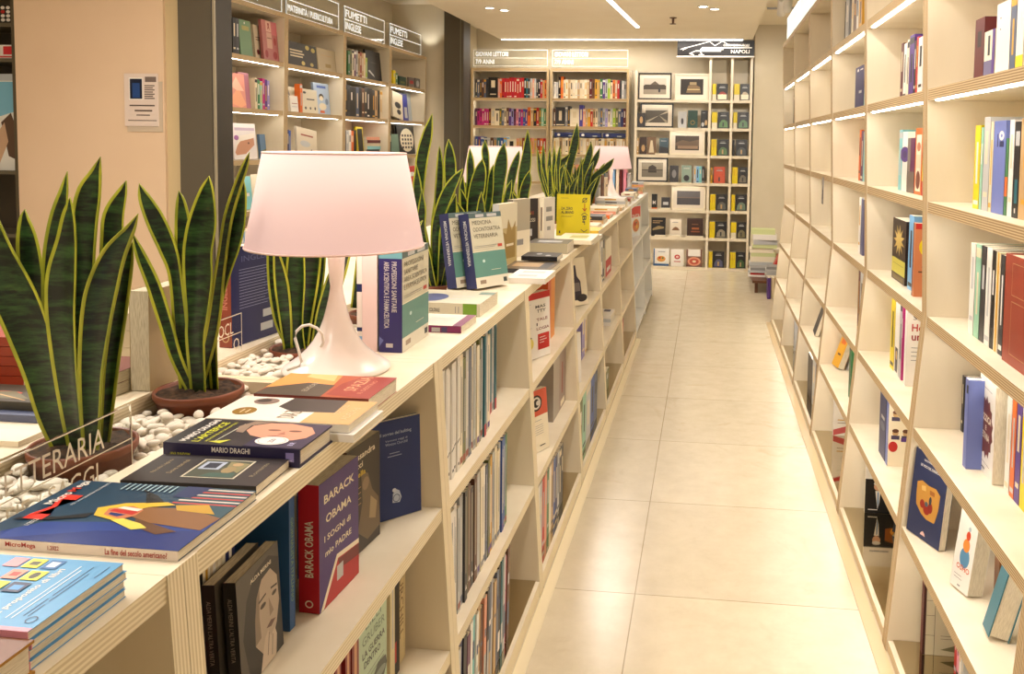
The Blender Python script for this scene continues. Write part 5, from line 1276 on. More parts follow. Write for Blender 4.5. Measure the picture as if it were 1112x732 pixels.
for i in range(2):
    flat('%s of the two thick maroon topped books beside the snake plant' % ['lower', 'upper'][i], at_z(124, 432, H).x, at_z(124, 432, H).y, H + .0215 * i, .021, .155, .12, (110, 44, 30) if i else (198, 186, 160), group=OG, pages=PAGES_G)
for i in range(3):
    flat('big cream box book, %s from the bottom behind the maroon topped pair' % ORD[i], at_z(148, 405, H).x, at_z(148, 405, H).y + .05, H + .0355 * i, .035, .2, .14, (196, 182, 152), group=OG, pages=PAGES_G)
book('thick book standing on the far counter with its page edge toward the camera', .038, .185, .12, (170, 150, 110), T(-1.018, 1.583, H + .0006) @ RZ(180), OG, pages=PAGES_G)
e = thing('leaflet_display', 'white printed leaflet standing behind the second snake plant', 'leaflet', (-1.085, 1.625, H + .0005), R(-8))
mb = MB(); mb.keep = True; mb.box(0, .085, 0, .004, 0, .17, 'white')
draw(mb, [('rect', .15, .9 - .05 * k, .85 - .1 * (k % 3), .915 - .05 * k, (150, 100, 90)) for k in range(9)] + [('rect', .1, .44, .9, .45, 'charcoal')] + [('rect', .15, .38 - .05 * k, .85 - .1 * (k % 2), .392 - .05 * k, (150, 120, 110)) for k in range(5)], Vector((0, 0, 0)), Vector((1, 0, 0)), Vector((0, 0, 1)), .085, .17)
mb.build('sheet', e)
mb = MB(); mb.box(0, .085, .004, .05, 0, .003, 'white'); mb.build('foot', e)
faceout('large navy language textbook with a brown spine beyond the trough', Vector((-1.035, 1.80, H)), Vector((-1.012, 1.985, H)), .032, .222, (30, 34, 82), spine_col=(142, 66, 46), group=OG,
        art=[('text', 'INGLESE', .2, .84, .6, .06, (90, 96, 140))] + [('rect', .15, .76 - .03 * k, .75 - .05 * (k % 3), .765 - .03 * k, (150, 156, 190)) for k in range(14)] + [('rect', .6, .22, .85, .3, 'silver'), ('rect', .55, .08, .8, .16, 'silver')],
        spine=[('text', 'INGLESE', .3, .38, .3, .42, (206, 130, 110), 90, True), ('ring', .5, .1, .3, .05, .08, 'tan')])


def acrylic(label, p, L_, h, lines, axis=90, thick=.004):
    e = thing('acrylic_sign', label, 'sign', M=T(*p) @ RZ(axis), group='clear acrylic section signs')
    mb = MB(); mb.box(0, L_, 0, thick, 0, h, GLS); mb.build('plate', e, bevel=.0008)
    W2 = paint((226, 214, 190), .5)
    mb = MB(); mb.keep = True
    t = .0016
    for z in (0, h / 2, h - t): mb.box(0, L_, -.0006, -.0001, z, z + t, W2)
    for x in (0, L_ - t): mb.box(x, x + t, -.0006, -.0001, 0, h, W2)
    for i, (s, x0, w, z0, hh) in enumerate(lines):
        draw(mb, [('text', s, x0, z0, w, hh, W2)], Vector((0, -.0004, 0)), Vector((1, 0, 0)), Vector((0, 0, 1)), L_, h)
    mb.build('engraving', e)
    return e


z_top = at_x(143, 440, -.838).z
yr_ = at_x(143, 470, -.838).y
hh_ = z_top - .90
acrylic('clear acrylic sign about literary criticism in the pebbles by the near snake plant', (-.838, yr_ - .46, .952), .46, hh_ - .05, [('CRITICA LETTERARIA', .13, .74, .56, .30), ('BIOGRAFIE / SAGGI', .22, .62, .14, .27)])
a0 = Vector((-1.005, 1.71, H + .0005))
acrylic('small clear acrylic sign in front of the navy language textbook', (-1.00, 1.665, H + .0005), .115, .085, [('O', .7, .2, .1, .3), ('OCL', .2, .5, .55, .3)])
# ================================================================== LAMPS
SHADE, nt, b = new_mat('lit_fabric_shade')
b.inputs['Base Color'].default_value = (*S((178, 160, 154)), 1); b.inputs['Roughness'].default_value = .9
b.inputs['Emission Color'].default_value = (*S((255, 208, 196)), 1); b.inputs['Emission Strength'].default_value = .53


def lamp(label, x, y, z, power, grp='white table lamps'):
    e = thing('table_lamp', label, 'lamp', (x, y, z + .0005), 0, grp)
    mb = MB(); mb.lathe([(.172, .250), (.137, .437), (.1355, .437), (.1705, .250)], SHADE, 64, closed=True); mb.build('lamp_shade', e)
    mb = MB()
    for r_, z_ in ((.1725, .250), (.1375, .4345)):
        mb = MB(); mb.lathe([(r_, z_), (r_ + .0008, z_ + .0015), (r_, z_ + .004), (r_ - .001, z_ + .002)], paint((230, 196, 186)), 64, closed=True)
        mb.build('shade_trim', e)
    mb = MB(); mb.lathe([(.0, 0), (.104, 0), (.106, .004), (.104, .008), (.098, .012), (.080, .024), (.060, .042), (.046, .060), (.034, .082), (.0255, .105), (.019, .130), (.0145, .152), (.012, .170), (.0135, .180), (.0150, .2), (.0175, .236), (.018, .262), (.012, .268), (0, .268)], paint((240, 232, 226), .25), 48); mb.build('base', e)
    mb = MB(); mb.lathe([(0, .268), (.014, .27), (.014, .295), (0, .295)], 'white', 20); mb.build('bulb_socket', e)
    mb = MB(); mb.lathe([(0, .375), (.02, .368), (.03, .345), (.026, .32), (.013, .296)], emit('bulb_glow', (1, .8, .68), 6), 20); mb.build('bulb', e)
    pl = bpy.data.lights.new('bulb_light', 'POINT'); pl.energy = power; pl.color = (1, .80, .68); pl.shadow_soft_size = .03
    o = bpy.data.objects.new('bulb_light', pl); COL.objects.link(o); o.location = (x, y, z + .40)
    return e


lc = at_y(365.5, 330, 1.67)
L1 = lamp('large white table lamp with a glowing pinkish shade near the portrait books', lc.x, 1.67, H, 2.2)
c1 = [at_y(*q) for q in ((312, 402, 1.60), (325, 398, 1.60), (327.5, 393, 1.6), (324, 380, 1.6), (320.5, 368, 1.6), (322, 360, 1.6), (328, 354.5, 1.6), (336, 353, 1.6), (344, 356.5, 1.61), (350, 363, 1.61), (351, 372, 1.62), (346, 381, 1.63), (340, 387, 1.64), (330, 392, 1.65), (322, 396, 1.66))]
mb = MB(); mb.tube([(p.x - lc.x, p.y - 1.67, max(p.z, H + .006) - H) for p in c1], .0028, 'white', 10); mb.build('cord', L1)
q = at_y(538, 160, 4.5)
lamp('white lit table lamp half hidden behind the snake plants', q.x, 4.5, H, 2.0)
q = at_y(664, 160, 7.25)
lamp('white lit table lamp at the far end of the left counter', q.x + .0, 7.25, H, 2.0)

# ================================================================== SNAKE PLANTS
LEAF, nt, b = new_mat('snake_leaf')
N = nt.nodes.new; L = nt.links.new
tc = N('ShaderNodeTexCoord'); nz = N('ShaderNodeTexNoise'); nz.inputs['Scale'].default_value = 16; nz.inputs['Detail'].default_value = 6; nz.inputs['Roughness'].default_value = .65
mp = N('ShaderNodeMapping'); mp.inputs['Scale'].default_value = (1.2, 1.2, 6.5); L(tc.outputs['Object'], mp.inputs[0]); L(mp.outputs[0], nz.inputs[0])
cr = N('ShaderNodeValToRGB'); cr.color_ramp.elements[0].position = .42; cr.color_ramp.elements[1].position = .70
cr.color_ramp.elements[0].color = (*S((8, 22, 12)), 1); cr.color_ramp.elements[1].color = (*S((52, 88, 38)), 1)
L(nz.outputs[0], cr.inputs[0]); L(cr.outputs[0], b.inputs['Base Color']); b.inputs['Roughness'].default_value = .34
MARG = noise_mat('leaf_margin', (138, 146, 34), (186, 186, 54), 30, .4, (1, 1, .4))
SOIL = noise_mat('potting_soil', (30, 20, 12), (84, 60, 40), 90, .95, (1, 1, 1), 6, 1.0)
TERRA = noise_mat('terracotta', (112, 58, 34), (132, 72, 44), 12, .45)


def spline(pts, n):
    """Catmull-Rom through (Vector3, width) pairs"""
    out = []
    P = [pts[0]] + pts + [pts[-1]]
    m = len(pts) - 1
    for i in range(m):
        p0, p1, p2, p3 = P[i:i + 4]
        for k in range(n):
            t = k / n
            f = lambda a, b_, c, d: .5 * ((2 * b_) + (c - a) * t + (2 * a - 5 * b_ + 4 * c - d) * t * t + (3 * b_ - a - 3 * c + d) * t ** 3)
            out.append((Vector([f(p0[0][j], p1[0][j], p2[0][j], p3[0][j]) for j in range(3)]), max(0.0004, f(p0[1], p1[1], p2[1], p3[1]))))
    out.append((pts[-1][0], max(pts[-1][1], .0004)))
    return out


def leaf(parent, org, pts, yaw=0, fold=.16, twist=0, n=5):
    """pts: base to tip (world point, width in m)"""
    sp = spline(pts, n)
    us = (-1, -.86, -.45, 0, .45, .86, 1)
    V, Fc, Mi = [], [], []
    K = len(sp)
    for i, (p, w) in enumerate(sp):
        a = R(yaw + twist * i / K)
        d = (sp[min(i + 1, K - 1)][0] - sp[max(i - 1, 0)][0]).normalized()
        side = Vector((math.cos(a), math.sin(a), 0)); side = (side - d * side.dot(d)).normalized()
        nrm = d.cross(side)
        mg = min(.5, .0042 / max(w / 2, .001))          # margin of steady width
        for u in us:
            uu = u if abs(u) != .86 else math.copysign(1 - max(mg, .08), u)
            q = p + side * (uu * w / 2) + nrm * (-fold * w * (uu * uu)) - org
            V.append(tuple(q))
    mb = MB()
    c = len(us)
    for m_, cols in ((MARG, (0, c - 2)), (LEAF, range(1, c - 2))):
        pass
    i0 = 0; mb.v = V
    for i in range(K - 1):
        for j in range(c - 1):
            mb.f.append((i * c + j, i * c + j + 1, (i + 1) * c + j + 1, (i + 1) * c + j)); mb.m.append(mb.mi(MARG if j in (0, c - 2) else LEAF)); mb.s.append(True)
    o = mb.build('leaf', parent)
    s = o.modifiers.new('thickness', 'SOLIDIFY'); s.thickness = .0016; s.offset = 0
    return o


def pot(parent, r=.078, h=.075):
    mb = MB(); mb.lathe([(0, 0), (r * .68, 0), (r * .72, .003), (r * .93, h - .016), (r * .97, h - .015), (r, h - .011), (r, h - .002), (r * .97, h), (r * .93, h - .003), (r * .92, h - .012), (0, h - .012)], TERRA, 40)
    p = mb.build('pot', parent)
    mb = MB(); rs = random.Random(1)
    n = 24
    rings = [0, .3, .55, .78, .925]
    pts = [[(r * q * math.cos(2 * PI * k / n), r * q * math.sin(2 * PI * k / n), h - .008 + rs.uniform(-.003, .006) + .006 * (1 - q)) for k in range(n)] for q in rings]
    for a in range(len(rings) - 1):
        for k in range(n): mb.face([pts[a][k], pts[a][(k + 1) % n], pts[a + 1][(k + 1) % n], pts[a + 1][k]], SOIL, True)
    mb.build('soil', parent)
    return p


PZ = .9008                     # trough floor
PG = 'snake plants in the trough'


def plant(label, X, Y, leaves, r=.078, h=.075, fillers=0, seed=0, fh=.3, depth=0.0):
    org = Vector((X, Y, PZ)); rs = random.Random(seed)
    e = thing('snake_plant', label, 'plant', org, 0, PG)
    pot(e, r, h)
    zb = PZ + h - .012
    for i, lf in enumerate(leaves):
        pts_, yaw = lf[0], lf[1]; dy = lf[2] if len(lf) > 2 else 0
        sc = (Y + dy) / F
        base = Vector((X + rs.uniform(-.4, .4) * r * .6 + (0 if len(lf) < 4 else lf[3]), Y + dy * .6, zb))
        P = []
        top = pts_[0]
        m = len(pts_)
        for k, (x, y, w) in enumerate(pts_):        # tip first
            q = at_y(x, y, Y + dy * (1 - .3 * k / m))
            P.append((q, w * sc / max(.5, abs(math.cos(R(yaw))))))
        P = P[::-1]
        if P[0][0].z > zb + .02:
            w0 = P[0][1]
            mid = (P[0][0] + base) / 2
            P = [(base, w0 * .62), (mid, w0 * .85)] + P if P[0][0].z > zb + .12 else [(base, w0 * .8)] + P
        leaf(e, org, P, yaw)
    for i in range(fillers):
        a = rs.uniform(0, 2 * PI); ln = fh * rs.uniform(.55, 1.0); sp_ = rs.uniform(.02, .11)
        d = Vector((math.cos(a), math.sin(a), 0)) * sp_
        b0 = org + Vector((math.cos(a) * r * .45, math.sin(a) * r * .45, h - .012))
        w = rs.uniform(.032, .05)
        leaf(e, org, [(b0, w * .6), (b0 + d * .2 + Vector((0, 0, ln * .3)), w * .9), (b0 + d * .5 + Vector((0, 0, ln * .62)), w), (b0 + d * .8 + Vector((0, 0, ln * .86)), w * .6), (b0 + d * 1.05 + Vector((0, 0, ln)), .001)], rs.uniform(-70, 70), twist=rs.uniform(-30, 30), n=3)
    return e


p1_ = at_z(80, 489, .968)
plant('tall snake plant cut by the left picture edge, behind the acrylic sign', -.922, 1.190, [
    ([(109, 170, 0), (104, 190, 16), (98, 212, 29), (93, 250, 31), (90, 320, 28), (88, 400, 22)], 8, .03),
    ([(73, 186, 0), (71, 205, 12), (66, 240, 27), (62, 290, 34), (62, 360, 32), (62, 420, 24)], -10, .02),
    ([(27, 227, 0), (27, 238, 12), (31, 262, 24), (36, 300, 28), (46, 380, 26)], 12, .035),
    ([(137, 196, 0), (134, 210, 16), (127, 235, 32), (125, 265, 34), (120, 310, 28), (108, 390, 22)], -14, .02, .01),
    ([(144, 262, 0), (139, 285, 11), (131, 330, 16), (122, 390, 16)], 25, .03, .02),
    ([(-16, 212, 0), (-13, 235, 26), (-2, 280, 48), (26, 337, 52), (47, 399, 44), (58, 450, 34)], 10, -.02, -.015),
    ([(76, 214, 0), (76, 232, 17), (75, 262, 29), (71, 300, 42), (70, 340, 42), (74, 400, 35)], -6, -.03),
    ([(150, 232, 0), (142, 248, 11), (125, 275, 25), (113, 310, 33), (106, 345, 33), (100, 400, 27)], 18, -.03, .015)], r=.074, h=.09, seed=1)
p2_ = at_z(209, 427, .975)
plant('snake plant in a terracotta bowl beside the white pebbles, left of the lamp', -.918, 1.485, [
    ([(194, 207, 0), (197, 222, 11), (200, 260, 18), (202, 330, 18)], 20, .02),
    ([(265, 197, 0), (264, 212, 13), (259, 240, 26), (253, 265, 28), (246, 292, 20), (239, 322, 14), (232, 363, 14)], -12, .015, .01),
    ([(271, 165, 0), (266, 180, 6), (257, 205, 8), (248, 235, 9), (243, 265, 9), (238, 300, 10), (230, 360, 12)], 35, .0, .01),
    ([(151, 199, 0), (157, 214, 13), (170, 240, 21), (183, 270, 20), (191, 300, 15), (197, 360, 16)], 14, .0, -.01),
    ([(144, 253, 0), (152, 275, 10), (167, 310, 14), (180, 350, 14), (192, 390, 12)], 25, -.02, -.015),
    ([(227, 191, 0), (226, 206, 18), (223, 239, 36), (218, 271, 38), (218, 304, 38), (216, 343, 29), (214, 370, 25)], -4, -.02)], r=.077, h=.09, seed=2)
plant('snake plant directly behind the lamp stem, its top hidden by the shade', -.912, 1.885, [
    ([(300, 225, 0), (301, 250, 18), (304, 300, 26), (310, 350, 22)], 10), ([(325, 215, 0), (324, 250, 16), (323, 300, 26), (322, 350, 22)], -10, -.02), ([(345, 235, 0), (342, 260, 14), (336, 300, 20), (330, 350, 16)], 25, .01)], r=.072, fillers=3, seed=3, fh=.3)
plant('snake plant behind the thick upright manuals', -.905, 2.30, [([(397, 240, 0), (397, 262, 14), (395, 300, 20), (390, 335, 18)], 10)], r=.07, fillers=6, seed=4, fh=.27)
plant('snake plant with the tallest dark leaf right of the lamp shade', -.90, 2.80, [
    ([(469.5, 123, 0), (467, 134, 7), (464, 148, 12), (459, 170, 14), (456, 200, 12), (455, 230, 11)], 5), ([(477, 158, 0), (478, 172, 7), (478, 195, 10), (476, 225, 10)], -10, .03), ([(487, 151, 0), (488, 162, 9), (489, 180, 14), (489, 205, 12), (487, 230, 10)], 8, .02),
    ([(503, 183, 0), (497, 192, 9), (488, 208, 15), (480, 228, 15), (474, 250, 12)], -15, -.04), ([(452, 178, 0), (453, 200, 9), (455, 240, 12)], 20, -.02), ([(458, 205, 0), (459, 225, 10), (458, 250, 12)], -10, -.05)], r=.075, fillers=5, seed=5, fh=.33)
plant('snake plant above the leaning green manuals', -.90, 3.40, [
    ([(510, 160, 0), (511, 175, 8), (511, 200, 9), (508, 230, 8)], 10, .03), ([(526.5, 152, 0), (527, 162, 8), (528, 175, 9), (528, 200, 8)], -8, .03), ([(524, 172, 0), (522, 184, 12), (518, 205, 17), (514, 228, 14)], 15, -.03), ([(536, 178, 0), (534, 190, 7), (532, 215, 9)], -25, 0), ([(503, 190, 0), (502, 205, 7), (503, 230, 8)], 20, 0)], r=.072, fillers=5, seed=6, fh=.33)
plant('snake plant with a broad upright leaf in front of the second lamp', -.90, 3.80, [
    ([(547.5, 155, 0), (546, 166, 10), (544, 182, 15), (541, 204, 14), (540, 228, 11)], 5), ([(556, 195, 0), (553, 205, 7), (549, 225, 8)], -10)], r=.07, fillers=5, seed=7, fh=.30)
plant('snake plant with a sharp tall leaf behind the castle picture book', -.90, 4.35, [
    ([(573, 140, 0), (573, 152, 6), (572, 170, 11), (569, 192, 13), (567, 215, 10)], 8), ([(564, 163, 0), (562, 172, 7), (557, 190, 11), (555, 210, 9)], -15), ([(575, 185, 0), (573, 195, 9), (569, 212, 11)], 10, -.03)], r=.07, fillers=6, seed=8, fh=.34)
plant('snake plant behind the yellow book, with several narrow tips', -.90, 5.25, [
    ([(590, 155, 0), (590, 168, 4), (591, 190, 6)], 10), ([(597, 159, 0), (597, 170, 4), (597, 190, 6)], -10), ([(602, 158, 0), (602, 170, 4), (602, 190, 6)], 10), ([(608, 158, 0), (607, 170, 5), (605, 190, 6)], 0), ([(583, 160, 0), (585, 172, 4), (588, 190, 6)], 0)], r=.07, fillers=7, seed=9, fh=.36)
plant('snake plant with one very tall tip near the third lamp', -.90, 6.05, [
    ([(627, 133, 0), (626, 144, 6), (624, 158, 9), (620, 175, 8), (617, 195, 7)], 0), ([(620, 166, 0), (612, 175, 7), (602, 187, 12), (593, 199, 10), (597, 212, 6)], 10, -.1), ([(642, 154, 0), (641, 163, 6), (638, 175, 8), (632, 192, 7)], 0), ([(612, 178, 0), (609, 188, 7), (606, 203, 8)], 15, -.1)], r=.07, fillers=8, seed=10, fh=.40)
plant('farthest snake plant, with leaves arching over the third lamp', -.90, 6.42, [
    ([(651.6, 160, 0), (648, 170, 6), (642, 182, 8), (633, 198, 7)], 0), ([(667, 171.5, 0), (662, 178, 6), (656, 184, 7), (646, 191, 6), (640, 201, 5)], 0, -.1), ([(634, 172, 0), (631, 184, 8), (626, 200, 8)], 0, -.1)], r=.07, fillers=7, seed=11, fh=.34)

# ================================================================== PEBBLES
PEB = noise_mat('white_pebble', (222, 212, 194), (242, 236, 224), 25, .6, (1, 1, 1), 3)
rs = random.Random(12)
PM = []
for v in range(6):
    bm = bmesh.new(); bmesh.ops.create_icosphere(bm, subdivisions=2, radius=1)
    k = [Vector((rs.uniform(-1, 1), rs.uniform(-1, 1), rs.uniform(-1, 1))).normalized() for _ in range(4)]
    for q in bm.verts:
        n_ = q.co.normalized(); s_ = 1
        for kk in k: s_ -= .22 * max(0, n_.dot(kk) - .45)
        q.co = n_ * s_
    me = bpy.data.meshes.new('pebble'); bm.to_mesh(me); bm.free(); me.materials.append(PEB)
    for p in me.polygons: p.use_smooth = True
    PM.append(me)
POTS = [(-.922, 1.190, .070), (-.918, 1.485, .073), (-.912, 1.885, .072), (-.905, 2.30, .07)]


def pebble(x, y, z, s, bay):
    o = bpy.data.objects.new('pebble', PM[rs.randrange(6)]); COL.objects.link(o)
    o.location = (x, y, z); o.scale = (s * rs.uniform(1.1, 1.5), s * rs.uniform(.8, 1.1), s * rs.uniform(.55, .75)); o.rotation_euler = (rs.uniform(-.4, .4), rs.uniform(-.4, .4), rs.uniform(0, 6.28))
    o['label'] = ['smooth white pebble lying in the trough around the two near snake plants', 'smooth white pebble lying in the trough box behind the lamp'][bay]
    o['category'] = 'pebble'; o['group'] = ['loose white pebbles in the near trough box', 'loose white pebbles in the second trough box'][bay]


def blocked(x, y, m): return any(math.hypot(x - a, y - b) < r + m for a, b, r in POTS)


XA, XBB = XF1 + .016, XB - .024
cnt = 0
for layer, (zz, pr_) in enumerate(((.958, 1), (.969, .22))):
    y = .86
    while y < 1.57:
        x = XA
        while x < XBB:
            xx, yy = x + rs.uniform(-.005, .005), y + rs.uniform(-.005, .005)
            if rs.random() < pr_ and not blocked(xx, yy, .002) and not (abs(xx + .838) < .012 and yy < yr_ + .012):
                pebble(min(max(xx, XA + .002), XBB - .002), yy, zz + rs.uniform(-.004, .005), rs.uniform(.0085, .012), 0); cnt += 1
            x += .0215
        y += .0210
y = 1.62
while y < 2.0:
    x = XA
    while x < XBB:
        xx, yy = x + rs.uniform(-.004, .004), y + rs.uniform(-.004, .004)
        if not blocked(xx, yy, .002): pebble(xx, yy, .964 + rs.uniform(-.005, .009), rs.uniform(.009, .012), 1); cnt += 1
        x += .021
    y += .0215
print('pebbles', cnt)
# gravel bed carrying them, and the rest of the trough: nobody could count it
mb = MB()
GR = noise_mat('gravel_bed', (150, 136, 112), (226, 216, 198), 70, .8, (1, 1, 1), 3, 1.0)
for ya, yb, zt in ((.42, 1.58, .944), (1.61, 3.09, .950), (3.11, 4.88, .950), (4.92, 7.08, .950)):
    mb2 = MB(); nx, ny = 8, int((yb - ya) / .03)
    g = [[(XF1 + .005 + (XB - .013 - XF1 - .005) * i / nx, ya + (yb - ya) * j / ny, zt + rs.uniform(-.004, .004)) for i in range(nx + 1)] for j in range(ny + 1)]
    for j in range(ny):
        for i in range(nx): mb2.face([g[j][i], g[j][i + 1], g[j + 1][i + 1], g[j + 1][i]], GR, True)
    k = [0.42, 1.61, 3.11, 4.92].index(ya)
    tag(mb2.build('gravel'), 'pale gravel bed filling the %s planter box of the trough' % ['nearest', 'second', 'third', 'farthest'][k], 'gravel', kind='stuff')
# ================================================================== BOOKS ON THE WALL BOOKCASES
rw = random.Random(99)
SIMP = dict(simple=True)


def gspine(x, t, h, c, z, label, grp, art=None, d=.15, set_=.04):
    if art is None: art = lab_spine(c, h, rw) if isinstance(c, str) else [('rect', .3, .3, .7, .8, 'cream')]
    return book(label, t, h, d, c, T(x + t / 2, YB + set_, z + .0005), grp, spine=art, simple=True)


def grow(unit, zi, x0, x1, spec, where):
    """contiguous spines from x0 to x1; spec = list of (count, colour, relative thickness, height)"""
    tot = sum(n * w for n, c, w, h in spec); k = (x1 - x0 - .0006 * sum(n for n, *_ in spec)) / tot
    x = x0; i = 0
    for n, c, w, h in spec:
        for q in range(n):
            cc = c if not isinstance(c, list) else c[q % len(c)]
            gspine(x, w * k, h * rw.uniform(.97, 1.02), cc, GZ[zi], '%s book, %s from the left %s' % (cc, ORD[i], where), 'books ' + where.replace('on the', 'of the'))
            x += w * k + .0006; i += 1


gx = [GX[0] + TH + .012, GX[1] - .012 - TH - .008, GX[1] + TH + .012, GX[2] - .012 - TH - .008]
grow(0, 6, gx[0], gx[1], [(6, ['charcoal', 'slate', 'charcoal', 'brown', 'slate', 'charcoal'], .8, .22), (1, 'black', 3.6, .235), (2, ['salmon', 'orange'], .7, .225), (9, ['red', (184, 24, 50), 'red'], .9, .235), (1, 'black', .8, .235), (1, 'teal', .6, .235), (2, ['charcoal', 'silver'], .8, .23), (3, ['salmon', 'silver', 'charcoal'], .7, .225), (2, ['black', 'red'], .8, .22), (2, ['tan', 'orange'], .7, .215)], 'on the top left back shelf')
grow(0, 5, gx[0], gx[1], [(1, 'plum', .8, .2), (5, 'magenta', .75, .195), (1, 'maroon', .8, .2), (2, ['cream', 'ivory'], 1.4, .2), (1, 'olive', .8, .2), (3, ['slate', 'cream', 'brown'], .8, .205), (4, ['purple', 'lavender', 'plum', 'pink'], .8, .2), (4, ['purple', 'magenta', 'blue', 'purple'], .75, .195), (3, ['orange', 'tan', 'black'], 1, .215), (2, ['red', 'olive'], .8, .21), (2, ['mint', 'green'], .8, .205)], 'on the next left back shelf')
grow(0, 4, gx[0], gx[1], [(3, ['blue', 'purple', 'blue'], .8, .19), (5, ['charcoal', 'silver', 'brown', 'grey', 'teal'], .9, .18), (2, ['blue', 'sky'], .9, .185), (1, 'ivory', 2.6, .17), (10, ['salmon', 'tan', 'rust', 'orange', 'red'], .8, .18)], 'on the third left back shelf')
grow(1, 6, gx[2], gx[3], [(2, ['white', 'silver'], .8, .19), (2, ['black', 'orange'], .9, .25), (11, ['cream', 'ivory', 'tan', 'cream'], .85, .22), (2, ['maroon', 'brown'], 1, .225), (2, ['mustard', 'tan'], .9, .225), (1, 'green', 1, .23), (2, ['purple', 'silver'], .9, .22), (2, ['lime', 'cream'], .9, .225), (3, ['orange', 'tan', 'red'], .8, .22), (3, ['charcoal', 'silver', 'grey'], .8, .21)], 'on the top right back shelf')
grow(1, 5, gx[2], gx[3], [(1, 'brown', .6, .2), (1, 'charcoal', 3.2, .225), (2, ['grey', 'charcoal'], .8, .23), (1, 'ivory', 3.0, .2), (1, (76, 66, 150), 1.2, .25), (6, ['salmon', 'tan', 'mustard', 'red', 'tan', 'cream'], .8, .21), (6, ['grey', 'slate', 'silver', 'lavender', 'cream', 'silver'], .8, .21), (2, ['lime', 'olive'], .9, .215), (3, ['slate', 'navy', 'maroon'], .8, .21)], 'on the next right back shelf')
grow(1, 4, gx[2], gx[3], [(24, ['cream', 'ivory', 'tan'], .8, .19)], 'on the third right back shelf')
zt = GZ[4] + .20
for i in range(3):
    flatb = gx[2] + .01 + i * .285
    book('navy boxed volume lying on the cream books, %s from the left' % ORD[i], .05, .27, .12, (28, 40, 92), T(flatb + .272, YB + .05, zt + .026) @ RY(-90), 'navy boxed volumes on the back shelf', simple=True,
         spine=[('ell', .5, .82, .3, .07, 'white'), ('rect', .15, .2, .4, .4, 'silver')])
for zi, un in ((3, 1),):
    grow(un, zi, gx[2 * un], gx[2 * un + 1], [(22, ['tan', 'salmon', 'cream', 'teal', 'grey', 'rust'], .8, .2)], 'on the %s %s back shelf' % ({3: 'fourth', 2: 'fifth'}[zi], ['left', 'right'][un]))


# ---- Naples bookcase
def nfront(label, x0, x1, zi, h, col, art=(), t=.02, set_=.05, lean=4, grp='books on the Naples bookcase', z=None):
    z = NZ[zi] if z is None else z
    if grp == 'books on the Naples bookcase': x0, x1 = max(x0, NX[0] + TH + .004), min(x1, NX[1] - .005)
    return book(label, t, h, x1 - x0, col, T(x0, YB + set_, z + .0006 + t * math.sin(R(lean))) @ RZ(-90) @ T(-t, 0, 0) @ RY(-lean) @ T(t / 2, 0, 0), grp, front=art, simple=True)


def frame(label, xl, xr, yt, yb, art, fcol='black', zi=6, matc=(226, 214, 196), m_=.12):
    X0, X1 = max(at_y(xl, yb, YB + .06).x, NX[0] + TH + .004), min(at_y(xr, yb, YB + .06).x, NX[1] - .004)
    z0 = NZ[zi] + .0006; h = at_y(xl, yt, YB + .08).z - z0; w = X1 - X0
    e = thing('framed_photograph', label, 'picture', M=T(X0, YB + .055, z0 + .0018) @ RX(-5), group='framed photographs')
    f = .016
    mb = MB(); 
    for a in ((0, w, 0, f), (0, w, h - f, h), (0, f, f, h - f), (w - f, w, f, h - f)): mb.box(a[0], a[1], 0, .018, a[2], a[3], fcol)
    mb.build('frame', e)
    mb = MB(); mb.keep = True; mb.box(f, w - f, .008, .012, f, h - f, matc); mb.build('mat', e)
    mb = MB(); mb.keep = True
    iw, ih = w * (1 - 2 * m_ - .08), h * (1 - 2 * m_ - .16)
    mb.box((w - iw) / 2, (w + iw) / 2, .0065, .0078, (h - ih) / 2, (h + ih) / 2, (70, 62, 54))
    draw(mb, art, Vector(((w - iw) / 2, .0063, (h - ih) / 2)), Vector((1, 0, 0)), Vector((0, 0, 1)), iw, ih)
    mb.build('photograph', e)


sk = (196, 186, 170)
frame('black framed photograph of a domed gallery building on the top shelf', 690.5, 729, 79, 106, [('rect', 0, .55, 1, 1, sk), ('rect', .05, .35, .95, .6, (70, 60, 50)), ('poly', [(.3, .6), (.5, .82), (.7, .6)], (90, 80, 66)), ('rect', 0, 0, 1, .3, (150, 138, 120)), ('ell', .7, .25, .05, .14, 'charcoal')])
frame('white framed night photograph of a lit castle on the top shelf', 733, 771, 80, 107, [('rect', 0, 0, 1, 1, (40, 34, 30)), ('rect', .4, .62, .7, .8, (150, 130, 96)), ('poly', [(.25, .12), (.9, .12), (.85, .5), (.7, .6), (.35, .6), (.3, .4)], (120, 96, 66)), ('rect', .3, .3, .85, .36, (200, 180, 130))], fcol=(226, 212, 190))
frame('black framed photograph of a straight street seen from above', 695, 731, 112, 136, [('rect', 0, 0, 1, 1, (84, 78, 68)), ('poly', [(.6, .5), (1, .85), (1, .7)], (170, 160, 140)), ('poly', [(.6, .5), (0, .1), (.1, 0)], (170, 160, 140)), ('poly', [(.6, .5), (.9, 0), (1, .1)], (150, 140, 120)), ('rect', 0, .85, 1, 1, sk)], zi=5)
frame('white framed photograph of city roofs on the third shelf', 727, 765, 142, 166, [('rect', 0, 0, 1, 1, (66, 54, 44)), ('poly', [(0, .5), (.3, .7), (.6, .6), (1, .75), (1, .3), (0, .3)], (104, 84, 66)), ('rect', .1, .1, .95, .3, (150, 122, 96))], fcol='ivory', zi=4)
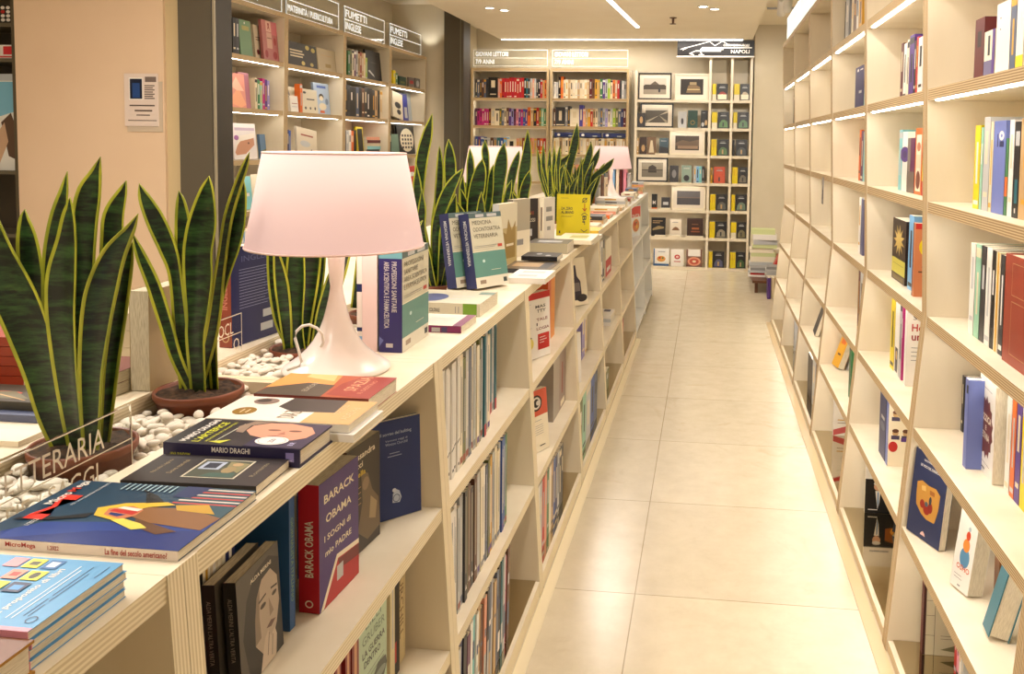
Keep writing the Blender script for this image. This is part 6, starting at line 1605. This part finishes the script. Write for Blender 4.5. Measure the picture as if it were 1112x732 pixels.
frame('black framed photograph of a bridge fort reflected in water', 688, 725, 171, 196, [('rect', 0, .5, 1, 1, (150, 140, 122)), ('rect', 0, 0, 1, .45, (120, 112, 98)), ('poly', [(.3, .3), (.7, .3), (.68, .7), (.5, .85), (.32, .7)], (56, 48, 42)), ('rect', 0, .45, 1, .52, (70, 62, 52))], zi=3)
frame('white framed photograph of a calm sea horizon', 729, 766, 202, 226, [('rect', 0, .5, 1, 1, (100, 96, 98)), ('rect', 0, 0, 1, .5, (74, 72, 78)), ('rect', 0, .48, 1, .56, (120, 104, 96))], fcol='ivory', zi=2)


def nx_(px, zi): return at_y(px, 200, YB + .05).x


NB = [(5, 690.5, 699.5, .165, 'charcoal', 'small dark book with a pale figure', [('ell', .5, .5, .2, .25, 'tan')]), (5, 735, 744, .185, 'silver', 'pale book with a small dark figure', [('ell', .5, .4, .15, .2, 'charcoal')]), (5, 745.5, 756, .2, (20, 62, 50), 'dark green book with a golden emblem', [('ring', .5, .3, .22, .12, .03, 'mustard')]), (5, 759.5, 770, .2, 'black', 'black book with two grey busts', [('ell', .3, .2, .2, .12, 'silver'), ('ell', .75, .3, .18, .16, 'tan'), ('rect', .2, .85, .6, .87, 'silver')]),
      (4, 694, 701.5, .2, (60, 40, 32), 'brown book with a pale seated figure', [('ell', .5, .35, .25, .2, 'tan')]), (4, 702, 711.5, .2, (120, 92, 66), 'tan book with a sculpted head', [('poly', [(.2, .1), (.8, .1), (.6, .8), (.4, .8)], 'cream')]), (4, 715, 725, .19, (70, 92, 104), 'blue grey seascape book', [('poly', [(0, 0), (1, 0), (1, .4), (0, .5)], 'charcoal'), ('rect', .2, .8, .8, .84, 'silver')]),
      (3, 727, 736.5, .19, 'charcoal', 'black and grey book with a portrait', [('ell', .5, .5, .25, .25, 'grey')]), (3, 740, 750.5, .195, (140, 160, 146), 'pale green book with a dark crouching figure', [('ell', .5, .25, .3, .18, 'charcoal'), ('rect', .2, .8, .8, .84, 'white')]),
      (2, 708, 714, .17, 'black', 'black book with a white letter', [('text', 'M', .2, .3, .5, .25, 'white', 0, True), ('rect', 0, 0, 1, .08, 'orange')]), (2, 718.5, 728, .135, 'charcoal', 'small black book with a silver band', [('rect', .2, .35, .8, .6, 'silver')]),
      (1, 708, 723.5, .215, 'black', 'large black book with a gold town sketch', [('poly', [(.1, .4), (.5, .55), (.9, .5), (.9, .42), (.1, .3)], (150, 130, 90)), ('rect', .1, .7, .6, .73, 'tan'), ('rect', .1, .8, .8, .83, 'tan')]), (1, 728.5, 741, .2, (226, 214, 196), 'cream book with a brown building', [('poly', [(.15, .35), (.85, .35), (.7, .5), (.5, .56), (.3, .5)], (130, 90, 60)), ('rect', .2, .8, .7, .84, 'grey')]), (1, 747, 764.5, .215, (52, 26, 18), 'dark brown book with glowing windows', [('rect', .3, .4, .75, .5, (170, 96, 50)), ('rect', .25, .25, .8, .32, (140, 76, 44)), ('rect', .3, .65, .7, .7, (120, 80, 50))]),
      (0, 711, 728, .2, (230, 226, 220), 'cookbook with a blue border and a pasta plate', [('rect', 0, 0, 1, .12, (60, 100, 150)), ('rect', 0, 0, .08, 1, (60, 100, 150)), ('ell', .5, .4, .38, .24, (236, 230, 220)), ('ell', .5, .4, .28, .17, (214, 150, 70)), ('ell', .4, .46, .08, .06, 'red'), ('ell', .6, .45, .07, .05, 'green'), ('rect', .3, .8, .75, .83, 'slate')]), (0, 730, 744, .195, 'white', 'white cookbook with a red bowl', [('ell', .5, .55, .22, .14, (180, 30, 40)), ('ell', .5, .55, .12, .07, (230, 190, 180)), ('rect', .25, .25, .75, .3, 'red')]), (0, 747, 764, .2, (120, 80, 66), 'cookbook with a round pizza picture', [('rect', .1, .6, .9, 1, 'white'), ('ell', .5, .3, .42, .26, (220, 150, 120)), ('ell', .5, .3, .3, .17, (190, 80, 60)), ('ell', .5, .3, .12, .07, 'cream')])]
for zi, a, b_, h, c, ds, art in NB:
    nfront('%s on the %s Naples shelf' % (ds, ['bottom', 'second', 'third', 'fourth', 'fifth', 'sixth', 'top'][zi]), nx_(a, zi), nx_(b_, zi), zi, h, c, art, set_=.03 if zi == 5 and a < 700 else .05)
for zi, a, cols in ((4, 686.5, ['tan']), (3, 753, ['silver', 'sky', 'aqua', 'charcoal']), (4, 766, ['white', 'ivory'])):
    x = nx_(a, zi)
    for i, c in enumerate(cols):
        w = .03 if zi != 4 or a > 700 else .02
        if x + w > NX[1] - .002: break
        gspine(max(x, NX[0] + TH + .002), w, .19 if zi != 4 else .185, c, NZ[zi], '%s spine, %s of a few upright on the %s Naples shelf' % (c, ORD[i], {4: 'fifth', 3: 'fourth'}[zi]), 'books on the Naples bookcase', set_=.06); x = max(x, NX[0] + TH + .002) + w + .001
for zi, a, b_, n_ in ((4, 711, 725, 1), (2, 716, 729, 1), (1, 712, 724, 1), (1, 726, 740, 1), (1, 745, 765, 1)):
    x0, x1 = nx_(a, zi), nx_(b_, zi)
    book('thin %s book lying flat on the %s Naples shelf, %s' % ('ivory', {4: 'fifth', 2: 'third', 1: 'second'}[zi], {711: 'below the seascape', 716: 'below the silver band', 712: 'leftmost', 726: 'middle', 745: 'rightmost'}[a]), .016, x1 - x0, .045, 'ivory', T(x1, YB + .004, NZ[zi] + .0085) @ RY(-90), 'books on the Naples bookcase', simple=True)
BLK = [('black', (150, 40, 36)), ('black', (190, 180, 160)), ('black', (60, 110, 70)), ('black', (120, 120, 110))]
for col_ in range(2):
    xa_, xb_ = NX[1 + col_] + TH, NX[2 + col_] - (TH if col_ else 0)
    for zi in range(7):
        nm = '%s shelf of the %s narrow Naples column' % (['bottom', 'second', 'third', 'fourth', 'fifth', 'sixth', 'top'][zi], ['left', 'right'][col_])
        x = xa_ + .012
        if (col_, zi) not in ((0, 3), (1, 4)):
            for i in range(3 if (zi + col_) % 3 else 2):
                gspine(x, .02, .185, 'yellow', NZ[zi], 'yellow spine, %s from the left on the %s' % (ORD[i], nm), 'yellow spines in the narrow columns', art=[('rect', 0, 0, 1, .35, 'ivory')] if zi in (5, 6) or (zi == 1 and col_) else [('rect', .2, .5, .5, .9, 'mustard')], set_=.03); x += .0206
        else:
            gspine(x, .02, .18, 'charcoal' if col_ else 'mustard', NZ[zi], 'dark spine at the left on the %s' % nm if col_ else 'mustard spine at the left on the %s' % nm, 'books on the Naples bookcase', set_=.03); x += .03
        acc = [(90, 90, 120), (150, 140, 120), (96, 96, 90), (206, 84, 50), (90, 120, 80), (90, 130, 80), (150, 50, 40)][zi] if col_ == 0 else [(70, 100, 60), (120, 112, 80), (110, 130, 110), (120, 110, 96), (80, 84, 84), (90, 130, 90), (190, 176, 150)][zi]
        base = (206, 80, 44) if (col_, zi) == (0, 3) else (26, 24, 26)
        nfront('black cover with temple roof on the %s' % nm if base[0] < 100 else 'orange cover with a blue coastline on the %s' % nm, x + .006, min(x + .006 + .128, xb_ - .004), zi, .185, base,
               [('poly', [(.3, .8), (.7, .8), (.8, .74), (.2, .74)], 'silver'), ('rect', .3, .86, .7, .88, 'grey'), ('poly', [(.1, .05), (.9, .05), (.85, .4), (.6, .52), (.35, .5), (.15, .3)], acc), ('rect', .42, .1, .56, .36, 'charcoal' if zi % 2 else 'tan')] +
               ([('rect', .1, .04, .9, .34, 'ivory')] if zi == 6 else []), set_=.04, t=.018, grp='face-out covers in the narrow columns')

# ================================================================== LEFT WALL BOOKS
WR = ['bottom', 'second', 'third', 'fourth', 'fifth', 'sixth', 'top']
WBAY = ['first', 'second', 'third', 'fourth']


def wpos(px, zi, back=.06):
    X = xfw(WZ[zi]) - back
    return X, y_for(px, X, WZ[zi])


def wspines(bay, zi, px0, px1, cols, h, back=.06, d=.16, grp='books on the left wall'):
    X, ya = wpos(px0, zi, back); _, yb = wpos(px1, zi, back)
    ya = max(ya, WY[bay] + TH + .002); yb = min(yb, WY[bay + 1] - TH - .002)
    t = (yb - ya) / len(cols) - .0006
    for i, c in enumerate(cols):
        hh = h[i % len(h)] if isinstance(h, list) else h * rw.uniform(.96, 1.02)
        art = lab_spine(c, hh, rw) if isinstance(c, str) else []
        book('%s spine, %s from the near side, %s shelf of the %s left wall bookcase' % (c if isinstance(c, str) else 'golden', ORD[i], WR[zi], WBAY[bay]), t, hh, d, c, T(X, ya + i * (t + .0006) + t / 2, WZ[zi] + .0005) @ RZ(90), grp, spine=art, simple=True)


def wfront(label, bay, zi, px0, px1, h, col, art=(), back=.05, t=.018, lean=5, spin=0, simple=False, dz=0):
    X, ya = wpos(px0, zi, back); _, yb = wpos(px1, zi, back)
    ya = max(ya, WY[bay] + TH + .003); yb = min(yb, WY[bay + 1] - TH - .003)
    M = T(X, ya, WZ[zi] + .0006 + dz + t * math.sin(R(lean)))
    if spin: M = M @ T(0, 0, (yb - ya) * abs(math.sin(R(spin))) + .001) @ RX(spin)
    return book('%s, %s shelf of the %s left wall bookcase' % (label, WR[zi], WBAY[bay]), t, h, yb - ya, col, M @ T(-t, 0, 0) @ RY(-lean) @ T(t / 2, 0, 0), 'books on the left wall', front=art, simple=simple)


# first bookcase (from the pillar)
wfront('pink grid patterned board book', 0, 6, 287, 313, .255, (178, 106, 102), [('rect', .28, .72, .62, 1, (214, 170, 150)), ('poly', [(.38, .94), (.52, .94), (.48, .86), (.54, .76), (.45, .82), (.36, .76), (.42, .86)], (150, 30, 34)), ('rect', .62, .66, 1, 1, (200, 110, 116)), ('rect', .28, .3, .62, .7, (204, 160, 140)), ('rect', .3, .55, .6, .57, 'brown'), ('ell', .2, .15, .1, .1, (150, 40, 44)), ('ell', .8, .5, .08, .1, (160, 50, 50)), ('ell', .75, .14, .14, .1, (150, 44, 46))], back=.03)
wfront('cream leaning book', 0, 6, 278, 286, .215, (206, 190, 160), [('ell', .4, .2, .2, .08, 'maroon'), ('rect', .2, .55, .8, .58, 'brown'), ('rect', .2, .62, .8, .65, 'brown')], back=.06)
wfront('sage green book with a tan label', 0, 6, 262, 275, .225, (112, 146, 110), [('rect', .25, .72, .85, .84, (170, 160, 96)), ('ell', .5, .92, .05, .03, 'white')], back=.055)
wspines(0, 6, 253, 260, ['black', 'charcoal'], .225, back=.055)
wfront('pink and salmon flower book', 0, 5, 253, 268, .21, (226, 148, 130), [('poly', [(0, .3), (.5, .6), (1, .1), (.6, 0), (0, .1)], (240, 170, 130)), ('poly', [(0, .6), (.4, .9), (.9, .5), (.4, .5)], (250, 196, 170))], back=.055)
wfront('mauve book behind the salmon one', 0, 5, 262, 273, .225, (176, 110, 130), [], back=.085)

wspines(0, 5, 277, 293, ['cream', 'green', 'mint', 'magenta', 'purple', 'lavender'], [.2, .195, .185, .205, .2, .195], back=.07)
wfront('white book with a baby in a hat', 0, 4, 255, 280, .225, (226, 218, 216), [('rect', .1, .8, .95, .88, (190, 170, 190)), ('ell', .15, .6, .1, .07, (150, 90, 150)), ('poly', [(.05, .2), (.3, .6), (.9, .66), (.9, .4), (.5, .15), (.1, .12)], (196, 140, 110)), ('poly', [(.05, .3), (.3, .66), (.95, .74), (.9, .6), (.3, .5)], (236, 226, 214)), ('ell', .65, .45, .04, .03, 'brown')])
wfront('blue and olive leaning book', 0, 4, 284, 290, .16, (90, 120, 150), [('poly', [(0, 0), (1, 0), (1, .4), (0, .3)], 'olive')], back=.07)
wfront('teal covered book', 0, 3, 262, 275, .21, 'aqua', [('rect', .2, .4, .8, .5, 'white')], back=.06)
wfront('pale picture book behind the teal one', 0, 3, 275.5, 285, .22, 'ivory', [], back=.07)
wspines(0, 3, 288, 302, ['tan', 'black', 'silver', 'orange', 'mustard'], .2)
wspines(0, 2, 262, 285, ['sky', 'white', 'red', 'ivory', 'aqua', 'salmon'], .19)
# second
wfront('dark chalkboard cover with golden dots', 1, 6, 313.5, 345, .165, (38, 30, 26), [('rect', .08, .62, .5, .68, 'cream'), ('rect', .08, .5, .55, .56, 'cream'), ('rect', .08, .38, .5, .44, 'cream'), ('ell', .68, .86, .07, .1, (200, 180, 90)), ('ell', .88, .8, .07, .1, (190, 170, 80)), ('ell', .5, .16, .06, .09, (210, 190, 110)), ('ell', .8, .16, .06, .08, (190, 170, 90))])
wfront('sand coloured cover with a gold stamp', 1, 6, 346, 368, .165, (188, 172, 140), [('rect', .4, .18, .7, .34, (160, 136, 80)), ('rect', .2, .7, .8, .72, 'tan')])
wfront('pair of white swirl pattern books', 1, 5, 313, 331, .18, 'ivory', [('poly', [(.1, .9), (.3, .4), (.25, .2), (.05, .8)], 'grey'), ('poly', [(.6, .8), (.8, .4), (.7, .3), (.5, .7)], 'grey')], back=.10)
wfront('small white card book', 1, 5, 316, 324.5, .11, 'white', [('rect', .2, .5, .9, .54, 'rust'), ('rect', .2, .3, .9, .34, 'silver')], back=.04)
wspines(1, 5, 325.8, 328.6, ['orange'], .2, back=.045, d=.04)
wfront('cream book with small black drawings', 1, 5, 329, 346, .17, (222, 212, 190), [('ell', .2, .2, .06, .06, 'charcoal'), ('ell', .5, .2, .05, .06, 'charcoal'), ('ell', .8, .2, .05, .07, 'charcoal'), ('rect', .3, .55, .8, .6, 'charcoal'), ('ell', .2, .85, .1, .05, 'charcoal')], back=.045)
wfront('pale blue comic with a dark haired child', 1, 5, 343, 367, .235, (176, 196, 222), [('rect', .2, .84, .8, .92, (80, 110, 190)), ('ell', .45, .56, .16, .1, (50, 40, 36)), ('ell', .45, .51, .13, .08, 'ivory'), ('ell', .5, .25, .25, .12, 'ivory'), ('rect', .3, .04, .6, .12, (220, 110, 50)), ('ell', .8, .42, .1, .1, (120, 140, 170))], back=.09)
wspines(1, 4, 306, 316, ['slate', 'blue', 'sky', 'navy', 'blue'], .2)
wfront('beige leaning cover', 1, 4, 323, 345, .19, (214, 200, 176), [('rect', .2, .7, .8, .76, 'rust'), ('ell', .4, .4, .25, .12, 'silver'), ('poly', [(.6, .05), (.7, .25), (.8, .05)], 'charcoal')], back=.06, spin=-6, dz=0.0)
for z_ in (): wspines(1, z_, 300, 340, ['white', 'sky', 'salmon', 'navy', 'cream', 'teal', 'rust'], .2)
# third
wspines(2, 6, 378, 399, ['green', 'olive', 'ivory', 'plum', 'silver', 'tan', 'rust', 'tan', 'cream', 'lime'], [.2, .21, .22, .215, .22, .2, .215, .21, .215, .18], back=.05)
wfront('large black comic with a pale swirl', 2, 6, 399, 424, .255, (24, 20, 20), [('poly', [(.1, .3), (.3, .2), (.5, .12), (.45, .2), (.2, .34)], 'silver'), ('ell', .5, .6, .2, .03, (60, 56, 50))], back=.06)
wspines(2, 5, 374, 416, ['black', 'charcoal', 'black', (30, 28, 26), 'slate', 'black', 'brown', 'charcoal', 'black', (34, 28, 24), 'charcoal', 'tan', 'black', 'cream'], .25, back=.05)
wspines(2, 4, 373, 387, ['charcoal', 'silver', 'white', 'orange', 'black'], .21, back=.05)
wfront('yellow framed dark cover', 2, 4, 389, 396, .24, (206, 180, 40), [('rect', .15, .05, .9, .93, 'black')], back=.05)
X, ya = wpos(398, 4, .05)
for i in range(6):
    c = ['teal', 'charcoal', 'aqua', 'cream', 'maroon', 'salmon'][i]
    book('%s comic lying flat, %s from the bottom in the third left wall bookcase' % (c, ORD[i]), .026, .2, .34, c, T(X - .01 * (i % 2) - .0, ya + .42, WZ[4] + .0135 + i * .0265) @ RZ(90) @ RY(-90) @ T(0, 0, -.0), 'flat comics on the left wall', simple=True) if False else book('%s comic lying flat, %s from the bottom in the third left wall bookcase' % (c, ORD[i]),   .026, .30, .2, c, T(X + .0 - .008 * (i % 2), ya + .32, WZ[4] + .0135 + i * .0268) @ RZ(90) @ RY(-90), 'flat comics on the left wall', simple=True)
for z_ in (): wspines(2, z_, 375, 418, ['tan', 'charcoal', 'white', 'blue', 'red', 'cream', 'teal', 'black', 'orange'], .21)
# fourth
wspines(3, 6, 427, 432, ['yellow', 'green'], [.13, .11], back=.05)
wfront('small dark green box', 3, 6, 433.5, 441, .09, (50, 74, 60), [('rect', .2, .3, .8, .5, 'olive')], lean=0)
wfront('small grey and red cover', 3, 6, 444, 450, .1, (120, 110, 104), [('rect', .2, .4, .8, .7, (196, 60, 60))], lean=0)
wfront('small grey patterned cover', 3, 6, 451, 459, .105, (110, 104, 98), [('ell', .5, .5, .3, .3, 'silver')], lean=0)
wfront('white leaning comic with black figures', 3, 5, 427, 438, .24, 'ivory', [('ell', .5, .5, .3, .12, 'charcoal'), ('ell', .6, .25, .2, .1, 'charcoal')], back=.05, spin=-7)
wfront('deep blue book behind the white comic', 3, 5, 434, 444, .26, (44, 52, 150), [('rect', .6, .1, .9, .5, 'silver')], back=.08)
wfront('silver backed album', 3, 5, 441, 449, .28, (170, 180, 186), [], back=.12)
wspines(3, 5, 420, 424, ['red', 'maroon'], .2, back=.06)
wspines(3, 4, 421, 425, ['orange', 'black'], .22, back=.05)
wfront('grey green cover', 3, 4, 425.5, 434, .19, (110, 140, 124), [], back=.05)
wfront('black cover with bold white lettering shapes', 3, 4, 433, 453, .27, 'black', [('ell', .55, .5, .4, .42, 'ivory')] + [('rect', .25 + .16 * k, .2 + .14 * j, .35 + .16 * k, .28 + .14 * j, 'charcoal') for k in range(4) for j in range(4)], back=.08)
wfront('red topped box', 3, 3, 440, 452, .2, (200, 50, 44), [('rect', .1, .5, .9, .7, 'white')], back=.06)
wfront('mustard box', 3, 2, 438, 450, .2, (206, 150, 50), [], back=.06)
# ================================================================== DARK CABINET AT THE FAR LEFT
xr = xa - .012
e = thing('display_cabinet', 'dark metal display cabinet left of the pinkish pillar, mostly outside the frame', 'cabinet', (xr, 4.40, 0))
for x0 in (-.05, -.75):
    mb = MB(); mb.box(x0, x0 + .05, 0, .05, 0, 2.5, (88, 78, 60)); mb.build('post', e)
mb = MB(); mb.box(-.75, 0, .30, .32, 0, 2.5, (70, 60, 46)); mb.build('back_panel', e)
zs = [at_y(6, y_, 4.45).z for y_ in (185, 64, 26)] + [2.45, .9, .5]
for z in zs:
    mb = MB(); mb.box(-.70, -.05, 0.005, .30, z - .02, z, (96, 88, 70)); mb.build('shelf', e)


def cab(label, z, h, w, c, art, x1=-.06):
    book(label, .03, h, w, c, T(xr + x1 - w, 4.44, z + .0006) @ RZ(-90) @ T(-.015, 0, 0), 'goods in the dark cabinet', front=art, simple=True, cat='box')


cab('large white and sky blue poster book in the dark cabinet', zs[0], .53, .4, (226, 224, 216), [('rect', .0, .93, 1, 1, (180, 186, 190)), ('poly', [(0, .4), (1, .62), (1, .92), (0, .92)], (120, 180, 206)), ('poly', [(.75, .5), (.9, .6), (1, .4), (1, .1), (.85, .15)], (90, 66, 50)), ('poly', [(.5, .2), (.8, .5), (.85, .3), (.7, .05)], (196, 160, 130))])
cab('white box with a red square in the dark cabinet', zs[1], .075, .3, 'white', [('rect', .75, .3, .92, .9, (210, 40, 50)), ('rect', .5, .08, .95, .2, (210, 60, 60))])
cab('black box with white and red dots in the dark cabinet', zs[2], .1, .35, 'black', [('ell', .62 + .09 * k, .2 + .22 * j, .035, .09, 'white' if (k, j) != (2, 2) else 'red') for k in range(5) for j in range(4)])
cab('dark cover with an ochre landscape in the dark cabinet', zs[0] - .0, .12, .1, (90, 80, 46), [('poly', [(0, 0), (1, 0), (1, .5), (0, .3)], (200, 160, 60))], x1=-.50)
